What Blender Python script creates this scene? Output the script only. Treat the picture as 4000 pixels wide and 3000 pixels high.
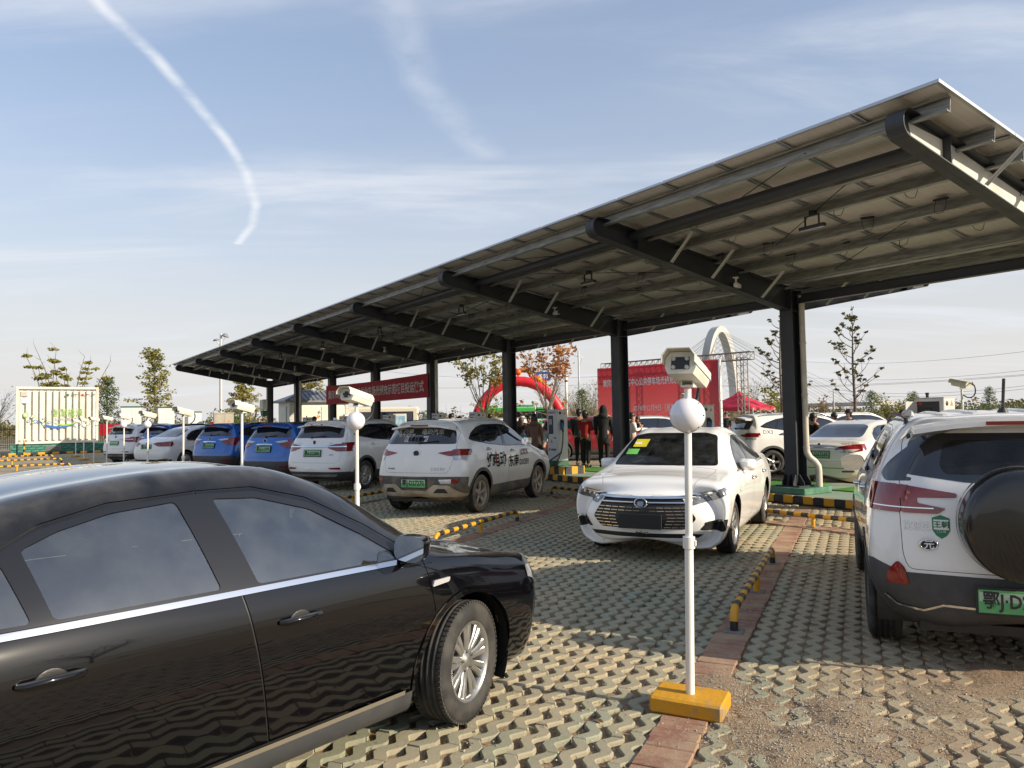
import bpy, bmesh, math, random
import numpy as np
from mathutils import Vector, Matrix
from mathutils.bvhtree import BVHTree
PI = math.pi
random.seed(7); RNG = np.random.default_rng(11)
D = bpy.data; SC = bpy.context.scene; COL = SC.collection
for o in list(D.objects): D.objects.remove(o)

# ---------------------------------------------------------------- camera
H = 1.65; FPX = 2972.7; PITCH = 0.0449; ROLL = -0.01724
cp, sp = math.cos(PITCH), math.sin(PITCH); cr_, sr_ = math.cos(ROLL), math.sin(ROLL)
FW = Vector((0, cp, sp)); UP0 = Vector((0, -sp, cp)); RT0 = Vector((1, 0, 0))
RT = RT0 * cr_ + UP0 * sr_; UPV = UP0 * cr_ - RT0 * sr_
cam = D.objects.new('camera', D.cameras.new('camera')); COL.objects.link(cam)
cam.data.sensor_width = 36; cam.data.lens = FPX / 4000 * 36
cam.data.clip_start = 0.05; cam.data.clip_end = 6000
M = Matrix.Identity(4)
for r in range(3):
    M[r][0], M[r][1], M[r][2] = RT[r], UPV[r], -FW[r]
M[2][3] = H
cam.matrix_world = M
SC.camera = cam

# ---------------------------------------------------------------- sun, sky, exposure
SUN_AZ, SUN_EL = math.radians(115), math.radians(24.5)
sun = D.objects.new('sun', D.lights.new('sun', 'SUN')); COL.objects.link(sun)
sun.data.energy = 4.0; sun.data.angle = math.radians(0.55); sun.data.color = (1.0, 0.87, 0.68)
sd = Vector((math.sin(SUN_AZ) * math.cos(SUN_EL), math.cos(SUN_AZ) * math.cos(SUN_EL), math.sin(SUN_EL)))
sun.rotation_euler = sd.to_track_quat('Z', 'Y').to_euler()
SC.view_settings.view_transform = 'Standard'; SC.view_settings.look = 'None'
SC.view_settings.gamma = 1.0; SC.view_settings.use_curve_mapping = False
SC.view_settings.exposure = 0.74
SC.cycles.max_bounces = 6; SC.cycles.transparent_max_bounces = 12
SC.cycles.sample_clamp_indirect = 6.0; SC.cycles.caustics_reflective = False; SC.cycles.caustics_refractive = False
SC.cycles.use_denoising = True

class NT:
    """small helper for building node trees"""
    def __init__(s, tree): s.t = tree; s.t.nodes.clear()
    def n(s, typ, **kw):
        nd = s.t.nodes.new(typ)
        for k, v in kw.items():
            if k.startswith('i_'): nd.inputs[int(k[2:]) if k[2:].isdigit() else k[2:].replace('_', ' ')].default_value = v
            else: setattr(nd, k, v)
        return nd
    def l(s, a, b): s.t.links.new(a, b)
    def math(s, op, a, b=None, c=None):
        nd = s.t.nodes.new('ShaderNodeMath'); nd.operation = op
        for i, v in enumerate((a, b, c)):
            if v is None: continue
            if isinstance(v, (int, float)): nd.inputs[i].default_value = v
            else: s.l(v, nd.inputs[i])
        return nd.outputs[0]
    def vmath(s, op, a, b=None):
        nd = s.t.nodes.new('ShaderNodeVectorMath'); nd.operation = op
        for i, v in enumerate((a, b)):
            if v is None: continue
            if isinstance(v, tuple): nd.inputs[i].default_value = v
            else: s.l(v, nd.inputs[i])
        return nd.outputs['Value'] if op in ('LENGTH', 'DOT_PRODUCT', 'DISTANCE') else nd.outputs[0]
    def mix(s, f, a, b):
        nd = s.t.nodes.new('ShaderNodeMix'); nd.data_type = 'RGBA'
        for sock, v in ((nd.inputs[0], f), (nd.inputs[6], a), (nd.inputs[7], b)):
            if isinstance(v, (int, float)): sock.default_value = v
            elif isinstance(v, tuple): sock.default_value = (*v, 1) if len(v) == 3 else v
            else: s.l(v, sock)
        return nd.outputs[2]
    def ramp(s, f, a, b):
        nd = s.t.nodes.new('ShaderNodeMapRange'); nd.interpolation_type = 'SMOOTHSTEP'
        s.l(f, nd.inputs[0]); nd.inputs[1].default_value = a; nd.inputs[2].default_value = b
        return nd.outputs[0]
    def noise(s, vec, scale, detail=4, rough=0.55, dist=0.0):
        nd = s.t.nodes.new('ShaderNodeTexNoise'); s.l(vec, nd.inputs['Vector'])
        nd.inputs['Scale'].default_value = scale; nd.inputs['Detail'].default_value = detail
        nd.inputs['Roughness'].default_value = rough; nd.inputs['Distortion'].default_value = dist
        return nd.outputs['Fac']

def build_world():
    w = D.worlds.new('World'); SC.world = w; w.use_nodes = True
    t = NT(w.node_tree)
    sky = t.n('ShaderNodeTexSky', sky_type='NISHITA', sun_disc=False, sun_elevation=SUN_EL, sun_rotation=SUN_AZ,
              altitude=30, air_density=1.15, dust_density=1.6, ozone_density=1.6)
    tc = t.n('ShaderNodeTexCoord'); d = t.vmath('NORMALIZE', tc.outputs['Generated'])
    sx = t.n('ShaderNodeSeparateXYZ'); t.l(d, sx.inputs[0])
    x, y, z = sx.outputs
    zz = t.math('ADD', t.math('MAXIMUM', z, 0.0), 0.12)
    px, py = t.math('DIVIDE', x, zz), t.math('DIVIDE', y, zz)
    cv = t.n('ShaderNodeCombineXYZ'); t.l(px, cv.inputs[0]); t.l(py, cv.inputs[1])
    # streaky high cloud
    mp = t.n('ShaderNodeMapping'); t.l(cv.outputs[0], mp.inputs[0])
    mp.inputs['Rotation'].default_value = (0, 0, math.radians(-38)); mp.inputs['Scale'].default_value = (0.55, 2.3, 1)
    n1 = t.noise(mp.outputs[0], 1.1, 8, 0.62, 0.7)
    mp2 = t.n('ShaderNodeMapping'); t.l(cv.outputs[0], mp2.inputs[0])
    mp2.inputs['Rotation'].default_value = (0, 0, math.radians(-62)); mp2.inputs['Location'].default_value = (3.1, 1.7, 0)
    mp2.inputs['Scale'].default_value = (0.8, 1.6, 1)
    n2 = t.noise(mp2.outputs[0], 0.75, 6, 0.55, 0.3)
    cl = t.math('MULTIPLY', t.ramp(n1, 0.40, 0.74), t.ramp(n2, 0.34, 0.66))
    cl = t.math('MULTIPLY', cl, 0.78)
    # low haze veil
    veil = t.ramp(z, 0.55, -0.02)
    veil = t.math('POWER', veil, 1.75)
    mp3 = t.n('ShaderNodeMapping'); t.l(cv.outputs[0], mp3.inputs[0]); mp3.inputs['Scale'].default_value = (0.4, 0.9, 1)
    n3 = t.noise(mp3.outputs[0], 0.9, 5)
    veil2 = t.math('MULTIPLY', t.math('ADD', veil, t.math('MULTIPLY', t.math('SUBTRACT', n3, 0.5), 0.35)), 0.95)
    # contrails as polylines on the cloud sheet
    def trail(pts, wid, amp):
        best = None
        for (ax, ay), (bx, by) in zip(pts[:-1], pts[1:]):
            dx, dy = bx - ax, by - ay; L2 = dx * dx + dy * dy
            rx, ry = t.math('SUBTRACT', px, ax), t.math('SUBTRACT', py, ay)
            h = t.math('DIVIDE', t.math('ADD', t.math('MULTIPLY', rx, dx), t.math('MULTIPLY', ry, dy)), L2)
            cl_ = t.n('ShaderNodeClamp'); t.l(h, cl_.inputs[0]); h = cl_.outputs[0]
            ex = t.math('SUBTRACT', rx, t.math('MULTIPLY', h, dx)); ey = t.math('SUBTRACT', ry, t.math('MULTIPLY', h, dy))
            dd = t.math('SQRT', t.math('ADD', t.math('MULTIPLY', ex, ex), t.math('MULTIPLY', ey, ey)))
            best = dd if best is None else t.math('MINIMUM', best, dd)
        nz = t.noise(cv.outputs[0], 9, 4)
        core = t.ramp(best, wid, 0.0)
        return t.math('MULTIPLY', t.math('MULTIPLY', core, t.ramp(nz, 0.15, 0.75)), amp)
    tr = trail(CONTRAIL, 0.024, 0.70)
    tr2 = trail(CONTRAIL2, 0.07, 0.25)
    tr = t.math('MAXIMUM', tr, tr2)
    nsky = t.mix(0.34, t.vmath('MULTIPLY', sky.outputs[0], (0.95, 1.0, 1.08)), (4.3, 4.9, 6.1))
    c = t.mix(veil2, nsky, (5.35, 5.2, 5.1))
    c = t.mix(cl, c, (5.6, 5.8, 6.2))
    c = t.mix(tr, c, (6.6, 6.7, 6.9))
    below = t.ramp(z, 0.0, -0.08)
    c = t.mix(below, c, (2.2, 1.9, 1.5))
    bg = t.n('ShaderNodeBackground'); t.l(c, bg.inputs[0]); bg.inputs[1].default_value = 0.09
    out = t.n('ShaderNodeOutputWorld'); t.l(bg.outputs[0], out.inputs[0])

def pix_dir(u, v):
    return (RT * ((u - 2000) / FPX) - UPV * ((v - 1500) / FPX) + FW).normalized()
def sky_uv(u, v):
    d = pix_dir(u, v); zz = max(d.z, 0) + 0.12
    return (d.x / zz, d.y / zz)
# the vapour trails follow these sky directions
CONTRAIL = [sky_uv(*p) for p in ((330, -60), (410, 40), (600, 215), (760, 400), (880, 540), (960, 670), (1000, 800), (985, 880), (930, 950))]
CONTRAIL2 = [sky_uv(*p) for p in ((1530, -40), (1570, 110), (1650, 330), (1760, 460), (1900, 600))]
build_world()
# ---------------------------------------------------------------- materials
MATS = {}
def mat(name, col, rough=0.5, metal=0.0, col2=None, scale=4.0, detail=5, lo=0.38, hi=0.64, bump=0.0, bscale=40.0,
        coat=0.0, spec=0.5, coord='Object', emit=None, stretch=None, rough2=None, crough=0.03):
    if name in MATS: return MATS[name]
    m = D.materials.new(name); m.use_nodes = True; MATS[name] = m
    t = NT(m.node_tree)
    b = t.n('ShaderNodeBsdfPrincipled'); o = t.n('ShaderNodeOutputMaterial'); t.l(b.outputs[0], o.inputs[0])
    b.inputs['Base Color'].default_value = (*col, 1); b.inputs['Roughness'].default_value = rough
    b.inputs['Metallic'].default_value = metal; b.inputs['Coat Weight'].default_value = coat
    b.inputs['Coat Roughness'].default_value = crough; b.inputs['Specular IOR Level'].default_value = spec
    if col2 or bump or rough2 is not None:
        tc = t.n('ShaderNodeTexCoord'); v = tc.outputs[coord]
        if stretch:
            mp = t.n('ShaderNodeMapping'); t.l(v, mp.inputs[0]); mp.inputs['Scale'].default_value = stretch; v = mp.outputs[0]
    if col2 or rough2 is not None:
        f = t.ramp(t.noise(v, scale, detail), lo, hi)
        if col2: t.l(t.mix(f, col, col2), b.inputs['Base Color'])
        if rough2 is not None:
            mr = t.n('ShaderNodeMapRange'); t.l(f, mr.inputs[0]); mr.inputs[3].default_value = rough; mr.inputs[4].default_value = rough2
            t.l(mr.outputs[0], b.inputs['Roughness'])
    if bump:
        bp = t.n('ShaderNodeBump'); bp.inputs['Strength'].default_value = bump; bp.inputs['Distance'].default_value = 0.01
        t.l(t.noise(v, bscale, 4), bp.inputs['Height']); t.l(bp.outputs[0], b.inputs['Normal'])
    if emit:
        b.inputs['Emission Color'].default_value = (*emit[0], 1); b.inputs['Emission Strength'].default_value = emit[1]
    return m

def glass_mat(name, tint, ior=1.6, dust=0.0, dcol=(0.5, 0.5, 0.48)):
    """thin window pane: tinted see-through plus mirror reflection by angle"""
    if name in MATS: return MATS[name]
    m = D.materials.new(name); m.use_nodes = True; MATS[name] = m
    t = NT(m.node_tree); o = t.n('ShaderNodeOutputMaterial')
    tr = t.n('ShaderNodeBsdfTransparent'); tr.inputs[0].default_value = (*tint, 1)
    df = t.n('ShaderNodeBsdfDiffuse'); df.inputs[0].default_value = (*dcol, 1)
    tc = t.n('ShaderNodeTexCoord')
    nz = t.math('MULTIPLY', t.ramp(t.noise(tc.outputs['Object'], 6, 4), 0.2, 0.8), dust)
    m1 = t.n('ShaderNodeMixShader'); t.l(nz, m1.inputs[0]); t.l(tr.outputs[0], m1.inputs[1]); t.l(df.outputs[0], m1.inputs[2])
    gl = t.n('ShaderNodeBsdfGlossy'); gl.inputs['Roughness'].default_value = 0.015
    fr = t.n('ShaderNodeFresnel'); fr.inputs[0].default_value = ior
    m2 = t.n('ShaderNodeMixShader'); t.l(fr.outputs[0], m2.inputs[0]); t.l(m1.outputs[0], m2.inputs[1]); t.l(gl.outputs[0], m2.inputs[2])
    t.l(m2.outputs[0], o.inputs[0])
    return m

def stripe_mat(name, c1, c2, period, axis=2, rough=0.45, offset=0.0, wear=0.0):
    """hard painted bands along one object axis"""
    if name in MATS: return MATS[name]
    m = D.materials.new(name); m.use_nodes = True; MATS[name] = m
    t = NT(m.node_tree); o = t.n('ShaderNodeOutputMaterial'); b = t.n('ShaderNodeBsdfPrincipled'); t.l(b.outputs[0], o.inputs[0])
    tc = t.n('ShaderNodeTexCoord'); s = t.n('ShaderNodeSeparateXYZ'); t.l(tc.outputs['Object'], s.inputs[0])
    nz = t.noise(tc.outputs['Object'], 30, 3)
    q = t.math('ADD', s.outputs[axis], t.math('MULTIPLY', t.math('SUBTRACT', nz, 0.5), 0.012))
    f = t.math('GREATER_THAN', t.math('FRACT', t.math('DIVIDE', t.math('ADD', q, offset), period)), 0.5)
    c = t.mix(f, c1, c2)
    n2 = t.ramp(t.noise(tc.outputs['Object'], 9, 6, 0.7), 0.56, 0.7)
    c = t.mix(t.math('MULTIPLY', n2, 0.45 + wear), c, (0.22, 0.18, 0.12))
    t.l(c, b.inputs['Base Color']); b.inputs['Roughness'].default_value = rough
    return m

# ---------------------------------------------------------------- mesh builder
class MB:
    def __init__(s): s.v = []; s.f = []; s.m = []; s.s = []
    def add(s, vs, fs, mi=0, smooth=False, Mx=None):
        b = len(s.v)
        if Mx is not None: vs = [tuple(Mx @ Vector(p)) for p in vs]
        s.v.extend(tuple(p) for p in vs)
        for f in fs: s.f.append([i + b for i in f]); s.m.append(mi); s.s.append(smooth)
        return s
    def box(s, c, d, rz=0.0, mi=0, Mx=None, b=0.0):
        x, y, z = d[0] / 2, d[1] / 2, d[2] / 2
        if b <= 0:
            vs = [(i * x, j * y, k * z) for i in (-1, 1) for j in (-1, 1) for k in (-1, 1)]
            fs = [(0, 1, 3, 2), (4, 6, 7, 5), (0, 4, 5, 1), (2, 3, 7, 6), (0, 2, 6, 4), (1, 5, 7, 3)]
        else:
            vs = []; idx = {}
            for i in (-1, 1):
                for j in (-1, 1):
                    for k in (-1, 1):
                        for a in range(3):
                            p = [i * (x - b), j * (y - b), k * (z - b)]; p[a] = (i * x, j * y, k * z)[a]
                            idx[(i, j, k, a)] = len(vs); vs.append(tuple(p))
            fs = []
            for i in (-1, 1):
                for (q, o) in ((0, (1, 2)), (1, (2, 0)), (2, (0, 1))):
                    def g(u, w):
                        t = [0, 0, 0]; t[q] = i; t[o[0]] = u; t[o[1]] = w; return idx[(*t, q)]
                    f = [g(-1, -1), g(1, -1), g(1, 1), g(-1, 1)]; fs.append(f if i > 0 else f[::-1])
            for a, (p, q) in ((0, (1, 2)), (1, (2, 0)), (2, (0, 1))):
                for u in (-1, 1):
                    for w in (-1, 1):
                        def g(t, fa):
                            c3 = [0, 0, 0]; c3[a] = t; c3[p] = u; c3[q] = w; return idx[(*c3, fa)]
                        f = [g(-1, p), g(1, p), g(1, q), g(-1, q)]; fs.append(f if u * w < 0 else f[::-1])
            for i in (-1, 1):
                for j in (-1, 1):
                    for k in (-1, 1):
                        f = [idx[(i, j, k, a)] for a in range(3)]; fs.append(f if i * j * k > 0 else f[::-1])
        T = Matrix.Translation(c) @ Matrix.Rotation(rz, 4, 'Z')
        if Mx is not None: T = Mx @ T
        return s.add(vs, fs, mi, False, T)
    def bar(s, p0, p1, w, h, mi=0, up=(0, 0, 1)):
        p0, p1 = Vector(p0), Vector(p1); d = p1 - p0; L = d.length; d.normalize()
        u = Vector(up); sd_ = d.cross(u)
        if sd_.length < 1e-4: sd_ = d.cross(Vector((1, 0, 0)))
        sd_.normalize(); u = sd_.cross(d)
        Mx = Matrix.Identity(4)
        for r in range(3): Mx[r][0], Mx[r][1], Mx[r][2], Mx[r][3] = d[r], -sd_[r], u[r], (p0[r] + p1[r]) / 2
        return s.box((0, 0, 0), (L, w, h), 0, mi, Mx)
    def tube(s, pts, r, n=8, mi=0, caps=True, smooth=True):
        pts = [Vector(p) for p in pts]; k = len(pts)
        rr = list(r) if isinstance(r, (list, tuple)) else [r] * k
        tans = [(pts[min(i + 1, k - 1)] - pts[max(i - 1, 0)]).normalized() for i in range(k)]
        a = tans[0].orthogonal().normalized(); vs = []
        for i in range(k):
            a = (a - tans[i] * a.dot(tans[i]))
            a = a.normalized() if a.length > 1e-6 else tans[i].orthogonal().normalized()
            b = tans[i].cross(a)
            for j in range(n):
                th = 2 * PI * j / n; vs.append(pts[i] + (a * math.cos(th) + b * math.sin(th)) * rr[i])
        fs = [(i * n + j, i * n + (j + 1) % n, (i + 1) * n + (j + 1) % n, (i + 1) * n + j) for i in range(k - 1) for j in range(n)]
        s.add(vs, fs, mi, smooth)
        if caps:
            s.add(vs[:n], [list(range(n))[::-1]], mi); s.add(vs[-n:], [list(range(n))], mi)
        return s
    def lathe(s, prof, n=24, mi=0, Mx=None, smooth=True, closed=False):
        """profile of (radius, height) turned round the z axis"""
        k = len(prof); vs = [(r * math.cos(2 * PI * j / n), r * math.sin(2 * PI * j / n), z) for r, z in prof for j in range(n)]
        K = k if closed else k - 1
        fs = [(i * n + j, i * n + (j + 1) % n, ((i + 1) % k) * n + (j + 1) % n, ((i + 1) % k) * n + j) for i in range(K) for j in range(n)]
        return s.add(vs, fs, mi, smooth, Mx)
    def prism(s, poly, z0, z1, mi=0, Mx=None, smooth=False):
        n = len(poly); vs = [(x, y, z0) for x, y in poly] + [(x, y, z1) for x, y in poly]
        s.add(vs, [(i, (i + 1) % n, n + (i + 1) % n, n + i) for i in range(n)], mi, smooth, Mx)
        return s.add(vs, [list(range(n))[::-1], [n + i for i in range(n)]], mi, False, Mx)
    def sphere(s, c, r, nu=16, nv=10, mi=0, sc=(1, 1, 1), Mx=None):
        vs = []; fs = []
        for i in range(nv + 1):
            ph = PI * i / nv
            for j in range(nu):
                th = 2 * PI * j / nu
                vs.append((c[0] + r * sc[0] * math.sin(ph) * math.cos(th), c[1] + r * sc[1] * math.sin(ph) * math.sin(th), c[2] + r * sc[2] * math.cos(ph)))
        fs = [(i * nu + j, (i + 1) * nu + j, (i + 1) * nu + (j + 1) % nu, i * nu + (j + 1) % nu) for i in range(nv) for j in range(nu)]
        return s.add(vs, fs, mi, True, Mx)
    def quad(s, a, b, c, d, mi=0): return s.add([a, b, c, d], [(0, 1, 2, 3)], mi)
    def mesh(s, name, mats):
        me = D.meshes.new(name); me.from_pydata(s.v, [], s.f)
        for m in (mats if isinstance(mats, (list, tuple)) else [mats]): me.materials.append(m)
        me.polygons.foreach_set('material_index', s.m); me.polygons.foreach_set('use_smooth', s.s)
        me.update(); return me
    def build(s, name, mats, parent=None, loc=None, rz=0.0, **tags):
        return obj(name, s.mesh(name, mats), parent, loc, rz, **tags)

def obj(name, me, parent=None, loc=None, rz=0.0, **tags):
    o = D.objects.new(name, me); COL.objects.link(o)
    if parent is not None: o.parent = parent
    if loc is not None: o.location = loc
    if rz: o.rotation_euler = (0, 0, rz)
    for k, v in tags.items():
        if v: o[{'cat': 'category'}.get(k, k)] = v
    return o
def thing(name, label, cat, loc=(0, 0, 0), rz=0.0, group=None):
    o = D.objects.new(name, None); COL.objects.link(o); o.empty_display_size = 0.2
    o.location = loc; o.rotation_euler = (0, 0, rz); o['label'] = label; o['category'] = cat
    if group: o['group'] = group
    return o
KIDS = {}
def kids(o): return [c for c in D.objects if c.parent == o]
def dup(root, loc, rz, label=None, group=None, swap=None):
    """copy a thing with its parts and sub-parts; swap maps one material to another on the copies"""
    def cp_(o, par):
        c = o.copy(); COL.objects.link(c)
        if par is not None: c.parent = par
        if swap and o.type == 'MESH' and any(m in swap for m in o.data.materials if m):
            key = (o.data.name, tuple(sorted((a.name, b.name) for a, b in swap.items())))
            if key not in KIDS:
                me = o.data.copy()
                for i, m in enumerate(me.materials):
                    if m in swap: me.materials[i] = swap[m]
                KIDS[key] = me
            c.data = KIDS[key]
        for ch in o.children: cp_(ch, c)
        return c
    r = cp_(root, None); r.location = loc; r.rotation_euler = (0, 0, rz)
    if label: r['label'] = label
    if group: r['group'] = group
    return r

def text_mesh(txt, size=1.0, bold=0.0, depth=0.002, width=None):
    """letters as a thin mesh, centred, lying in the local xz plane facing -y"""
    cu = D.curves.new('lettering', 'FONT'); cu.body = txt; cu.size = size; cu.extrude = depth; cu.offset = bold * size
    cu.align_x = 'CENTER'; cu.align_y = 'CENTER'; cu.resolution_u = 2
    o = D.objects.new('lettering', cu); COL.objects.link(o)
    dg = bpy.context.evaluated_depsgraph_get(); me = D.meshes.new_from_object(o.evaluated_get(dg))
    D.objects.remove(o); D.curves.remove(cu)
    co = np.zeros(len(me.vertices) * 3); me.vertices.foreach_get('co', co); co = co.reshape(-1, 3)
    if len(co):
        c = (co.max(0) + co.min(0)) / 2; co = co - [c[0], c[1], 0]
        if width: co[:, 0] *= width / max(1e-6, co[:, 0].max() - co[:, 0].min())
        co = np.stack([co[:, 0], -co[:, 2], co[:, 1]], 1)
        me.vertices.foreach_set('co', co.ravel()); me.update()
    return me
def text(txt, size, m, parent, loc, rz=0.0, bold=0.0, depth=0.002, width=None, name='lettering', rx=0.0):
    me = text_mesh(txt, size, bold, depth, width); me.materials.clear(); me.materials.append(m)
    o = obj(name, me, parent, loc); o.rotation_euler = (rx, 0, rz); return o

# ---------------------------------------------------------------- layout: canopy axis, bay direction, pixel rays
AXV = Vector((-0.5563, 0.8310, 0)); PEV = Vector((-0.8310, -0.5563, 0))      # along the carport; from columns towards the camera side
CA = Vector((5.46, 14.77, 0)); SP = 4.98
AX_RZ = math.atan2(AXV.y, AXV.x)
BAY = math.radians(24.4); BV = Vector((math.sin(BAY), math.cos(BAY), 0)); BR = Vector((math.cos(BAY), -math.sin(BAY), 0))
def heading(az): return PI / 2 - math.radians(az)
def ray_pt(u, v, Y):
    """point at distance Y along the view ray through photo pixel u,v"""
    d = RT * ((u - 2000) / FPX) - UPV * ((v - 1500) / FPX) + FW
    return Vector((0, 0, H)) + d * (Y / d.y)
def ray_ground(u, v, z=0.0):
    d = RT * ((u - 2000) / FPX) - UPV * ((v - 1500) / FPX) + FW
    return Vector((0, 0, H)) + d * ((z - H) / d.z)
def col_line(u, off=0.0):
    """point on the line parallel to the carport, off metres behind the columns, seen at photo column u near the horizon"""
    d = RT * ((u - 2000) / FPX) - UPV * ((1640 - 1500) / FPX) + FW
    P = CA - PEV * off
    t = (P.x * AXV.y - P.y * AXV.x) / (d.x * AXV.y - d.y * AXV.x)
    return Vector((d.x * t, d.y * t, 0))

STEEL = mat('dark_grey_steel', (0.026, 0.029, 0.036), 0.42, col2=(0.034, 0.036, 0.042), scale=3, rough2=0.55)
GALV = mat('galvanised_steel', (0.40, 0.41, 0.41), 0.45, 0.55, col2=(0.27, 0.28, 0.27), scale=9, rough2=0.62, stretch=(0.4, 3, 3))
WHITE = mat('white_enamel', (0.78, 0.77, 0.74), 0.35, col2=(0.70, 0.68, 0.63), scale=2)
OFFW = mat('off_white_enamel', (0.62, 0.62, 0.56), 0.4, col2=(0.52, 0.51, 0.45), scale=3)
BLACK = mat('black_plastic', (0.012, 0.012, 0.013), 0.45, col2=(0.02, 0.02, 0.02), scale=8)
RUBBER = mat('tyre_rubber', (0.018, 0.018, 0.018), 0.8, col2=(0.05, 0.046, 0.04), scale=7, bump=0.15, bscale=60)
CHROME = mat('chrome', (0.75, 0.76, 0.78), 0.12, 1.0)
YEL = (0.62, 0.30, 0.012); BLK = (0.014, 0.014, 0.015)
YELLOW = mat('yellow_paint', YEL, 0.5, col2=(0.42, 0.22, 0.03), scale=9, lo=0.52, hi=0.75)
BLACKP = mat('black_paint', BLK, 0.5, col2=(0.04, 0.038, 0.035), scale=10)
GREENP = mat('green_enamel', (0.015, 0.10, 0.045), 0.5, col2=(0.02, 0.075, 0.04), scale=5)
INK = mat('dark_print', (0.02, 0.02, 0.022), 0.6)
def jit(): return random.uniform(-1, 1)
# ---------------------------------------------------------------- ground
ORD = ['first', 'second', 'third', 'fourth', 'fifth', 'sixth', 'seventh', 'eighth', 'ninth', 'tenth', 'eleventh', 'twelfth', 'thirteenth', 'fourteenth']
P1 = Vector((0.97, 4.35, 0)); POST_STEP = 4.82
def to_bay(x, y): return ((x - P1.x) * BV.x + (y - P1.y) * BV.y, (x - P1.x) * BR.x + (y - P1.y) * BR.y)
def from_bay(p, q, z=0.0): return Vector((P1.x + BV.x * p + BR.x * q, P1.y + BV.y * p + BR.y * q, z))
def carport_t(x, y): return -((x - CA.x) * PEV.x + (y - CA.y) * PEV.y)        # metres behind the column line
def carport_s(x, y): return (x - CA.x) * AXV.x + (y - CA.y) * AXV.y
def on_line(s, t, z=0.0): return CA + AXV * s - PEV * t + Vector((0, 0, z))
KERB_T = -0.68

def soil_mat():
    m = D.materials.new('dusty_soil'); m.use_nodes = True
    t = NT(m.node_tree); b = t.n('ShaderNodeBsdfPrincipled'); o = t.n('ShaderNodeOutputMaterial'); t.l(b.outputs[0], o.inputs[0])
    tc = t.n('ShaderNodeTexCoord'); v = tc.outputs['Object']
    f = t.ramp(t.noise(v, 1.1, 5), 0.38, 0.62); f2 = t.ramp(t.noise(v, 45, 5, 0.7), 0.3, 0.72)
    c = t.mix(f, (0.23, 0.125, 0.065), (0.27, 0.20, 0.125))
    c = t.mix(f2, c, (0.34, 0.265, 0.175))
    t.l(c, b.inputs['Base Color']); b.inputs['Roughness'].default_value = 0.95
    bp = t.n('ShaderNodeBump'); bp.inputs['Strength'].default_value = 0.9; bp.inputs['Distance'].default_value = 0.02
    t.l(t.noise(v, 60, 5, 0.7), bp.inputs['Height']); t.l(bp.outputs[0], b.inputs['Normal'])
    return m
def paver_mat():
    m = D.materials.new('weathered_concrete_paver'); m.use_nodes = True
    t = NT(m.node_tree); b = t.n('ShaderNodeBsdfPrincipled'); o = t.n('ShaderNodeOutputMaterial'); t.l(b.outputs[0], o.inputs[0])
    geo = t.n('ShaderNodeNewGeometry'); v = geo.outputs['Position']
    at = t.n('ShaderNodeAttribute', attribute_name='rnd'); oi = t.n('ShaderNodeObjectInfo')
    r = t.math('FRACT', t.math('ADD', t.math('MULTIPLY', at.outputs['Fac'], 1.0), oi.outputs['Random']))
    big = t.ramp(t.noise(v, 0.55, 4, 0.6), 0.36, 0.62)
    fine = t.ramp(t.noise(v, 22, 5, 0.7), 0.3, 0.7)
    c = t.mix(r, (0.21, 0.235, 0.165), (0.31, 0.285, 0.20))            # greenish to sandy concrete
    c = t.mix(t.math('MULTIPLY', t.math('GREATER_THAN', r, 0.86), 0.7), c, (0.22, 0.28, 0.215))
    dust = t.math('MULTIPLY', big, 0.78)
    c = t.mix(dust, c, (0.40, 0.315, 0.195))
    sx = t.n('ShaderNodeSeparateXYZ'); t.l(v, sx.inputs[0])
    # the right hand bay is tracked over with red earth
    qq = t.math('ADD', t.math('MULTIPLY', sx.outputs[0], 0.9107), t.math('MULTIPLY', sx.outputs[1], -0.4131))
    q = t.math('SUBTRACT', qq, P1.x * 0.9107 - P1.y * 0.4131)
    red = t.math('MULTIPLY', t.ramp(q, 0.2, 1.5), t.ramp(t.noise(v, 1.6, 4), 0.35, 0.6))
    c = t.mix(t.math('MULTIPLY', red, 0.62), c, (0.25, 0.14, 0.075))
    c = t.mix(t.math('MULTIPLY', fine, 0.42), c, (0.37, 0.32, 0.23))
    spots = t.ramp(t.noise(v, 9, 6, 0.75), 0.6, 0.72)
    c = t.mix(t.math('MULTIPLY', spots, 0.5), c, (0.48, 0.46, 0.40))
    dk = t.ramp(t.noise(v, 5, 5, 0.7), 0.6, 0.76)
    c = t.mix(t.math('MULTIPLY', dk, 0.55), c, (0.085, 0.09, 0.065))
    t.l(c, b.inputs['Base Color']); b.inputs['Roughness'].default_value = 0.92
    bp = t.n('ShaderNodeBump'); bp.inputs['Strength'].default_value = 0.55; bp.inputs['Distance'].default_value = 0.008
    t.l(t.noise(v, 90, 5, 0.7), bp.inputs['Height']); t.l(bp.outputs[0], b.inputs['Normal'])
    return m
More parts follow.
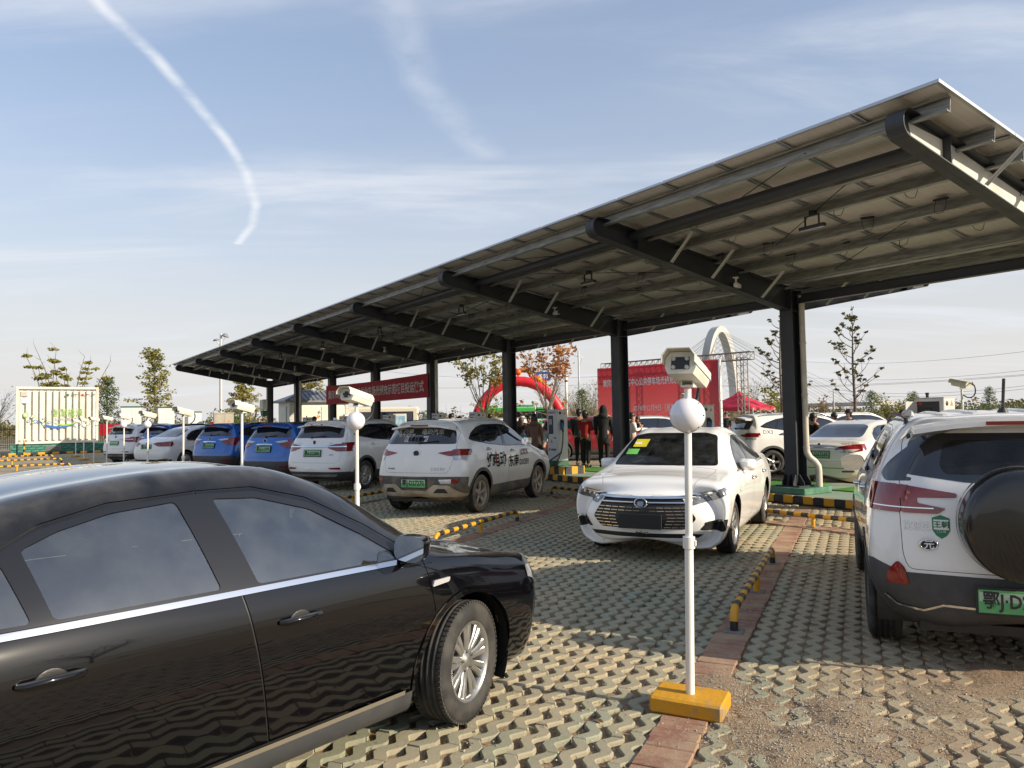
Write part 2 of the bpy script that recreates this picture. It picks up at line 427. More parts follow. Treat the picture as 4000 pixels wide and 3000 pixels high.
def far_paving_mat():
    """the same paving where the blocks are too far off to tell apart"""
    m = D.materials.new('distant_paving'); m.use_nodes = True
    t = NT(m.node_tree); b = t.n('ShaderNodeBsdfPrincipled'); o = t.n('ShaderNodeOutputMaterial'); t.l(b.outputs[0], o.inputs[0])
    geo = t.n('ShaderNodeNewGeometry'); v = geo.outputs['Position']
    mp = t.n('ShaderNodeMapping'); t.l(v, mp.inputs[0]); mp.inputs['Rotation'].default_value = (0, 0, BAY)
    vo = t.n('ShaderNodeTexVoronoi'); t.l(mp.outputs[0], vo.inputs['Vector']); vo.inputs['Scale'].default_value = 5.5
    hole = t.ramp(vo.outputs['Distance'], 0.30, 0.12)
    big = t.ramp(t.noise(v, 0.35, 4, 0.6), 0.36, 0.64)
    c = t.mix(big, (0.21, 0.20, 0.135), (0.32, 0.25, 0.155))
    c = t.mix(t.ramp(t.noise(v, 3, 5, 0.7), 0.45, 0.75), c, (0.38, 0.32, 0.22))
    c = t.mix(hole, c, (0.12, 0.09, 0.055))
    t.l(c, b.inputs['Base Color']); b.inputs['Roughness'].default_value = 0.95
    bp = t.n('ShaderNodeBump'); bp.inputs['Strength'].default_value = 0.8; bp.inputs['Distance'].default_value = 0.03; bp.invert = True
    t.l(hole, bp.inputs['Height']); t.l(bp.outputs[0], b.inputs['Normal'])
    return m
FIELD = mat('dry_field', (0.16, 0.125, 0.065), 0.95, col2=(0.075, 0.085, 0.035), scale=0.08, detail=8, bump=0.6, bscale=1.5)
SOIL, PAVER, FARPAV = soil_mat(), paver_mat(), far_paving_mat()

b = MB(); R0 = 3000
b.add([(-R0, -R0, -0.10), (R0, -R0, -0.10), (R0, R0, -0.10), (-R0, R0, -0.10)], [(0, 1, 2, 3)])
b.build('ground', FIELD, kind='structure')
NX0, NX1, NY0, NY1 = -17.0, 8.0, -1.5, 24.0
b = MB()
for (x0, x1, y0, y1) in ((-60, NX0, -22, 75), (NX1, 60, -22, 75), (NX0, NX1, -22, NY0), (NX0, NX1, NY1, 75)):
    b.add([(x0, y0, -0.006), (x1, y0, -0.006), (x1, y1, -0.006), (x0, y1, -0.006)], [(0, 1, 2, 3)])
b.build('parking_lot_surface', FARPAV, kind='structure')

def value_noise(x, y, seed):
    r = np.random.default_rng(seed).random((64, 64))
    xi, yi = np.floor(x).astype(int), np.floor(y).astype(int); fx, fy = x - xi, y - yi
    fx, fy = fx * fx * (3 - 2 * fx), fy * fy * (3 - 2 * fy)
    g = lambda a, c: r[a % 64, c % 64]
    return (g(xi, yi) * (1 - fx) + g(xi + 1, yi) * fx) * (1 - fy) + (g(xi, yi + 1) * (1 - fx) + g(xi + 1, yi + 1) * fx) * fy
def soil_z(x, y):
    x = np.asarray(x, float); y = np.asarray(y, float)
    z = -0.040 + 0.016 * value_noise(x * 7, y * 7, 1) + 0.012 * value_noise(x * 25, y * 25, 2)
    def blob(cx, cy, rx, ry, h): return h * np.exp(-(((x - cx) / rx) ** 2 + ((y - cy) / ry) ** 2))
    n = value_noise(x * 3.3, y * 3.3, 3) + 0.5 * value_noise(x * 11, y * 11, 4)
    mound = blob(1.65, 4.05, 0.55, 0.42, 0.040) + blob(2.3, 4.55, 0.9, 0.4, 0.034) + blob(1.25, 4.75, 0.3, 0.5, 0.024) + blob(3.0, 4.9, 0.8, 0.5, 0.034) + blob(-0.9, 10.5, 0.7, 0.9, 0.03) + blob(1.35, 3.55, 0.25, 0.4, 0.03) + blob(2.9, 8.5, 1.1, 2.0, 0.022)
    return z + mound * np.clip(n * 1.0, 0.1, 1.25)
gx = np.concatenate([np.arange(NX0, -3.2, 0.5), np.arange(-3.2, 5.0, 0.055), np.arange(5.0, NX1 + 0.01, 0.5)])
gy = np.concatenate([np.arange(NY0, 2.0, 0.25), np.arange(2.0, 9.5, 0.055), np.arange(9.5, NY1 + 0.01, 0.25)])
gx[-1], gy[-1] = NX1, NY1
X, Y = np.meshgrid(gx, gy, indexing='ij'); Z = soil_z(X, Y); nx_, ny_ = len(gx), len(gy)
V = np.stack([X, Y, Z], -1).reshape(-1, 3)
ii, jj = np.meshgrid(np.arange(nx_ - 1), np.arange(ny_ - 1), indexing='ij'); i0 = (ii * ny_ + jj).ravel()
F = np.stack([i0, i0 + ny_, i0 + ny_ + 1, i0 + 1], 1)
me = D.meshes.new('soil'); me.from_pydata(V.tolist(), [], F.tolist()); me.materials.append(SOIL)
me.polygons.foreach_set('use_smooth', [True] * len(F)); me.update()
paving = obj('paving', me, kind='structure')

# zigzag grass pavers: bands along the bay, neighbours mirrored so that diamond holes open between them
PITCH_Q, PER, AMP = 0.1241, 0.200, 0.0245
def paver_outline(shift, gap=0.004):
    """two periods of one band, centred on the origin; p along, q across"""
    half = PITCH_Q / 2; inner = half - 2 * AMP; pts_r = []; pts_l = []
    L = PER * 2; fl, fi = 0.024, 0.010
    for k in range(-1, 4):
        c = -L / 2 + k * PER + (PER / 2 if shift else 0)
        for p, w in ((c - fl, half), (c + fl, half), (c + PER / 2 - fi, inner), (c + PER / 2 + fi, inner)): pts_r.append((p, w))
        for p, w in ((c - fi, -inner), (c + fi, -inner), (c + PER / 2 - fl, -half), (c + PER / 2 + fl, -half)): pts_l.append((p, w))
    def clip(pts):
        lo, hi = -L / 2 + gap, L / 2 - gap; out = []
        ys = np.interp([lo, hi], [a for a, _ in pts], [c for _, c in pts])
        out.append((lo, ys[0])); out += [q for q in pts if lo < q[0] < hi]; out.append((hi, ys[1])); return out
    r = [(p, w - gap) for p, w in clip(pts_r)]; l = [(p, w + gap) for p, w in clip(pts_l)]
    return l + r[::-1]
def paver_geo(shift, chamfer):
    o = paver_outline(shift); n = len(o); th = 0.062
    if not chamfer:
        v = [(p, q, 0) for p, q in o] + [(p, q, -th) for p, q in o]
        return v, [list(range(n))] + [(i, n + i, n + (i + 1) % n, (i + 1) % n) for i in range(n)]
    ar = sum(o[i][0] * o[(i + 1) % n][1] - o[(i + 1) % n][0] * o[i][1] for i in range(n)); sg = 1 if ar > 0 else -1
    ins = []
    for i in range(n):
        a, c, e = Vector(o[i - 1]), Vector(o[i]), Vector(o[(i + 1) % n])
        d1, d2 = (c - a).normalized(), (e - c).normalized()
        nn = Vector((-(d1.y + d2.y), d1.x + d2.x)); nn = nn.normalized() * sg if nn.length > 1e-5 else Vector((0, 0))
        ins.append((c.x + nn.x * 0.006, c.y + nn.y * 0.006))
    v = [(p, q, 0) for p, q in ins] + [(p, q, -0.006) for p, q in o] + [(p, q, -th) for p, q in o]
    fs = [list(range(n))]
    for k in (0, n): fs += [(k + i, k + n + i, k + n + (i + 1) % n, k + (i + 1) % n) for i in range(n)]
    return v, fs
def in_view(x, y, mgn=0.6):
    return y > 2.6 and abs(x) < 0.675 * y + mgn
spots_ = []
strip_q = [4.097 * i for i in range(-6, 3)]
bands = [b0 + 0.136 + PITCH_Q * (i + 0.5) for b0 in strip_q[:-1] for i in range(31)]
for k, q in enumerate(bands):
    p = -6.0 + (k % 3) * 0.1
    while p < 26:
        p += PER * 2
        w = from_bay(p, q)
        if not (NX0 < w.x < NX1 and NY0 < w.y < 23.5): continue
        ct_ = carport_t(w.x, w.y)
        if ct_ > KERB_T - 0.25 or abs(ct_ + 3.0) < 0.24: continue
        if in_view(w.x, w.y) or (abs(w.x - 0.8) < 2.6 and -1.2 < w.y <= 2.7):
            spots_.append((w.x, w.y, k % 2))
spots_.sort(key=lambda s: (0 if in_view(s[0], s[1], -0.05) and s[1] > 3.3 and s[0] > -0.35 else 1, s[1] - 0.25 * s[0]))
rz_p = math.atan2(BV.y, BV.x)
shared = []
for sh in (0, 1):
    v, f = paver_geo(sh, True); v = [(p, -q, z) for p, q, z in v]; f = [list(x)[::-1] for x in f]
    me = D.meshes.new('paver'); me.from_pydata(v, [], f); me.materials.append(PAVER); me.update()
    # make the outside faces point out
    bm = bmesh.new(); bm.from_mesh(me); bmesh.ops.recalc_face_normals(bm, faces=bm.faces); bm.to_mesh(me); bm.free()
    shared.append(me)
def jit(): return random.uniform(-1, 1)
for n, (x, y, sh) in enumerate(spots_[:300]):
    o = obj('paver', shared[sh], paving, (x, y, jit() * 0.003))
    o.rotation_euler = (jit() * 0.016, jit() * 0.016, rz_p + jit() * 0.012)
VV, FF, RND = [], [], []
geo_far = []
for sh in (0, 1):
    v, f = paver_geo(sh, False); v = np.array([(p, -q, z) for p, q, z in v]); geo_far.append((v, [list(x)[::-1] for x in f]))
c_, s_ = math.cos(rz_p), math.sin(rz_p); base = 0
for (x, y, sh) in spots_[300:]:
    v, f = geo_far[sh]; tx, ty, tz = jit() * 0.014, jit() * 0.014, jit() * 0.003
    vz = v[:, 2] + v[:, 0] * tx + v[:, 1] * ty + tz
    VV.append(np.stack([v[:, 0] * c_ - v[:, 1] * s_ + x, v[:, 0] * s_ + v[:, 1] * c_ + y, vz], 1))
    FF += [[i + base for i in q] for q in f]; RND += [random.random()] * len(f); base += len(v)
me = D.meshes.new('pavers'); me.from_pydata(np.concatenate(VV).tolist(), [], FF); me.materials.append(PAVER)
a = me.attributes.new('rnd', 'FLOAT', 'FACE'); a.data.foreach_set('value', RND); me.update()
obj('pavers', me, paving, kind='stuff')

# red brick strips between the bays, each brick laid across
BRICK = mat('red_paving_brick', (0.24, 0.095, 0.062), 0.9, col2=(0.36, 0.24, 0.155), scale=5, lo=0.34, hi=0.66, bump=0.6, bscale=50, coord='Generated')
def brick_mat():
    m = D.materials.new('dusty_red_brick'); m.use_nodes = True
    t = NT(m.node_tree); b = t.n('ShaderNodeBsdfPrincipled'); o = t.n('ShaderNodeOutputMaterial'); t.l(b.outputs[0], o.inputs[0])
    geo = t.n('ShaderNodeNewGeometry'); v = geo.outputs['Position']; oi = t.n('ShaderNodeObjectInfo')
    c = t.mix(oi.outputs['Random'], (0.20, 0.082, 0.058), (0.30, 0.155, 0.10))
    c = t.mix(t.math('MULTIPLY', t.ramp(t.noise(v, 3.2, 5, 0.65), 0.36, 0.66), 0.75), c, (0.37, 0.27, 0.17))
    c = t.mix(t.math('MULTIPLY', t.ramp(t.noise(v, 30, 5, 0.7), 0.45, 0.75), 0.5), c, (0.42, 0.33, 0.23))
    t.l(c, b.inputs['Base Color']); b.inputs['Roughness'].default_value = 0.92
    bp = t.n('ShaderNodeBump'); bp.inputs['Strength'].default_value = 0.6; bp.inputs['Distance'].default_value = 0.008
    t.l(t.noise(v, 80, 5, 0.7), bp.inputs['Height']); t.l(bp.outputs[0], b.inputs['Normal'])
    return m
BRICK = brick_mat()
brick_me = MB().box((0, 0, -0.03), (0.112, 0.25, 0.062), b=0.004).mesh('brick', BRICK)
mortar = mat('strip_bed', (0.10, 0.07, 0.05), 0.95, col2=(0.2, 0.15, 0.1), scale=20)
for si in (0, 1, 2, 3):
    q = -4.097 * si
    bed = MB().box((0, 0, -0.034), (26 if si < 2 else 12, 0.262, 0.012))
    bo = bed.build('brick_strip', mortar, None, from_bay(11 if si < 2 else 7, q), rz_p, kind='structure')
    n = 0; p = -2.0 if si == 0 else 0.9
    while p < (10.5 if si < 2 else 6):
        w = from_bay(p, q)
        if carport_t(w.x, w.y) < KERB_T - 0.3:
            lx = p - (11 if si < 2 else 7)
            o = obj('brick', brick_me, bo, (lx, jit() * 0.006, jit() * 0.003 + 0.002)); o.rotation_euler = (jit() * .012, jit() * .014, jit() * .02); n += 1
        p += 0.1165

bed = MB().box((0, 0, -0.034), (14, 0.40, 0.012)).build('brick_strip', mortar, None, on_line(1.5, -3.0), AX_RZ, kind='structure')
for k in range(int(14 / .1165)):
    for e in (-1,):
        o = obj('brick', brick_me, bed, (-7 + .06 + k * .1165, jit() * .006, jit() * .003 + .002)); o.rotation_euler = (jit() * .012, jit() * .014, jit() * .02)
# loose gravel, dry grass and leaves
GRAV = mat('pale_gravel', (0.42, 0.38, 0.31), 0.9, col2=(0.25, 0.20, 0.15), scale=60, coord='Object')
STRAW = mat('dry_grass', (0.30, 0.22, 0.10), 0.9, col2=(0.16, 0.15, 0.06), scale=9)
octv = np.array([(1, 0, 0), (-1, 0, 0), (0, 1, 0), (0, -1, 0), (0, 0, 1), (0, 0, -1)], float)
octf = np.array([(0, 2, 4), (2, 1, 4), (1, 3, 4), (3, 0, 4), (2, 0, 5), (1, 2, 5), (3, 1, 5), (0, 3, 5)])
pv = []; pf = []; nb = 0
def pebble(x, y, r, lift=0.0):
    global nb
    z = max(float(soil_z(x, y)), lift) + r * 0.3
    v = octv * RNG.uniform(0.6, 1.25, (6, 1)) * r; a_ = RNG.random() * 6.28
    v = np.stack([v[:, 0] * math.cos(a_) - v[:, 1] * math.sin(a_) + x, v[:, 0] * math.sin(a_) + v[:, 1] * math.cos(a_) + y, v[:, 2] * 0.75 + z], 1)
    pv.append(v); pf.append(octf + nb); nb += 6
for (cx, cy, rx, ry, n, r0, r1) in ((1.65, 4.0, 0.5, 0.38, 2600, .0025, .007), (2.3, 4.5, 0.75, 0.3, 1500, .0025, .006), (1.28, 4.6, 0.22, 0.45, 700, .0025, .007), (1.9, 6.6, .3, .3, 260, .004, .012), (1.3, 3.6, .25, .35, 700, .003, .007), (0.5, 4.6, .8, .5, 500, .003, .007)):
    for _ in range(n):
        x, y = cx + RNG.normal() * rx * 0.7, cy + RNG.normal() * ry * 0.7
        pebble(x, y, RNG.uniform(r0, r1), 0.0 if RNG.random() < 0.6 else -0.03)
for _ in range(900):
    y = RNG.uniform(3.4, 9); x = RNG.uniform(-0.45 * y, 0.66 * y)
    if carport_t(x, y) < KERB_T: pebble(x, y, RNG.uniform(.004, .011), 0.0)
me = D.meshes.new('gravel'); me.from_pydata(np.concatenate(pv).tolist(), [], np.concatenate(pf).tolist()); me.materials.append(GRAV); me.update()
obj('gravel', me, kind='stuff')
gv = []; gf = []; nb = 0
for _ in range(5200):
    y = 3.4 + abs(RNG.normal()) * 3.2; x = RNG.uniform(-0.55 * y, 0.66 * y)
    p, q = to_bay(x, y)
    qb = (q % 4.097) - 0.136; q = q - qb + round(qb / PITCH_Q) * PITCH_Q + RNG.uniform(-0.035, 0.035)   # between two bands
    w = from_bay(p, q); x, y = w.x, w.y
    if carport_t(x, y) > KERB_T or (q > 0.3 and RNG.random() < 0.55): continue
    z = float(soil_z(x, y)); hgt = RNG.uniform(0.02, 0.055); a_ = RNG.random() * 6.28; wd = RNG.uniform(.001, .0022)
    lx, ly = RNG.normal() * 0.022, RNG.normal() * 0.022
    gv += [(x - wd * math.cos(a_), y - wd * math.sin(a_), z), (x + wd * math.cos(a_), y + wd * math.sin(a_), z), (x + lx, y + ly, z + hgt)]
    gf.append((nb, nb + 1, nb + 2)); nb += 3
me = D.meshes.new('dry_grass'); me.from_pydata(gv, [], gf); me.materials.append(STRAW); me.update()
obj('dry_grass', me, kind='stuff')
LEAF = mat('fallen_leaf_brown', (0.30, 0.13, 0.045), 0.8, col2=(0.42, 0.26, 0.11), scale=3, coord='Object')
lv = MB()
for _ in range(46):
    y = RNG.uniform(3.4, 10); x = RNG.uniform(-0.35 * y, 0.6 * y)
    if carport_t(x, y) > KERB_T: continue
    L = RNG.uniform(.02, .045); T = Matrix.Translation((x, y, 0.004)) @ Matrix.Rotation(RNG.random() * 6.28, 4, 'Z')
    lv.add([(-L, 0, .004), (-L * .3, -L * .4, .012), (L * .5, -L * .35, .010), (L, 0, .003), (L * .5, L * .35, .014), (-L * .3, L * .4, .009), (0, 0, .002)],
           [(6, 0, 1), (6, 1, 2), (6, 2, 3), (6, 3, 4), (6, 4, 5), (6, 5, 0)], 0, False, T)
lv.build('fallen_leaves', LEAF, kind='stuff')

# ---------------------------------------------------------------- island under the carport
CONC_G = mat('green_painted_concrete', (0.20, 0.30, 0.235), 0.8, col2=(0.29, 0.345, 0.27), scale=1.2, lo=0.3, hi=0.7, bump=0.25, bscale=14)
s0, s1 = -9.0, 43.0
b = MB(); b.box(((s0 + s1) / 2, -(KERB_T + 0.09 + 2.35) / 2, 0.063), (s1 - s0, 2.35 - KERB_T - 0.09, 0.13))
island = b.build('charging_island', CONC_G, None, CA, AX_RZ, kind='structure')
kbY = MB().box((0, 0, 0.068), (0.208, 0.09, 0.14), b=0.012).mesh('kerb_block', YELLOW)
kbK = MB().box((0, 0, 0.068), (0.208, 0.09, 0.14), b=0.012).mesh('kerb_block', BLACKP)
kerb = MB().box(((s0 + s1) / 2, 0, -0.02), (s1 - s0, 0.08, 0.03)).build('striped_kerb', BLACKP, None, on_line(0, KERB_T + 0.045), AX_RZ, kind='structure')
n = 0; s = s0 + 0.1
while s < s1:
    obj('kerb_block', kbY if n % 2 else kbK, kerb, (s, 0, 0)); s += 0.21; n += 1
TURF = mat('artificial_turf', (0.05, 0.20, 0.012), 0.9, col2=(0.09, 0.27, 0.02), scale=30, bump=0.8, bscale=160)
for (a0, a1, t0, t1) in ((-7.5, -0.22, 0.72, 1.95), (0.55, 4.2, 0.75, 2.0), (5.3, 9.7, 0.8, 2.0), (10.3, 20, 0.8, 2.0)):
    m_ = MB(); m_.box((0, 0, 0.009), (a1 - a0, t1 - t0, 0.018), b=0.004)
    m_.build('turf_mat', TURF, None, on_line((a0 + a1) / 2, (t0 + t1) / 2, 0.131), AX_RZ, kind='stuff')
# ---------------------------------------------------------------- solar carport
def panel_under_mat():
    m = D.materials.new('panel_backsheet'); m.use_nodes = True
    t = NT(m.node_tree); b = t.n('ShaderNodeBsdfPrincipled'); o = t.n('ShaderNodeOutputMaterial'); t.l(b.outputs[0], o.inputs[0])
    tc = t.n('ShaderNodeTexCoord'); s = t.n('ShaderNodeSeparateXYZ'); t.l(tc.outputs['Object'], s.inputs[0])
    def line(v, per, off, w):
        f = t.math('FRACT', t.math('DIVIDE', t.math('ADD', v, off), per))
        return t.math('LESS_THAN', t.math('ABSOLUTE', t.math('SUBTRACT', f, 0.5)), w / per / 2)
    g = t.math('MAXIMUM', line(s.outputs[0], 0.1565, 0.0, 0.007), t.math('MULTIPLY', line(s.outputs[1], 0.1565, 0.0783, 0.005), 0.55))
    nz = t.ramp(t.noise(tc.outputs['Object'], 3, 4), 0.3, 0.7)
    c = t.mix(nz, (0.66, 0.63, 0.58), (0.74, 0.71, 0.66)); c = t.mix(g, c, (0.86, 0.84, 0.80))
    t.l(c, b.inputs['Base Color']); b.inputs['Roughness'].default_value = 0.35
    tl = t.n('ShaderNodeBsdfTranslucent'); t.l(c, tl.inputs[0]); mx = t.n('ShaderNodeMixShader'); mx.inputs[0].default_value = 0.10
    t.l(b.outputs[0], mx.inputs[1]); t.l(tl.outputs[0], mx.inputs[2]); t.l(mx.outputs[0], o.inputs[0])
    return m
PUNDER = panel_under_mat()
PTOP = mat('solar_cell_glass', (0.012, 0.018, 0.045), 0.08, coat=1.0)
ALU = mat('anodised_aluminium', (0.50, 0.51, 0.53), 0.38, 0.7)
TAN = 0.1435; PZ0 = 4.235                       # slope of the roof and height of the panel underside above the column line
carport = thing('solar_carport', 'long dark steel carport with butterfly roof of solar panels over the charging bays', 'carport', CA, AX_RZ)
COLS = [SP * i for i in range(-1, 8)]
# column: H section with bolted base ribs
c = MB(); hz0, hz1 = 0.275, 4.05
for sy in (-1, 1): c.box((0, sy * 0.152, (hz0 + hz1) / 2), (0.28, 0.016, hz1 - hz0))
c.box((0, 0, (hz0 + hz1) / 2), (0.012, 0.288, hz1 - hz0))
for sx in (-1, 1):
    for zz in (3.63, 4.03): c.box((sx * 0.072, 0, zz), (0.13, 0.288, 0.014))
c.box((0, 0, 0.263), (0.52, 0.56, 0.024))
for sy in (-1, 1):
    for px in (-0.12, 0.0, 0.12): c.prism([(0.16, 0.276), (0.27, 0.276), (0.27, 0.33), (0.2, 0.48), (0.16, 0.48)], px - 0.006, px + 0.006, 0, Matrix(((0, 0, 1, 0), (sy, 0, 0, 0), (0, 1, 0, 0), (0, 0, 0, 1))))
for sx in (-1, 1):
    for py in (-0.1, 0.1): c.prism([(0.01, 0.276), (0.25, 0.276), (0.25, 0.33), (0.15, 0.48), (0.01, 0.48)], py - 0.006, py + 0.006, 0, Matrix(((sx, 0, 0, 0), (0, 0, 1, 0), (0, 1, 0, 0), (0, 0, 0, 1))))
for sy in (-1, 1):
    for zz in (3.45, 3.52): c.box((0.1, sy * 0.164, zz), (0.03, 0.012, 0.03)); c.box((-0.1, sy * 0.164, zz), (0.03, 0.012, 0.03))
col_me = c.mesh('column', STEEL)
plinth_me = MB().box((0, 0, 0.188), (0.95, 0.85, 0.12), b=0.012).mesh('plinth', mat('green_plinth', (0.035, 0.14, 0.075), 0.7, col2=(0.10, 0.22, 0.15), scale=3))
# beam: web plate with a flange that runs round the rounded tip
def beam_outline():
    top0, bot0, yt, zt, r = (0.165, 4.10), (0.165, 3.64), 4.885, 4.668, 0.158
    sl = math.atan2(zt + r - 4.10, yt - 0.165); sb = math.atan2(zt - r - 3.64, yt - 0.165)
    pts = [bot0]
    for k in range(13):
        a = -PI / 2 + sb + (PI - sb + sl) * k / 12
        pts.append((yt + r * math.cos(a), zt + r * math.sin(a)))
    pts.append(top0); return pts
BO = beam_outline()
YZ = Matrix(((0, 0, 1, 0), (1, 0, 0, 0), (0, 1, 0, 0), (0, 0, 0, 1)))
bm_ = MB(); bm_.prism(BO, -0.006, 0.006, 0, YZ)
for (a, c2) in zip(BO[:-1], BO[1:]):
    d = Vector((c2[0] - a[0], c2[1] - a[1])).normalized(); nrm = Vector((-d.y, d.x)) * 0.014
    q = [a, c2, (c2[0] + nrm.x, c2[1] + nrm.y), (a[0] + nrm.x, a[1] + nrm.y)]
    vs = [(-0.1, y, z) for y, z in q] + [(0.1, y, z) for y, z in q]
    bm_.add(vs, [(0, 1, 5, 4), (2, 3, 7, 6), (1, 0, 3, 2), (4, 5, 6, 7)], 0, False)
    if a == BO[0]: bm_.add(vs, [(0, 4, 7, 3)])
for yy in (4.08,):
    zb, zt = np.interp(yy, [.165, 4.885], [3.64, 4.507]), np.interp(yy, [.165, 4.885], [4.1, 4.823])
    for sx in (-1, 1): bm_.box((sx * 0.052, yy, (zb + zt) / 2), (0.092, 0.012, zt - zb - 0.03))
beam_me = bm_.mesh('beam', STEEL)
pipe_me = MB().tube([(0.02, 4.15, 4.61), (SP - 0.02, 4.15, 4.61)], 0.082, 16).mesh('tie_pipe', STEEL)
tie = MB(); tie.box((SP / 2, 0.0, 3.93), (SP - 0.30, 0.13, 0.012)); tie.box((SP / 2, 0, 3.77), (SP - 0.30, 0.13, 0.012)); tie.box((SP / 2, 0, 3.85), (SP - 0.3, 0.01, 0.15))
tie_me = tie.mesh('tie_beam', STEEL)
brace = MB()
brace_me = MB().bar((0.105, 0, 0), (0.60, 0.0, 0.42), 0.05, 0.004).bar((0.105, 0.025, 0.0), (0.60, 0.025, 0.42), 0.004, 0.05).mesh('fly_brace', mat('pale_steel_angle', (0.55, 0.55, 0.53), 0.5, 0.2))
web_me = MB().prism([(0.6, 3.80), (3.88, 4.37), (3.88, 4.64), (0.6, 4.05)], -0.0085, -0.0065, 0, YZ).prism([(4.02, 4.42), (4.72, 4.53), (4.78, 4.72), (4.02, 4.66)], -0.0085, -0.0065, 0, YZ).mesh('web_cover', mat('cream_primer', (0.62, 0.60, 0.53), 0.5, col2=(0.5, 0.48, 0.43), scale=2))
pipe_down = MB(); PVC = mat('cream_pvc', (0.60, 0.55, 0.46), 0.4, col2=(0.5, 0.46, 0.38), scale=3)
pipe_down.tube([(-0.21, -0.05, 3.95), (-0.21, -0.05, 0.95)], 0.055, 14)
pipe_down.tube([(-0.21, -0.05, 0.98), (-0.212, -0.06, 0.9), (-0.25, -0.09, 0.80), (-0.32, -0.15, 0.72), (-0.36, -0.18, 0.64), (-0.365, -0.19, 0.56), (-0.365, -0.19, 0.13)], 0.062, 14)
for zz in (3.9, 3.0, 2.0, 1.0): pipe_down.tube([(-0.21, -0.05, zz - 0.02), (-0.21, -0.05, zz + 0.02)], 0.064, 14)
down_me = pipe_down.mesh('downpipe', PVC)
for i, x in enumerate(COLS):
    obj('plinth', plinth_me, carport, (x, 0, 0))
    obj('column', col_me, carport, (x, 0, 0))
    for sgn in (1, -1):
        bo_ = obj('beam', beam_me, carport, (x, 0, 0), PI if sgn < 0 else 0)
        if i == 0 and sgn > 0: obj('web_cover', web_me, bo_)
        for yy in (1.0, 2.35, 3.3)[:3 if sgn > 0 else 3]:
            if sgn > 0 and yy == 3.3: yy = 3.35
            zb = np.interp(yy, [.165, 4.885], [3.67, 4.53])
            f = obj('fly_brace', brace_me, bo_, (0, yy, zb)); f.rotation_euler = (0, 0, PI if sgn > 0 else 0)
    if i < len(COLS) - 1:
        obj('tie_pipe', pipe_me, carport, (x, 0, 0)); p = obj('tie_pipe', pipe_me, carport, (x + SP, 0, 0), PI)
        obj('tie_beam', tie_me, carport, (x, 0, 0))
for i in (1, 4, 7): obj('downpipe', down_me, carport, (COLS[i], 0, 0))
# purlins and panels
NP, PW, PL = 43, 0.965, 1.645
xs0 = -SP - 0.46; xs1 = xs0 + NP * PW; TH = math.atan(TAN); cs_, sn_ = math.cos(TH), math.sin(TH)
pur = MB(); L = xs1 - xs0 - 0.12
pur.box((0, 0.0, 0.085), (L, 0.005, 0.17)); pur.box((0, 0.03, 0.167), (L, 0.06, 0.005)); pur.box((0, 0.03, 0.003), (L, 0.06, 0.005)); pur.box((0, 0.058, 0.012), (L, 0.004, 0.02)); pur.box((0, 0.058, 0.158), (L, 0.004, 0.02))
pur_me = pur.mesh('purlin', GALV)
pn = MB(); w_, l_, fr, dp = PW - 0.008, PL - 0.008, 0.034, 0.036
pn.box((0, 0, dp - 0.003), (w_ - 0.01, l_ - 0.01, 0.006), mi=1)
pn.add([(-w_ / 2 + .01, -l_ / 2 + .01, dp - .0075), (w_ / 2 - .01, -l_ / 2 + .01, dp - .0075), (w_ / 2 - .01, l_ / 2 - .01, dp - .0075), (-w_ / 2 + .01, l_ / 2 - .01, dp - .0075)], [(3, 2, 1, 0)], 2)
for sx in (-1, 1):
    pn.box((sx * (w_ / 2 - 0.0015), 0, dp / 2), (0.003, l_, dp)); pn.box((sx * (w_ / 2 - fr / 2), 0, 0.0015), (fr, l_ - .006, 0.003))
    pn.box((0, sx * (l_ / 2 - 0.0015), dp / 2), (w_ - .006, 0.003, dp)); pn.box((0, sx * (l_ / 2 - fr / 2), 0.002), (w_ - 2 * fr, fr, 0.003))
panel_me = pn.mesh('solar_panel', [ALU, PTOP, PUNDER])
cab = MB()
def loop_pts(w, d, tw): return [(-w, 0, 0.0), (-w * 1.1, 0.02, -d * 0.45), (-w * 0.75, 0.05, -d * 0.9), (-w * .2, 0.07 + tw, -d), (w * 0.5, 0.06 + tw, -d * 0.85), (w * 1.0, 0.03, -d * 0.45), (w, 0.0, 0.0)]
cab.tube(loop_pts(0.075, 0.21, 0.03), 0.0045, 6); cab.box((0, 0, 0.008), (0.19, 0.07, 0.02))
cab_me = cab.mesh('panel_cable', BLACK)
def roof_pt(x, u, sgn, z=0.0):
    """u metres up the slope from the valley gutter, z metres above the panel underside"""
    return Vector((x, sgn * (0.135 + u * cs_ - z * sn_), PZ0 + u * sn_ + z * cs_))
for sgn in (1, -1):
    for r in range(3):
        for k in range(NP):
            o = obj('solar_panel', panel_me, carport, roof_pt(xs0 + (k + 0.5) * PW, (r + 0.5) * PL, sgn))
            o.rotation_euler = (TH * sgn, 0, 0)
        for f in (0.21, 0.79):
            u = (r + f) * PL
            o = obj('purlin', pur_me, carport, roof_pt((xs0 + xs1) / 2, u, sgn, -0.175)); o.rotation_euler = (TH if sgn > 0 else -TH, 0, 0)
    for k in range(0, 43):
        for (r, du) in ((0, 1.24), (1, 0.42), (1, 1.22), (2, 0.45)):
            if sgn < 0 or (k % 2 and r == 2) or (k > 26 and r != 1) or random.random() < 0.25: continue
            o = obj('panel_cable', cab_me, carport, roof_pt(xs0 + (k + 0.5) * PW + jit() * 0.08, r * PL + du + jit() * 0.05, sgn, -0.03), jit() * 0.5)
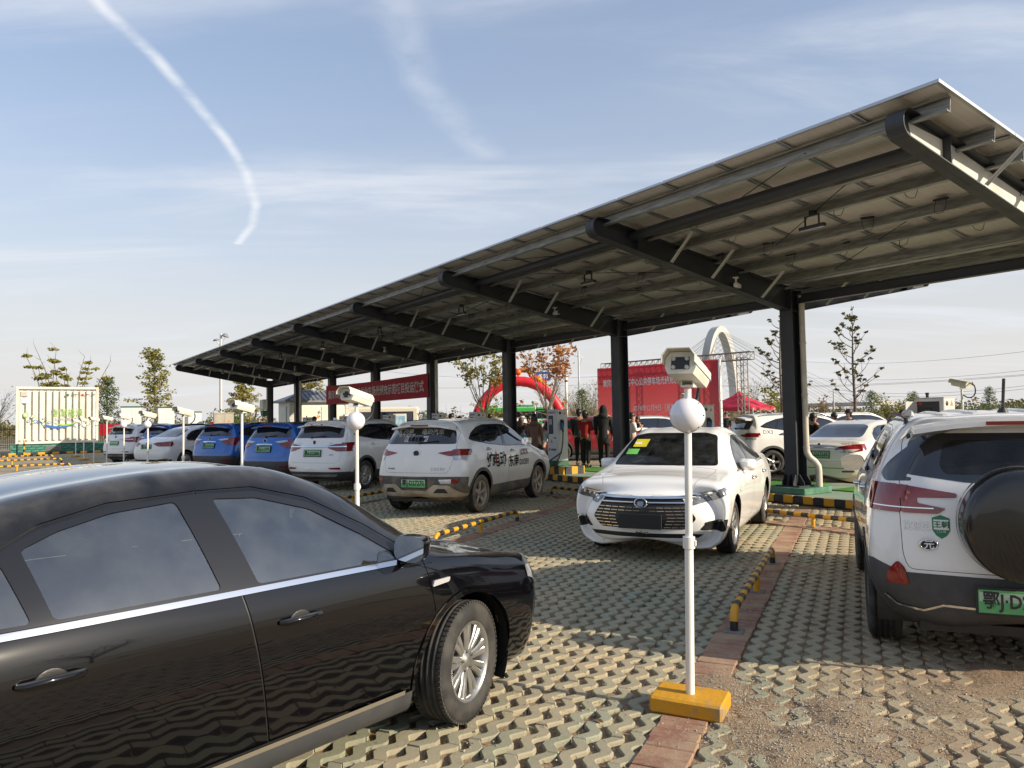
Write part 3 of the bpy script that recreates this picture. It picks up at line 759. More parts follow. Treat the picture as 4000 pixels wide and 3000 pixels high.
# valley gutter and bracing rods
g = MB(); g.box(((xs0 + xs1) / 2, 0, 4.18), (xs1 - xs0 - 0.1, 0.20, 0.012)); g.box(((xs0 + xs1) / 2, -0.1, 4.22), (xs1 - xs0 - 0.1, 0.006, 0.09)); g.box(((xs0 + xs1) / 2, 0.1, 4.22), (xs1 - xs0 - 0.1, 0.006, 0.09))
g.build('gutter', GALV, carport)
for i in range(8):
    for (ua, ub) in ((0.35, 2.0), (2.0, 3.6), (3.6, 4.6)):
        x0 = COLS[i]; s = 1 if i % 2 else -1
        a = roof_pt(x0 + SP / 2 - s * 1.2, ua, 1, -0.09); c2 = roof_pt(x0 + SP / 2 + s * 1.2, ub, 1, -0.09)
        MB().tube([a, c2], 0.007, 6).build('bracing_rod', STEEL, carport)
cbl = MB().tube([roof_pt(COLS[2] - 0.4, 3.4, 1, -0.28) + Vector((k / 10 * 9.6, 0, -0.35 * math.sin(PI * k / 10))) for k in range(11)], 0.012, 6)
cbl.build('slack_cable', BLACK, carport)

# floodlights and bullet cameras hang from the roof steel
fl = thing('floodlight', '', 'floodlight')
m_ = MB(); m_.box((0, 0, -0.20), (0.40, 0.075, 0.05), b=0.006); m_.box((0, 0, -0.228), (0.38, 0.065, 0.006), mi=1); m_.build('lamp_bar', [BLACK, mat('lamp_lens', (0.35, 0.35, 0.36), 0.2)], fl)
m_ = MB(); m_.box((-0.11, 0, -0.11), (0.012, 0.03, 0.16)); m_.box((0.11, 0, -0.11), (0.012, 0.03, 0.16)); m_.box((0, 0, -0.035), (0.232, 0.03, 0.012)); m_.box((-0.02, 0.0, -0.0), (0.08, 0.08, 0.06)); m_.build('bracket', BLACK, fl)
bc = thing('bullet_camera', '', 'security camera')
m_ = MB(); m_.box((0, -0.09, -0.13), (0.085, 0.24, 0.08), b=0.012); m_.build('housing', WHITE, bc)
m_ = MB(); m_.box((0, -0.213, -0.13), (0.07, 0.006, 0.066)); m_.build('lens', BLACK, bc)
m_ = MB(); m_.tube([(0, 0, 0), (0, 0, -0.09)], 0.018, 8); m_.box((0, 0, 0.0), (0.09, 0.09, 0.02)); m_.build('bracket', WHITE, bc)
RC = Matrix.Rotation(AX_RZ, 4, 'Z')
def cp_world(x, y, z): return CA + RC @ Vector((x, y, z))
for i in range(8):
    p = roof_pt(COLS[i] + SP * 0.45, 3.1, 1, -0.19); lab = f'black bar floodlight under the front roof slope, {ORD[i]} bay counted from the camera end'
    if i == 0: fl.location = cp_world(*p); fl.rotation_euler = (0, 0, AX_RZ); fl['label'] = lab; fl['group'] = 'floodlights under the carport roof'; first = fl
    else: dup(fl, cp_world(*p), AX_RZ, lab, 'floodlights under the carport roof')
for n, (i, yy, zz, rr) in enumerate(((1, 1.75, 4.12, 2.6), (2, 2.1, 4.2, 0.4), (4, 1.9, 4.15, 0.5), (5, 1.9, 4.12, 0.5), (6, 1.8, 4.15, 0.5), (7, 2.0, 4.05, 2.9))):
    lab = f'small white bullet camera fixed to the {ORD[i]} roof beam from the camera end'
    p = cp_world(COLS[i] - 0.14, yy, zz)
    if n == 0: bc.location = p; bc.rotation_euler = (0, 0, rr); bc['label'] = lab; bc['group'] = 'cameras on the roof beams'
    else: dup(bc, p, rr, lab, 'cameras on the roof beams')
# ---------------------------------------------------------------- cars
def cr_spline(P, n, ghost):
    """smooth curve through P (k, m, 3) with n steps per span; ghost mirrors the first and last neighbour across y = 0"""
    G = np.concatenate([ghost(P[1:2]), P, ghost(P[-2:-1])], 0)
    ch = np.sqrt((np.diff(G, axis=0) ** 2).sum(-1)).mean(1); ch = np.maximum(ch, 1e-4)
    T = (G[2:] - G[1:-1]) / ch[1:, None, None] * (ch[:-1] / (ch[:-1] + ch[1:]))[:, None, None] + (G[1:-1] - G[:-2]) / ch[:-1, None, None] * (ch[1:] / (ch[:-1] + ch[1:]))[:, None, None]
    out = []
    for i in range(len(P) - 1):
        h = ch[i + 1]
        for s in np.arange(n) / n:
            a, b_, c, d = 2 * s**3 - 3 * s**2 + 1, s**3 - 2 * s**2 + s, -2 * s**3 + 3 * s**2, s**3 - s**2
            out.append(P[i] * a + T[i] * b_ * h + P[i + 1] * c + T[i + 1] * d * h)
    out.append(P[-1]); return np.array(out)
def mir(a): return a * np.array([1, -1, 1])

def car_grid(st, rear, front, n_i=6, n_j=6, smooth=1):
    """st: stations (x, zc, ze, ye, zs, ys, zm, ym, zl, yl, zb, yb) from back to front; rear / front: (z, x) face profile, plan curve, corner setback"""
    rings = []
    for s in st:
        x, zc, ze, ye, zs, ys, zm, ym, zl, yl, zb, yb = s
        rings.append([(x, 0, zc), (x, ye * 0.55, zc - (zc - ze) * 0.28), (x, ye, ze), (x, ys, zs), (x, ym, zm), (x, yl, zl), (x, yb, zb), (x, 0, zb)])
    R = np.array(rings)
    def face(ring, prof, cur, setb, sign):
        zz, xx = np.array(prof).T
        r0 = ring.copy(); wmax = np.abs(r0[:, 1]).max()
        fx = lambda y, z: np.interp(z, zz, xx) - sign * cur * np.abs(y / wmax) ** 2.2
        r0[:, 0] = fx(r0[:, 1], r0[:, 2]) - sign * setb
        c = (r0[0, 2] + r0[-1, 2]) / 2; outs = []
        for sy, sz in ((0.0, 0.55), (0.5, 0.72), (0.86, 0.92)):
            q = r0.copy(); q[:, 1] *= sy; q[:, 2] = c + (q[:, 2] - c) * sz; q[:, 0] = fx(q[:, 1], q[:, 2]); outs.append(q)
        return outs, r0
    fr, r_first = face(R[0], *rear, -1); ff, r_last = face(R[-1], *front, 1)
    R[0], R[-1] = r_first, r_last
    G = np.concatenate([np.array(fr), R, np.array(ff[::-1])], 0)
    g1 = cr_spline(G, n_i, mir)
    g2 = cr_spline(g1.transpose(1, 0, 2), n_j, mir).transpose(1, 0, 2)
    g2[0, :, 1] = 0; g2[-1, :, 1] = 0; g2[:, 0, 1] = 0; g2[:, -1, 1] = 0
    for _ in range(smooth):
        g = g2.copy()
        g[1:-1, 1:-1] = g2[1:-1, 1:-1] * 0.5 + (g2[:-2, 1:-1] + g2[2:, 1:-1] + g2[1:-1, :-2] + g2[1:-1, 2:]) * 0.125
        g[1:-1, 0] = g2[1:-1, 0] * .5 + (g2[:-2, 0] + g2[2:, 0]) * .125 + g2[1:-1, 1] * np.array([.25, 0, .25]); g[1:-1, 0, 1] = 0
        g2 = g
    return g2

def inset(poly, d):
    n = len(poly); ar = sum(poly[i][0] * poly[(i + 1) % n][1] - poly[(i + 1) % n][0] * poly[i][1] for i in range(n)); s = 1 if ar > 0 else -1
    out = []
    for i in range(n):
        a, b_, c = Vector(poly[i - 1]), Vector(poly[i]), Vector(poly[(i + 1) % n])
        d1, d2 = (b_ - a).normalized(), (c - b_).normalized()
        n1, n2 = Vector((-d1.y, d1.x)) * s, Vector((-d2.y, d2.x)) * s
        k = n1 + n2; k = k / max(0.35, 1 + n1.dot(n2)); out.append((b_.x + k.x * d, b_.y + k.y * d))
    return out
def rounded(poly, r, k=3):
    n = len(poly); out = []
    for i in range(n):
        a, b_, c = Vector(poly[i - 1]), Vector(poly[i]), Vector(poly[(i + 1) % n])
        la, lc = (a - b_).length, (c - b_).length; q = min(r, la * 0.45, lc * 0.45)
        p0, p1 = b_ + (a - b_).normalized() * q, b_ + (c - b_).normalized() * q
        for t in range(k + 1):
            s = t / k; out.append(tuple(p0 * (1 - s) ** 2 + b_ * 2 * s * (1 - s) + p1 * s * s))
    return out
def stroke(pts, w):
    """polyline -> thin polygon"""
    L, R = [], []
    for i, p in enumerate(pts):
        d = (Vector(pts[min(i + 1, len(pts) - 1)]) - Vector(pts[max(i - 1, 0)])).normalized(); nn = Vector((-d.y, d.x)) * w / 2
        L.append((p[0] + nn.x, p[1] + nn.y)); R.append((p[0] - nn.x, p[1] - nn.y))
    return L + R[::-1]
def circle(cx, cz, r, n=28, a0=0, a1=2 * PI): return [(cx + r * math.cos(a0 + (a1 - a0) * i / n), cz + r * math.sin(a0 + (a1 - a0) * i / n)) for i in range(n)]

PROJ = {'side': (0, 2), 'front': (1, 2), 'rear': (1, 2), 'top': (0, 1)}
class CarShell:
    def __init__(s, grid):
        ni, nj = grid.shape[:2]
        bm = s.bm = bmesh.new(); s.pid = bm.faces.layers.int.new('pid'); s.nl = bm.verts.layers.float_vector.new('nrm')
        v = [[bm.verts.new(grid[i, j]) for j in range(nj)] for i in range(ni)]
        m = [[v[i][j] if (j in (0, nj - 1) or i in (0, ni - 1)) else bm.verts.new(grid[i, j] * np.array([1, -1, 1])) for j in range(nj)] for i in range(ni)]
        for i in range(ni - 1):
            for j in range(nj - 1):
                for t, fl in ((v, 0), (m, 1)):
                    q = [t[i][j], t[i + 1][j], t[i + 1][j + 1], t[i][j + 1]]
                    u = []
                    for w in q:
                        if w not in u: u.append(w)
                    if len(u) < 3: continue
                    try: bm.faces.new(u[::-1] if fl else u)
                    except ValueError: pass
        bmesh.ops.remove_doubles(bm, verts=bm.verts, dist=1e-5)
        bmesh.ops.recalc_face_normals(bm, faces=bm.faces)
        bm.normal_update()
        for w in bm.verts: w[s.nl] = w.normal
        bm.faces.ensure_lookup_table()
        s.tree = BVHTree.FromBMesh(bm)
        s.mats = {}; s.names = {}; s.off = {}; s.next = 1; s.prop = {}
    def hit(s, o, d):
        r = s.tree.ray_cast(Vector(o), Vector(d)); return r[0], r[1]
    def side_y(s, x, z, sg=1):
        p, n = s.hit((x, 3 * sg, z), (0, -sg, 0)); return p
    def cut(s, poly, proj, name, material, off=0.0, sides=(1,), keep=None, only=None):
        """cut the polygon's outline into the shell and give the faces inside to a named part; name None deletes them"""
        a, c = PROJ[proj]; polys = []
        for sg in sides:
            if proj in ('front', 'rear'): polys.append(([(y * sg, z) for y, z in poly], 0))
            elif proj == 'top': polys.append(([(x, y * sg) for x, y in poly], 0))
            else: polys.append((poly, sg))
        for P, sg in polys:
            if name is not None:
                pid = s.next; s.next += 1; s.names[pid] = name; s.mats[pid] = material; s.off[pid] = off
            def ok(f):
                n = f.normal
                if n.length < 0.5: f.normal_update(); n = f.normal
                if proj == 'side': return n.y * sg > 0.42
                if proj == 'front': return n.x > 0.12
                if proj == 'rear': return n.x < -0.12
                return n.z > 0.25
            xs = [p[0] for p in P]; zs = [p[1] for p in P]; e = 0.002
            bx = (min(xs) - e, max(xs) + e, min(zs) - e, max(zs) + e)
            def bb(f):
                u = [w.co[a] for w in f.verts]; t = [w.co[c] for w in f.verts]; return min(u), max(u), min(t), max(t)
            cand = {}
            for f in s.bm.faces:
                if ok(f) and (only is None or f[s.pid] in only):
                    q = bb(f)
                    if q[1] >= bx[0] and q[0] <= bx[1] and q[3] >= bx[2] and q[2] <= bx[3]: cand[f] = q
            for i in range(len(P)):
                p, q = P[i], P[(i + 1) % len(P)]
                ex = (min(p[0], q[0]) - e, max(p[0], q[0]) + e, min(p[1], q[1]) - e, max(p[1], q[1]) + e)
                dx, dz = q[0] - p[0], q[1] - p[1]
                if dx * dx + dz * dz < 1e-10: continue
                dl = math.hypot(dx, dz); no = [0, 0, 0]; no[a], no[c] = -dz / dl, dx / dl; co = [0, 0, 0]; co[a], co[c] = p
                sub = [f for f, r in cand.items() if f.is_valid and r[1] >= ex[0] and r[0] <= ex[1] and r[3] >= ex[2] and r[2] <= ex[3]]
                if not sub: continue
                es = {ed for f in sub for ed in f.edges}; vs = {w for f in sub for w in f.verts}
                g = list(vs) + list(es) + sub
                r = bmesh.ops.bisect_plane(s.bm, geom=g, dist=2e-5, plane_co=co, plane_no=no)
                for ed in r['geom_cut']:
                    if isinstance(ed, bmesh.types.BMEdge):
                        for f in ed.link_faces:
                            if f in cand or f.normal.length < 0.5 or any(w in vs for w in f.verts): f.normal_update(); cand[f] = bb(f)
            ins = []
            for f in cand:
                if not f.is_valid: continue
                m = f.calc_center_median(); u, t = m[a], m[c]; k = False
                for i in range(len(P)):
                    (x1, z1), (x2, z2) = P[i], P[(i + 1) % len(P)]
                    if (z1 > t) != (z2 > t) and u < (x2 - x1) * (t - z1) / (z2 - z1) + x1: k = not k
                if k: ins.append(f)
            if name is None: bmesh.ops.delete(s.bm, geom=ins, context='FACES')
            else:
                for f in ins: f[s.pid] = pid
        return s
    def panel(s, poly, proj, name, material, gap=0.006, seam=None, sides=(1,), off=0.0):
        s.cut(poly, proj, 'seam', seam or BLACK, -0.006, sides); s.cut(inset(poly, gap), proj, name, material, off, sides); return s
    def finish(s, root, body_mat, name='body', liner=None, parents=None):
        """split the shell into one mesh per part"""
        groups = {}
        for f in s.bm.faces: groups.setdefault(f[s.pid], []).append(f)
        merged = {}
        for pid, fs in groups.items():
            nm = name if pid == 0 else s.names[pid]; mt = body_mat if pid == 0 else s.mats[pid]
            key = ('seam', mt.name) if nm == 'seam' else pid
            merged.setdefault(key, (nm, mt, 0 if pid == 0 else s.off[pid], []))[3].extend(fs)
        made = {}
        order = sorted(merged.items(), key=lambda kv: 0 if kv[1][0] == name else 1)
        order2 = []
        for key, (nm, mt, off, fs) in order:
            if nm in (name, 'seam'): order2.append((key, (nm, mt, off, fs))); continue
            left = set(fs)
            while left:
                st = [left.pop()]; isl = []
                while st:
                    f = st.pop(); isl.append(f)
                    for w in f.verts:
                        for q in w.link_faces:
                            if q in left: left.discard(q); st.append(q)
                order2.append((key, (nm, mt, off, isl)))
        for key, (nm, mt, off, fs) in order2:
            idx = {}; vs = []; ns = []; fl = []
            for f in fs:
                r = []
                for w in f.verts:
                    if w not in idx:
                        idx[w] = len(vs); n = w[s.nl].normalized() if w[s.nl].length > 0.1 else f.normal
                        vs.append(w.co + n * off); ns.append(n)
                    r.append(idx[w])
                fl.append(r)
            me = D.meshes.new(nm); me.from_pydata([tuple(v) for v in vs], [], fl); me.materials.append(mt)
            me.polygons.foreach_set('use_smooth', [True] * len(fl)); me.update()
            me.normals_split_custom_set_from_vertices([tuple(n) for n in ns])
            par = made.get((parents or {}).get(nm), root)
            o = obj(nm, me, par); made.setdefault(nm, o)
        if liner:
            idx = {}; vs = []; fl = []
            for f in groups.get(0, []) + [q for p, g in groups.items() if p and s.names[p] in ('door', 'front_door', 'rear_door', 'window_frame', 'roof', 'hood', 'tailgate') for q in g]:
                r = []
                for w in f.verts:
                    if w not in idx: idx[w] = len(vs); vs.append(w.co - w[s.nl].normalized() * 0.022)
                    r.append(idx[w])
                fl.append(r[::-1])
            me = D.meshes.new('lining'); me.from_pydata([tuple(v) for v in vs], [], fl); me.materials.append(liner)
            me.polygons.foreach_set('use_smooth', [True] * len(fl)); me.update(); obj('lining', me, root)
        s.bm.free(); return made

# wheels --------------------------------------------------------
WH = {}
ALLOY = mat('silver_alloy', (0.55, 0.55, 0.54), 0.28, 0.85, col2=(0.42, 0.41, 0.39), scale=9)
ALLOYD = mat('dusty_alloy', (0.46, 0.40, 0.31), 0.6, 0.3, col2=(0.36, 0.30, 0.22), scale=7)
DARKAL = mat('black_alloy', (0.02, 0.02, 0.022), 0.3, 0.5)
DUSTR = mat('dusty_tyre', (0.22, 0.175, 0.12), 0.95, col2=(0.12, 0.10, 0.075), scale=6)
DISC = mat('brake_disc', (0.10, 0.095, 0.09), 0.5, 0.6)
def wheel_meshes(key, R, w, rim_r, spokes, style, alloy, dusty=False, treads=0):
    if key in WH: return WH[key]
    hw = w / 2; Q = Matrix.Rotation(PI / 2, 4, 'X')           # lathe axis -> -y : outer face at local -y
    t = MB(); pr = [(rim_r, -hw * 0.82), (rim_r + 0.012, -hw * 0.92), (rim_r + (R - rim_r) * 0.45, -hw), (R - 0.03, -hw * 0.93), (R - 0.008, -hw * 0.8)]
    gr = [-.52, -.2, .12, .45]; prof = list(pr)
    for g in gr:
        prof += [(R, hw * (g - .09)), (R - 0.009, hw * (g - .075)), (R - 0.009, hw * (g + .075 - .03)), (R, hw * (g + .09 - .03))]
    prof += [(R - 0.008, hw * .8), (R - 0.03, hw * .93), (rim_r + (R - rim_r) * 0.45, hw), (rim_r, hw * .82)]
    N = 64
    t.lathe([(r, -z) for r, z in prof], N, 0, Q)
    if treads:
        for k in range(treads):
            a = 2 * PI * k / treads
            for (y0, y1) in ((-hw * .84, -hw * .60), (hw * .6, hw * .84)):
                t.box((R * math.cos(a) * 0.995, (y0 + y1) / 2, R * math.sin(a) * 0.995), (0.006, abs(y1 - y0), 0.012), 0, 0, None) if False else None
                T = Matrix.Rotation(a, 4, 'Y'); t.box((R - 0.004, (y0 + y1) / 2, 0), (0.011, abs(y1 - y0), 2 * PI * R / treads * 0.68), 0, 0, T)
    mats_t = [RUBBER]
    if dusty:
        t.lathe([(rim_r + 0.004, hw * 0.83), (rim_r + 0.013, hw * .935), (rim_r + (R - rim_r) * 0.45, hw * 1.02), (R - 0.031, hw * .955), (R - 0.012, hw * .86)], N, 1, Q); mats_t = [RUBBER, DUSTR]
    tyre = t.mesh('tyre', mats_t)
    r = MB(); face = -hw * 0.80
    r.lathe([(rim_r + 0.006, hw * .86), (rim_r - 0.008, hw * 0.84), (rim_r - 0.018, hw * 0.6), (rim_r - 0.03, 0), (rim_r - 0.035, -hw * .8), (rim_r, -hw * 0.84)], N, 0, Q)
    r.lathe([(0, hw * 0.05), (rim_r - 0.04, hw * .05)], 32, 2, Q); r.lathe([(0.0, hw * .2), (rim_r * .62, hw * .2), (rim_r * .62, 0.0)], 32, 3, Q)
    r.lathe([(0.0, hw * .72), (0.028, hw * .72), (0.034, hw * .66), (0.062, hw * .62), (0.078, hw * .5), (0.08, 0)], 28, 0, Q)
    def spoke(ang, w0, w1, r0, r1, d0, d1, th=0.022, mi=0):
        ca, sa = math.cos(ang), math.sin(ang); vs = []
        for (rr, ww, dd) in ((r0, w0, d0), ((r0 + r1) / 2, (w0 + w1) / 2 * .92, (d0 + d1) / 2 + .004), (r1, w1, d1)):
            for (o, y) in ((-ww, -dd + 0.006), (-ww * .62, -dd), (ww * .62, -dd), (ww, -dd + 0.006), (ww, -dd + th), (-ww, -dd + th)):
                vs.append((rr * ca - o * sa, y, rr * sa + o * ca))
        fs = [(k * 6 + j, k * 6 + (j + 1) % 6, (k + 1) * 6 + (j + 1) % 6, (k + 1) * 6 + j) for k in range(2) for j in range(6)]
        r.add(vs, fs, mi)
    for k in range(spokes):
        a = 2 * PI * k / spokes + 0.3
        if style == 'twin':
            for o in (-1, 1): spoke(a + o * 0.13, .014, .020, .055, rim_r - 0.012, hw * .62, hw * .72)
        elif style == 'broad': spoke(a, .036, .024, .05, rim_r - 0.012, hw * .62, hw * .74); spoke(a + 0.2, .007, .012, .10, rim_r - .012, hw * .55, hw * .70)
        elif style == 'blade':
            spoke(a, .022, .034, .05, rim_r - 0.012, hw * .6, hw * .74); spoke(a + PI / spokes, .010, .008, .07, rim_r - .012, hw * .52, hw * .66, mi=1)
        else:
            spoke(a, .017, .019, .05, rim_r - 0.012, hw * .62, hw * .74)
    for k in range(5):
        a = 2 * PI * k / 5; T = Q @ Matrix.Translation((0.052 * math.cos(a), 0.052 * math.sin(a), hw * .6)); r.lathe([(0, 0.012), (0.008, .012), (.008, 0)], 8, 3, T)
    rim = r.mesh('rim', [alloy, DARKAL, BLACK, DISC])
    WH[key] = (tyre, rim); return WH[key]
def add_wheels(root, wb, track, R, meshes, steer=0.0):
    for x in (wb / 2, -wb / 2):
        for sg in (-1, 1):
            w = D.objects.new('wheel', None); COL.objects.link(w); w.parent = root; w.location = (x, sg * track / 2, R)
            w.rotation_euler = (0, 0, (PI if sg > 0 else 0) + (steer if x > 0 else 0))
            for m in meshes: obj(m.name.split('.')[0], m, w).rotation_euler = (0, random.random() * 6, 0)
def wells(root, wb, r, half_w, zc):
    m_ = MB()
    for x in (wb / 2, -wb / 2):
        for sg in (-1, 1):
            pts = circle(x, zc, r, 20, -0.5, PI + 0.5); n = len(pts)
            vs = [(px, sg * half_w, pz) for px, pz in pts] + [(px, sg * 0.45, pz) for px, pz in pts]
            m_.add(vs, [(i, i + 1, n + i + 1, n + i) for i in range(n - 1)], 0, True); m_.add(vs[n:], [list(range(n))])
    m_.build('wheel_arch', BLACK, root)

TAILRED = mat('red_tail_lamp', (0.16, 0.004, 0.006), 0.08, coat=1.0, col2=(0.24, 0.008, 0.010), scale=6, lo=0.4, hi=0.6)
REFL = mat('red_reflector', (0.22, 0.006, 0.008), 0.2, coat=0.6)
CLEARL = mat('clear_lamp', (0.55, 0.56, 0.58), 0.12, 0.3, coat=1.0, col2=(0.42, 0.43, 0.45), scale=5)
HEADL = mat('headlamp_glass', (0.10, 0.105, 0.115), 0.06, 0.2, coat=1.0, col2=(0.30, 0.31, 0.33), scale=5, lo=0.4, hi=0.7)
DGLASS = mat('tinted_glass', (0.006, 0.009, 0.016), 0.03, spec=0.8, coat=0.6)
FRAMEB = mat('gloss_black_trim', (0.010, 0.010, 0.012), 0.22, coat=0.4)
CLAD = mat('grey_plastic_cladding', (0.045, 0.047, 0.052), 0.55, col2=(0.06, 0.06, 0.062), scale=8)
CLADD = mat('dusty_grey_cladding', (0.075, 0.07, 0.063), 0.7, col2=(0.17, 0.14, 0.10), scale=4)
PLATEG = mat('green_number_plate', (0.13, 0.42, 0.16), 0.4, col2=(0.10, 0.36, 0.13), scale=3)
PLATEW = mat('pale_number_plate', (0.40, 0.56, 0.40), 0.4)
def paint(name, col, col2=None, **kw):
    return mat(name, col, kw.pop('rough', 0.4), kw.pop('metal', 0.0), col2=col2, scale=kw.pop('scale', 2.0), coat=1.0, crough=kw.pop('crough', 0.03), **kw)
def dust_sheen_black():
    m = D.materials.new('dust_sheen_black_paint'); m.use_nodes = True
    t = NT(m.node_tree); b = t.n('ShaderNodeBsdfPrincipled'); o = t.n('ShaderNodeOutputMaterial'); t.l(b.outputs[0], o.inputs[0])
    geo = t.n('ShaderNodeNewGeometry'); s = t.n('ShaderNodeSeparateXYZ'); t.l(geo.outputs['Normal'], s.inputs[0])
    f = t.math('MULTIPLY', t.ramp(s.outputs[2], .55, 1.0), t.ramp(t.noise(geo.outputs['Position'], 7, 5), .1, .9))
    t.l(t.mix(t.math('MULTIPLY', f, .42), (.002, .002, .003), (.22, .215, .21)), b.inputs['Base Color'])  # upward faces paled: sky reflection painted in along with roof dust
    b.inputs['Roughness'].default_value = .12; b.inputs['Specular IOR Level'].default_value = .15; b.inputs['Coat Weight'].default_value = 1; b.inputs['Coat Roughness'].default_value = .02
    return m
WPAINT = paint('white_car_paint', (0.80, 0.795, 0.78))
PEARL = paint('cream_pearl_paint', (0.70, 0.66, 0.58))
BLUEP = paint('bright_blue_paint', (0.010, 0.12, 0.46), rough=0.35, metal=0.25)
REDP = paint('wine_red_paint', (0.20, 0.008, 0.018), rough=0.3)
BLKP = dust_sheen_black()
PLUMP = paint('plum_paint', (0.10, 0.012, 0.035), rough=0.3)
def dirty_white():
    m = D.materials.new('mud_splashed_white_paint'); m.use_nodes = True
    t = NT(m.node_tree); b = t.n('ShaderNodeBsdfPrincipled'); o = t.n('ShaderNodeOutputMaterial'); t.l(b.outputs[0], o.inputs[0])
    tc = t.n('ShaderNodeTexCoord'); s = t.n('ShaderNodeSeparateXYZ'); t.l(tc.outputs['Object'], s.inputs[0])
    nz = t.noise(tc.outputs['Object'], 5, 5)
    f = t.ramp(t.math('ADD', s.outputs[2], t.math('MULTIPLY', nz, 0.45)), 1.18, 0.50)
    c = t.mix(t.math('MULTIPLY', f, 0.62), (0.78, 0.77, 0.74), (0.46, 0.38, 0.27)); t.l(c, b.inputs['Base Color'])
    b.inputs['Roughness'].default_value = 0.5; t.l(t.math('SUBTRACT', 1.0, f), b.inputs['Coat Weight'])
    return m
DWHITE = dirty_white()
def plate(root, loc, txt, rz, w=0.48, h=0.14, tilt=0.0):
    p = MB(); p.box((0, 0, 0), (w, 0.006, h), b=0.002); p.box((0, -0.0036, 0.028), (w * .98, 0.0006, h * .4), mi=1); p.box((0, 0.009, 0), (w + .03, 0.012, h + .03), mi=2)
    o = p.build('number_plate', [PLATEG, PLATEW, BLACK], root, loc, rz); o.rotation_euler = (tilt, 0, rz)
    if txt: text(txt, 0.115, INK, o, (0, -0.006, 0), 0, bold=0.022, depth=0.0006, width=w * 0.9)
    return o
def mirror_(root, x, y, z, sg, m_shell, size=1.0):
    m_ = MB(); T = Matrix.Translation((x, y, z)) @ Matrix.Rotation(0.18 * -sg, 4, 'Z')
    pts = [(0.075, .045), (0.06, .072), (-0.055, .08), (-0.075, .02), (-0.07, -.055), (0.03, -.07), (0.07, -.04)]
    pts = rounded(pts, .04, 3); n = len(pts); vs = []
    prof = ((-0.035, 1.0, 0), (0.02, .98, 0.004), (0.065, .80, 0.012), (0.092, .40, 0.012))       # depth towards the front
    for (d, k, dz) in prof:
        for (u, w) in pts: vs.append((d * size, sg * (u * k * 1.35 + .06) * size, (w * k + dz) * size))
    fs = [(k * n + i, k * n + (i + 1) % n, (k + 1) * n + (i + 1) % n, (k + 1) * n + i) for k in range(len(prof) - 1) for i in range(n)]
    m_.add(vs, fs if sg < 0 else [f[::-1] for f in fs], 0, True, T)
    m_.add(vs[-n:], [list(range(n))] if sg < 0 else [list(range(n))[::-1]], 0, True, T)
    m_.add([(v[0] + .002, v[1], v[2]) for v in vs[:n]], [list(range(n))[::-1]] if sg < 0 else [list(range(n))], 1, False, T)
    m_.add([(-0.02, -sg * .06, -.05), (.05, -sg * .06, -.055), (.03, sg * .02, -.04), (-.02, sg * .02, -.035), (-0.02, -sg * .06, -.075), (.05, -sg * .06, -.08), (.03, sg * .03, -.066), (-.02, sg * .03, -.062)],
           [(0, 1, 2, 3), (7, 6, 5, 4), (0, 4, 5, 1), (1, 5, 6, 2), (2, 6, 7, 3)], 2, False, T)
    m_.build('wing_mirror', [m_shell, MIRROR, BLACK], root)
MIRROR = mat('mirror_glass', (0.75, 0.77, 0.8), 0.02, 1.0)
def handle(sh, root, x, z, sg, m, L=0.2):
    p = sh.side_y(x, z, sg)
    if p is None: return
    y = p.y; m_ = MB()
    m_.tube([(x - L / 2, y + sg * .004, z), (x - L / 2 + .02, y + sg * .03, z + .002), (x, y + sg * .038, z + .004), (x + L / 2 - .02, y + sg * .03, z + .002), (x + L / 2, y + sg * .004, z)], [.010, .015, .016, .015, .010], 8)
    m_.sphere((x, y - sg * .001, z - .004), 0.05, 12, 8, 1, (1.1, .05, .75)); m_.build('handle', [m, BLACK], root)
def roof_rail(sh, root, x0, x1, y0, m):
    for sg in (-1, 1):
        pts = []
        for k in range(13):
            x = x0 + (x1 - x0) * k / 12; p, _ = sh.hit((x, sg * y0, 3), (0, 0, -1)); e = min(k, 12 - k)
            pts.append((x, sg * y0, p.z + (0.0, .03, .042, .045, .045, .045, .045)[e] ))
        MB().tube(pts, 0.014, 8).build('roof_rail', m, root)
def decal(sh, root, me, m, x, z, sg, name='lettering', off=0.0025, skew=0.0):
    """wrap flat lettering (xz plane) round the car's side"""
    co = np.zeros(len(me.vertices) * 3); me.vertices.foreach_get('co', co); co = co.reshape(-1, 3)
    out = []
    for (u, d, w) in co:
        px = x + (-u if sg > 0 else u); p = sh.side_y(px, z + w, sg)
        y = p.y if p is not None else sg * 0.88; out.append((px, y + sg * (off + 0.0008 - (d if d < 0 else -d) * 0), z + w))
    me2 = me.copy(); me2.vertices.foreach_set('co', np.array(out).ravel()); me2.materials.clear(); me2.materials.append(m); me2.update()
    return obj(name, me2, root)
def decal_rear(sh, root, me, m, y, z, name='lettering', off=0.003, front=False, rot=0.0):
    co = np.zeros(len(me.vertices) * 3); me.vertices.foreach_get('co', co); co = co.reshape(-1, 3); out = []
    for (u, d, w) in co:
        u, w = u * math.cos(rot) - w * math.sin(rot), u * math.sin(rot) + w * math.cos(rot)
        py = y + (u if front else -u); o = (4, py, z + w) if front else (-4, py, z + w)
        p, _ = sh.hit(o, (-1, 0, 0) if front else (1, 0, 0)); px = p.x if p is not None else (2 if front else -2)
        out.append((px + (off if front else -off), py, z + w))
    me2 = me.copy(); me2.vertices.foreach_set('co', np.array(out).ravel()); me2.materials.clear(); me2.materials.append(m); me2.update()
    return obj(name, me2, root)
def flat_mesh(polys):
    """2D polygons (x, z) as a flat mesh, finely triangulated edges not needed"""
    m_ = MB()
    for p in polys: m_.add([(x, 0, z) for x, z in p], [list(range(len(p)))])
    return m_.mesh('decal', [])
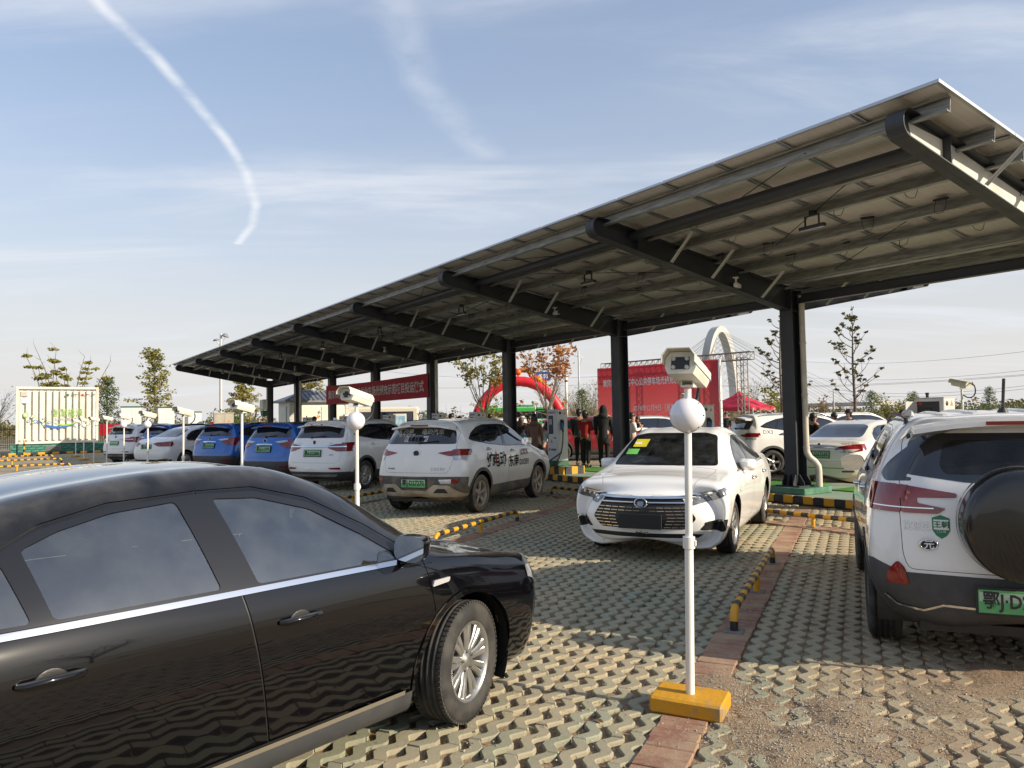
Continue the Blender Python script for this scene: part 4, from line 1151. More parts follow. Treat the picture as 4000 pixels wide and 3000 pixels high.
def seats(root, xs, m, w=0.5, zb=0.28, spread=0.37, head=True):
    m_ = MB()
    for x in xs:
        for sg in (-1, 1):
            m_.box((x + .2, sg * spread, zb + .12), (0.5, w, 0.16), b=0.04); T = Matrix.Translation((x - .1, sg * spread, zb + .48)) @ Matrix.Rotation(-0.28, 4, 'Y')
            m_.box((0, 0, 0), (0.16, w, 0.66), b=0.05, Mx=T)
            if head: m_.box((-0.03, 0, 0.43), (0.11, 0.27, 0.19), b=0.045, Mx=T); m_.box((-.02, .06, .32), (.014, .014, .1), Mx=T); m_.box((-.02, -.06, .32), (.014, .014, .1), Mx=T)
    m_.build('seats', m, root)
SUV = [(-1.9, 1.60, 1.55, .52, 1.20, .79, .88, .875, .52, .865, .32, .74),
       (-1.68, 1.628, 1.575, .56, 1.175, .832, .87, .893, .52, .884, .30, .80),
       (-1.305, 1.648, 1.592, .575, 1.155, .85, .85, .903, .52, .894, .29, .82),
       (-.75, 1.66, 1.602, .58, 1.135, .858, .84, .904, .50, .884, .28, .82),
       (-.2, 1.66, 1.60, .582, 1.12, .86, .83, .903, .50, .878, .28, .82),
       (.25, 1.63, 1.572, .575, 1.11, .86, .82, .903, .50, .878, .28, .82),
       (.62, 1.50, 1.445, .595, 1.095, .86, .81, .903, .50, .879, .28, .82),
       (.98, 1.27, 1.225, .65, 1.07, .858, .80, .904, .50, .882, .28, .82),
       (1.24, 1.10, 1.062, .70, 1.03, .85, .79, .905, .50, .889, .28, .82),
       (1.6, 1.045, .995, .70, .95, .835, .76, .90, .50, .89, .29, .80),
       (1.93, .96, .91, .66, .85, .79, .70, .86, .49, .86, .30, .76),
       (2.05, .86, .82, .60, .76, .72, .62, .79, .47, .79, .32, .70)]
SUV_R = [(.25, -2.03), (.35, -2.09), (.5, -2.14), (.7, -2.13), (.9, -2.085), (1.08, -2.035), (1.2, -1.99), (1.4, -1.865), (1.5, -1.79), (1.6, -1.72)]
SUV_F = [(.2, 2.06), (.3, 2.13), (.45, 2.17), (.6, 2.165), (.72, 2.14), (.84, 2.08)]
SED = [(-2.2, .995, .965, .60, .90, .74, .72, .84, .48, .84, .27, .72),
       (-2.0, 1.06, 1.03, .64, .955, .80, .75, .875, .47, .87, .22, .79),
       (-1.72, 1.092, 1.058, .648, .972, .832, .76, .892, .47, .886, .21, .81),
       (-1.34, 1.225, 1.165, .60, .972, .853, .76, .902, .46, .896, .20, .82),
       (-.95, 1.375, 1.315, .57, .965, .862, .755, .905, .455, .89, .20, .82),
       (-.45, 1.462, 1.402, .57, .96, .866, .75, .905, .45, .886, .20, .82),
       (0, 1.487, 1.427, .572, .95, .866, .75, .905, .45, .885, .20, .82),
       (.35, 1.465, 1.408, .572, .942, .866, .75, .905, .45, .885, .20, .82),
       (.68, 1.35, 1.302, .588, .936, .866, .745, .905, .45, .885, .20, .82),
       (1.02, 1.165, 1.125, .632, .93, .862, .745, .904, .45, .886, .20, .82),
       (1.30, 1.0, .965, .69, .912, .855, .74, .902, .455, .888, .21, .82),
       (1.65, .955, .915, .70, .872, .84, .72, .897, .46, .89, .21, .81),
       (2.0, .885, .845, .66, .79, .80, .66, .865, .46, .866, .22, .78),
       (2.2, .775, .745, .58, .68, .71, .56, .785, .42, .785, .25, .70)]
SED_R = [(.2, -2.2), (.3, -2.32), (.5, -2.37), (.7, -2.355), (.9, -2.31), (1.0, -2.25)]
SED_F = [(.18, 2.2), (.3, 2.30), (.45, 2.34), (.6, 2.33), (.72, 2.27), (.80, 2.18)]
SPEC = {}
def shell(st, rear, front, sc=(1, 1, 1), n=5, cr=(.16, .10), cf=(.22, .10)):
    g = car_grid(st, (rear, *cr), (front, *cf), n, n, 1) * np.array(sc); sh = CarShell(g); sh.sc = sc; return sh
def sp_(sh, poly, proj):
    a, c = PROJ[proj]; return [(p[0] * sh.sc[a], p[1] * sh.sc[c]) for p in poly]
BOTH = (1, -1)
def common_suv(sh, wb, R, clad, glass=None, see=False, simple=False, arch=True, ws=DGLASS):
    P = lambda poly, proj: sp_(sh, poly, proj); glass = glass or DGLASS
    ra = R + .065
    if arch:
        for x in (wb / 2, -wb / 2): sh.cut(circle(x, R, ra + .06, 30), 'side', 'arch_trim', clad, 0.006, BOTH)
        sh.cut([(-wb / 2 + ra, .24), (wb / 2 - ra, .24), (wb / 2 - ra - .02, .43), (-wb / 2 + ra + .03, .45)], 'side', 'sill_trim', clad, 0.006, BOTH)
    if not simple:
        sh.panel(P([(1.02, 1.05), (1.0, .65), (.90, .44), (-.14, .44), (-.24, 1.13), (-.12, 1.578), (.17, 1.562), (.48, 1.488), (.76, 1.335)], 'side'), 'side', 'front_door', sh.paint, .004, sides=BOTH)
        sh.panel(P([(-.14, .44), (-.84, .44), (-.93, .72), (-1.08, .90), (-1.20, 1.06), (-1.22, 1.24), (-1.08, 1.528), (-.8, 1.568), (-.12, 1.578), (-.24, 1.13)], 'side'), 'side', 'rear_door', sh.paint, .004, sides=BOTH)
    fr = rounded(P([(.95, 1.10), (.72, 1.31), (.45, 1.455), (.15, 1.532), (-.2, 1.552), (-.8, 1.547), (-1.1, 1.502), (-1.40, 1.41), (-1.60, 1.305), (-1.5, 1.27), (-1.2, 1.23), (-.9, 1.185), (-.2, 1.13)], 'side'), .03)
    sh.cut(fr, 'side', 'window_frame', FRAMEB, .001, BOTH)
    for nm, w in (('front_side_window', [(.86, 1.122), (.69, 1.295), (.43, 1.427), (.14, 1.503), (-.10, 1.52), (-.20, 1.152)]),
                  ('rear_side_window', [(-.30, 1.163), (-.20, 1.522), (-.8, 1.515), (-1.0, 1.485), (-1.12, 1.25), (-.9, 1.205)]),
                  ('quarter_window', [(-1.18, 1.26), (-1.07, 1.472), (-1.38, 1.38), (-1.52, 1.302)])):
        sh.cut(rounded(P(w, 'side'), .02), 'side', nm, glass, -.003, BOTH)
    wp = [(-.67, 1.15), (.67, 1.15), (.565, 1.50), (.40, 1.55), (-.40, 1.55), (-.565, 1.50)]
    sh.cut(rounded(P(wp, 'front'), .04), 'front', 'window_frame', FRAMEB, 0); sh.cut(rounded(inset(P(wp, 'front'), .025), .04), 'front', 'windscreen', ws, -.003)
def finish_car(sh, root, wb, R, track, wheels, body_mat, liner=None, steer=0, gap=.065):
    for x in (wb / 2, -wb / 2): sh.cut(circle(x, R, R + gap, 30), 'side', None, None, 0, BOTH)
    made = sh.finish(root, body_mat, 'body', liner)
    wells(root, wb, R + gap + .012, track / 2 + .06, R); add_wheels(root, wb, track, R, wheels, steer)
    u = MB(); u.box((0, 0, .25), (wb + 1.2, 1.2, .06)); u.tube([(wb / 2, -.7, R), (wb / 2, .7, R)], .05, 8); u.tube([(-wb / 2, -.7, R), (-wb / 2, .7, R)], .06, 8); u.build('underbody', BLACK, root)
    return made
def spoiler(root, m, sc, x=-1.74, z=1.585, ln=.20, w=.58):
    s_ = MB(); v = []; K = 10
    for k in range(K + 1):
        y = (-1 + 2 * k / K) * w; e = 1 - .12 * abs(y / w) ** 3; zz = z - .055 * (y / w) ** 2
        v += [(p[0] * sc[0], y * sc[1], p[1] * sc[2]) for p in ((x + .10, zz + .004), (x - ln * e, zz - .02), (x - ln * e, zz - .05), (x + .06, zz - .075))]
    s_.add(v, [(4 * k + j, 4 * k + (j + 1) % 4, 4 * k + 4 + (j + 1) % 4, 4 * k + 4 + j) for k in range(K) for j in range(4)], 0, False)
    s_.add(v, [(0, 1, 2, 3), tuple(4 * K + j for j in (3, 2, 1, 0))]); s_.build('spoiler', m, root)
    bl = MB().box(((x - ln * .98) * sc[0] - .001, 0, (z - .036) * sc[2]), (.006, .36, .024)); bl.build('brake_light', TAILRED, root)
def wiper(sh, root, z, y0=-.05, L=.38):
    p, _ = sh.hit((-4, y0, z), (1, 0, 0)); q, _ = sh.hit((-4, y0 + L, z + .03), (1, 0, 0))
    if p is None or q is None: return
    MB().tube([p + Vector((-.012, 0, 0)), q + Vector((-.016, 0, 0))], .010, 6).sphere(p + Vector((-.015, 0, 0)), .028, 10, 6).build('rear_wiper', BLACK, root)
def shark(root, x, z): MB().prism([(-.09, 0), (.10, 0), (-.06, .055), (-.085, .05)], -.018, .018, 0, Matrix(((1, 0, 0, x), (0, 0, 1, 0), (0, 1, 0, z), (0, 0, 0, 1)))).build('roof_aerial', sh_paint[0], root)
sh_paint = [WPAINT]
def emblem(sh, root, y, z, r, front=False, fill=INK, ring=CHROME, sx=1.3):
    p, n = sh.hit((4 if front else -4, y, z), (-1 if front else 1, 0, 0)); s = 1 if front else -1
    T = Matrix.Translation(p + Vector((s * .004, 0, 0))) @ Matrix(((0, 0, s, 0), (sx, 0, 0, 0), (0, 1, 0, 0), (0, 0, 0, 1)))
    m_ = MB(); m_.lathe([(r * 1.0, 0), (r * 1.0, .010), (r * .86, .013), (r * .82, .008)], 24, 0, T); m_.lathe([(0, .009), (r * .84, .008)], 24, 1, T)
    return m_.build('emblem', [ring, fill], root)

# -- white crossover with test-drive lettering
def suv_dx(root, mt=DWHITE, dusty=True, graphics=True):
    sc = (1, 1, 1); wb, R = 2.61, .335; sh = shell(SUV, SUV_R, SUV_F, sc, 6); sh.paint = mt; cl = CLADD if dusty else CLAD
    P = lambda poly, proj: sp_(sh, poly, proj)
    sh.panel(rounded([(-.72, 1.12), (-.66, 1.47), (-.50, 1.55), (.50, 1.55), (.66, 1.47), (.72, 1.12), (.66, .82), (.60, .735), (-.60, .735), (-.66, .82)], .04), 'rear', 'tailgate', mt, .004)
    common_suv(sh, wb, R, cl)
    sh.cut(rounded([(-.70, 1.225), (.70, 1.225), (.62, 1.42), (.54, 1.505), (-.54, 1.505), (-.62, 1.42)], .05), 'rear', 'rear_window', DGLASS, -.002)
    sh.cut([(-.95, .66), (-.80, .675), (.80, .675), (.95, .66), (.95, .2), (-.95, .2)], 'rear', 'bumper_cladding', cl, .004)
    sh.cut([(-2.3, .66), (-1.95, .60), (-1.72, .46), (-1.72, .25), (-2.3, .25)], 'side', 'bumper_cladding', cl, .004, BOTH)
    sh.cut(rounded([(-.86, .36), (-.64, .53), (-.38, .54), (-.24, .44), (.24, .44), (.38, .54), (.64, .53), (.86, .36), (.82, .335), (-.82, .335)], .02), 'rear', 'skid_plate', ALLOYD if dusty else ALLOY, .012)
    sh.cut(rounded([(-.62, .40), (-.57, .475), (-.44, .475), (-.36, .40)], .015), 'rear', 'vent', BLACK, .010, BOTH)
    sh.cut([(-.80, .64), (-.52, .625), (-.52, .555), (-.78, .565)], 'rear', 'rear_reflector', REFL, .010, (1,)); sh.cut([(-.80, .64), (-.68, .634), (-.68, .562), (-.78, .565)], 'rear', 'rear_reflector', REFL, .010, (-1,))
    sh.cut([(.68, .634), (.46, .625), (.50, .555), (.68, .562)], 'rear', 'reverse_lamp', CLEARL, .010, (-1,))
    sh.cut(rounded([(.40, 1.075), (.60, 1.105), (.95, 1.145), (.95, 1.03), (.62, 1.022)], .015), 'rear', 'tail_light', TAILRED, .008, BOTH)
    sh.cut(rounded([(.66, 1.019), (.95, 1.027), (.95, .955), (.74, .965)], .01), 'rear', 'tail_light_lens', CLEARL, .007, BOTH)
    sh.cut(rounded([(-2.3, 1.145), (-1.72, 1.135), (-1.80, 1.07), (-1.86, 1.03), (-2.3, 1.028)], .012), 'side', 'tail_light', TAILRED, .008, BOTH)
    sh.cut(rounded([(-2.3, 1.025), (-1.87, 1.027), (-1.94, .955), (-2.3, .955)], .012), 'side', 'tail_light_lens', CLEARL, .007, BOTH)
    sh.cut(rounded([(.45, .82), (.86, .92), (.80, .77), (.55, .73)], .03), 'front', 'headlight', HEADL, .006, BOTH)
    if dusty: wm = wheel_meshes('dx', R, .22, .222, 5, 'broad', ALLOYD, True)
    else: wm = wheel_meshes('dx2', R, .22, .222, 5, 'broad', ALLOY)
    spoiler(root, mt, sc); roof_rail(sh, root, -1.55, .35, .585, ALLOY); wiper(sh, root, 1.25, -.02, -.36)
    for sg in BOTH:
        handle(sh, root, 0, 1.03, sg, CHROME, .17); handle(sh, root, -.99, 1.10, sg, CHROME, .17)
        p = sh.side_y(.74, 1.10, sg); mirror_(root, .66, p.y, 1.18, sg, mt)
    emblem(sh, root, 0, 1.07, .055); plate(root, (-2.165, 0, .56), '鄂J·D27270' if graphics else '', -PI / 2)
    decal_rear(sh, root, text_mesh('DX3 EV', .075, .01, .001), CHROME, -.44, .80); decal_rear(sh, root, text_mesh('Soueast', .05, .01, .001), INK, .50, .81)
    if graphics:
        WL = mat('white_lettering', (0.8, 0.8, 0.8), .5); GL = mat('green_lettering', (.01, .16, .06), .5); RL = mat('red_lettering', (.45, .015, .03), .5)
        decal_rear(sh, root, text_mesh('新能源', .11, .03, .001), WL, .34, 1.435); decal_rear(sh, root, text_mesh('电动汽车', .11, .03, .001), WL, -.22, 1.435)
        decal_rear(sh, root, text_mesh('圆您汽车梦——', .07, .02, .001), WL, .22, 1.375)
        m_ = MB(); m_.add([(-.24, 0, -.045), (.24, 0, -.045), (.24, 0, .045), (-.24, 0, .045)], [(0, 1, 2, 3)]); decal_rear(sh, root, m_.mesh('s', []), WL, .08, 1.315, 'slogan_sticker')
        decal_rear(sh, root, text_mesh('百公里仅需6元', .075, .02, .001), INK, .08, 1.315, off=.006)
        decal(sh, root, text_mesh('纯', .30, .022, .001), GL, -.97, .90, -1); decal(sh, root, text_mesh('电', .29, .022, .001), GL, -.70, .90, -1); decal(sh, root, text_mesh('动', .30, .022, .001), GL, -.43, .89, -1)
        decal(sh, root, flat_mesh([[(.06, .18), (-.06, .0), (.0, .01), (-.045, -.16), (.055, .035), (.0, .03)]]), RL, -.745, .92, -1, 'lightning_mark', .006)
        decal(sh, root, text_mesh('东南', .24, .02, .001), INK, .05, .84, -1); decal(sh, root, text_mesh('DX3EV', .15, .02, .001), INK, .545, .79, -1)
        decal(sh, root, text_mesh('试驾车', .14, .012, .001), RL, .56, .985, -1)
    sh_paint[0] = mt
    made = finish_car(sh, root, wb, R, 1.56, wm, mt)
    return root
def place(o, loc, az): o.location = loc; o.rotation_euler = (0, 0, heading(az)); return o
dx = thing('crossover_car', 'muddy white crossover with green Chinese characters and DX3EV lettering along its side', 'car', group='cars parked at the charging bays')
suv_dx(dx); place(dx, (-.83, 15.09, 0), 24.5)

# -- white SUV with a chrome strip joining its tail lamps
def suv_rw(root, mt=WPAINT):
    sc = (1.055, 1.03, 1.015); wb, R = 2.70, .35; sh = shell(SUV, SUV_R, SUV_F, sc, 5); sh.paint = mt
    P = lambda poly, proj: sp_(sh, poly, proj)
    sh.panel(P(rounded([(-.76, 1.20), (-.66, 1.46), (-.50, 1.55), (.50, 1.55), (.66, 1.46), (.76, 1.20), (.72, .74), (.64, .66), (-.64, .66), (-.72, .74)], .05), 'rear'), 'rear', 'tailgate', mt, .004)
    common_suv(sh, wb, R, CLAD)
    sh.cut(P(rounded([(-.70, 1.235), (.70, 1.235), (.62, 1.43), (.54, 1.51), (-.54, 1.51), (-.62, 1.43)], .05), 'rear'), 'rear', 'rear_window', DGLASS, -.002)
    sh.cut(P([(-.95, .46), (-.80, .455), (.80, .455), (.95, .46), (.95, .2), (-.95, .2)], 'rear'), 'rear', 'bumper_cladding', CLAD, .004)
    sh.cut(P([(-2.3, .46), (-1.72, .44), (-1.72, .25), (-2.3, .25)], 'side'), 'side', 'bumper_cladding', CLAD, .004, BOTH)
    sh.cut(P(rounded([(-.66, .40), (.66, .40), (.60, .35), (-.60, .35)], .02), 'rear'), 'rear', 'skid_plate', ALLOY, .012)
    sh.cut(P(rounded([(.44, .55), (.72, .56), (.74, .51), (.50, .515)], .012), 'rear'), 'rear', 'rear_reflector', REFL, .004, BOTH)
    sh.cut(P(rounded([(.36, 1.05), (.55, 1.09), (.95, 1.12), (.95, .925), (.62, .93), (.40, 1.0)], .02), 'rear'), 'rear', 'tail_light', TAILRED, .010, BOTH)
    sh.cut(P(rounded([(-2.3, 1.12), (-1.62, 1.13), (-1.74, 1.05), (-1.80, .93), (-2.3, .925)], .02), 'side'), 'side', 'tail_light', TAILRED, .010, BOTH)
    sh.cut(P(stroke([(-.80, 1.034), (0, 1.034), (.80, 1.034)], .024), 'rear'), 'rear', 'chrome_strip', CHROME, .016)
    sh.cut(P(rounded([(.45, .82), (.86, .92), (.80, .77), (.55, .73)], .03), 'front'), 'front', 'headlight', HEADL, .006, BOTH)
    spoiler(root, mt, sc); roof_rail(sh, root, -1.6, .4, .60, ALLOY); wiper(sh, root, 1.27, .12, -.40)
    sh_paint[0] = mt; shark(root, -1.30, 1.668 * sc[2] - .01)
    for sg in BOTH:
        handle(sh, root, 0, 1.04, sg, mt, .18); handle(sh, root, -1.02, 1.08, sg, mt, .18)
        p = sh.side_y(.78, 1.11, sg); mirror_(root, .70, p.y, 1.18, sg, mt)
    p, _ = sh.hit((-4, 0, 1.14), (1, 0, 0))
    MB().prism([(-.03, .055), (.03, .055), (.028, -.02), (0, -.055), (-.028, -.02)], 0, .012, 0, Matrix.Translation(p) @ Matrix(((0, 0, -1, 0), (1, 0, 0, 0), (0, 1, 0, 0), (0, 0, 0, 1)))).build('emblem', INK, root)
    plate(root, (-2.225, 0, .90), '鄂A·D22800', -PI / 2, tilt=-.12)
    for y in (.46, -.46): decal_rear(sh, root, text_mesh('ROEWE' if y > 0 else 'eRX5', .045, .012, .001), CHROME, y, 1.13)
    decal_rear(sh, root, text_mesh('SPORT', .04, .012, .001), INK, -.52, .86)
    finish_car(sh, root, wb, R, 1.60, wheel_meshes('rw', R, .225, .235, 10, 'twin', ALLOY), mt)
rw = thing('suv_car', 'clean white SUV with a chrome strip between red tail lamps and plate D22800', 'car', group='cars parked at the charging bays')
suv_rw(rw); place(rw, (-3.85, 20.13, 0), 24.5)

# -- blue SUV
def suv_bl(root, mt=BLUEP, ptxt='鄂J·D11999'):
    sc = (1.0, 1.0, 1.0); wb, R = 2.6, .34; sh = shell(SUV, SUV_R, SUV_F, sc, 5); sh.paint = mt
    sh.panel(rounded([(-.74, 1.20), (-.66, 1.46), (-.50, 1.55), (.50, 1.55), (.66, 1.46), (.74, 1.20), (.66, .70), (-.66, .70)], .05), 'rear', 'tailgate', mt, .004)
    common_suv(sh, wb, R, CLAD)
    sh.cut([(-.6, 1.685), (-.58, 1.615), (.58, 1.615), (.6, 1.685)], 'rear', 'roof_panel', FRAMEB, .001)
    sh.cut([(-1.5, -.56), (.22, -.55), (.22, .55), (-1.5, .56)], 'top', 'roof_panel', FRAMEB, .001)
    sh.cut(rounded([(-.72, 1.235), (.72, 1.235), (.63, 1.42), (.54, 1.505), (-.54, 1.505), (-.63, 1.42)], .05), 'rear', 'rear_window', DGLASS, -.002)
    sh.cut([(-.95, .60), (-.86, .605), (.86, .605), (.95, .60), (.95, .2), (-.95, .2)], 'rear', 'bumper_cladding', CLAD, .004)
    sh.cut([(-2.3, .60), (-1.72, .53), (-1.72, .25), (-2.3, .25)], 'side', 'bumper_cladding', CLAD, .004, BOTH)
    sh.cut(rounded([(.52, .48), (.78, .49), (.78, .44), (.55, .435)], .012), 'rear', 'rear_reflector', REFL, .008, BOTH)
    sh.cut(rounded([(.40, 1.12), (.60, 1.15), (.95, 1.18), (.95, .95), (.70, .95), (.54, 1.02)], .02), 'rear', 'tail_light', TAILRED, .010, BOTH)
    sh.cut(rounded([(.32, 1.125), (.58, 1.16), (.80, 1.165), (.66, 1.11), (.46, 1.09)], .015), 'rear', 'tail_light_lens', CLEARL, .014, BOTH)
    sh.cut(rounded([(-2.3, 1.18), (-1.66, 1.19), (-1.76, 1.08), (-1.84, .95), (-2.3, .95)], .02), 'side', 'tail_light', TAILRED, .010, BOTH)
    sh.cut(stroke([(-.27, 1.05), (0, 1.062), (.27, 1.05)], .03), 'rear', 'chrome_strip', CHROME, .014)
    sh.cut(rounded([(.45, .82), (.86, .92), (.80, .77), (.55, .73)], .03), 'front', 'headlight', HEADL, .006, BOTH)
    spoiler(root, mt, sc); roof_rail(sh, root, -1.55, .35, .585, BLACK); wiper(sh, root, 1.26, .02, -.34)
    for sg in BOTH:
        handle(sh, root, 0, 1.03, sg, mt, .18); p = sh.side_y(.74, 1.10, sg); mirror_(root, .66, p.y, 1.18, sg, mt)
    e = emblem(sh, root, 0, 1.155, .05); plate(root, (-2.10, 0, .93), ptxt, -PI / 2, tilt=-.12)
    finish_car(sh, root, wb, R, 1.56, wheel_meshes('rw2', R, .22, .225, 5, 'broad', ALLOY), mt)
b2 = thing('suv_car', 'bright blue SUV with plate D11999, right beside the clean white SUV', 'car', group='cars parked at the charging bays')
suv_bl(b2); place(b2, (-5.86, 22.44, 0), 24.5)
b1 = dup(b2, (-8.96, 26.5, 0), heading(24.5), 'bright blue SUV with plate D33316, half hidden behind the other blue SUV', 'cars parked at the charging bays')
for c in list(b1.children):
    if c.name.startswith('number_plate'):
        for q in list(c.children): D.objects.remove(q)
        text('鄂J·D33316', .115, INK, c, (0, -.006, 0), 0, bold=.022, depth=.0006, width=.43)
b3 = dup(b2, (-13.9, 32.9, 0), heading(24.5), 'bright blue SUV showing only its roof behind the white saloon at the far end', 'cars parked at the charging bays')
for c in list(b3.children):
    if c.name.startswith('number_plate'):
        for q in list(c.children): D.objects.remove(q)
w3 = dup(rw, (-15.6, 33.6, 0), heading(24.5), 'white SUV farthest down the row, its tail showing beside the white saloon', 'cars parked at the charging bays')
for c in list(w3.children):
    if c.name.startswith(('number_plate', 'lettering')):
        for q in list(c.children): D.objects.remove(q)
        if c.name.startswith('lettering'): D.objects.remove(c)

# -- saloons
def common_sed(sh, wb, R, mt, glass=None, rear_glass=None, ws=None, chrome=True, gap=.004, dx=0.0, zt=0.0):
    glass = glass or DGLASS; P0 = lambda poly, proj: sp_(sh, poly, proj); P = lambda poly, proj: P0(poly, proj) if proj != 'side' else [(x + dx, z) for x, z in P0(poly, proj)]
    sh.panel(P([(.90, .955), (.96, .62), (.93, .235), (-.02, .235), (-.16, .95), (-.24, 1.385), (.04, 1.382), (.32, 1.31), (.62, 1.15)], 'side'), 'side', 'front_door', mt, gap, sides=BOTH)
    sh.panel(P([(-.02, .235), (-.98, .235), (-1.02, .50), (-1.10, .70), (-1.26, .90), (-1.25, 1.07), (-1.10, 1.20), (-.85, 1.315), (-.6, 1.368), (-.24, 1.385), (-.16, .95)], 'side'), 'side', 'rear_door', mt, gap, sides=BOTH)
    fr = rounded(P([(.84, .955), (.60, 1.13), (.33, 1.28), (.04, 1.362), (-.24, 1.37), (-.6, 1.352), (-.86, 1.295), (-1.10, 1.185), (-1.27, 1.05), (-1.23, 1.0), (-.2, .975)], 'side'), .02)
    sh.cut(fr, 'side', 'window_frame', FRAMEB, .001, BOTH)
    for nm, w in (('front_side_window', [(.77, .968), (.56, 1.112), (.31, 1.255), (.04, 1.332), (-.17, 1.345), (-.075, .985)]),
                  ('rear_side_window', [(-.245, .992), (-.335, 1.348), (-.6, 1.328), (-.80, 1.283), (-.93, 1.235), (-.875, 1.002)]),
                  ('quarter_window', [(-.945, 1.005), (-1.0, 1.20), (-1.12, 1.135), (-1.21, 1.055), (-1.18, 1.012)])):
        sh.cut(rounded(P(w, 'side'), .02), 'side', nm, glass, -.003, BOTH)
    if chrome: sh.cut(P(stroke([(.92, .945), (.3, .957), (-.3, .967), (-.9, .977), (-1.28, .985)], .022), 'side'), 'side', 'chrome_strip', CHROME, .006, BOTH)
    wp = P([(-.665, 1.02), (.665, 1.02), (.55, 1.375), (.40, 1.41), (-.40, 1.41), (-.55, 1.375)], 'front')
    sh.cut(rounded(wp, .04), 'front', 'window_frame', FRAMEB, 0); sh.cut(rounded(inset(wp, .028), .05), 'front', 'windscreen', ws or DGLASS, -.003)
    rp = P([(-.61, 1.105), (.61, 1.105), (.535, 1.35), (.40, 1.39), (-.40, 1.39), (-.535, 1.35)], 'rear')
    sh.cut(rounded(rp, .05), 'rear', 'rear_window', rear_glass or DGLASS, -.002)
def interior(root, L=1.5, m=None, dash=True, wheel_y=.36, zs=1.0, seatm=None):
    m = m or mat('dark_cabin', (.012, .012, .013), .8); u = MB(); u.box((-.1, 0, .32), (2.6, 1.5, .04))
    u.box((-1.32, 0, .62), (.5, 1.4, .6), b=.05)
    if dash: u.box((.86, 0, .78), (.42, 1.42, .30), b=.08)
    u.build('cabin_floor', m, root); seats(root, (-.85, .12), seatm or mat('dark_seat', (.02, .02, .022), .8))
    s = MB(); T = Matrix.Translation((.50, wheel_y, .86)) @ Matrix.Rotation(-1.15, 4, 'Y')
    s.tube([T @ Vector((.185 * math.cos(a), .185 * math.sin(a), 0)) for a in np.linspace(0, 2 * PI, 25)], .015, 8); s.box((0, 0, -.01), (.1, .1, .03), Mx=T); s.box((0, 0, -.01), (.03, .34, .015), Mx=T)
    s.build('steering_wheel', BLACK, root)

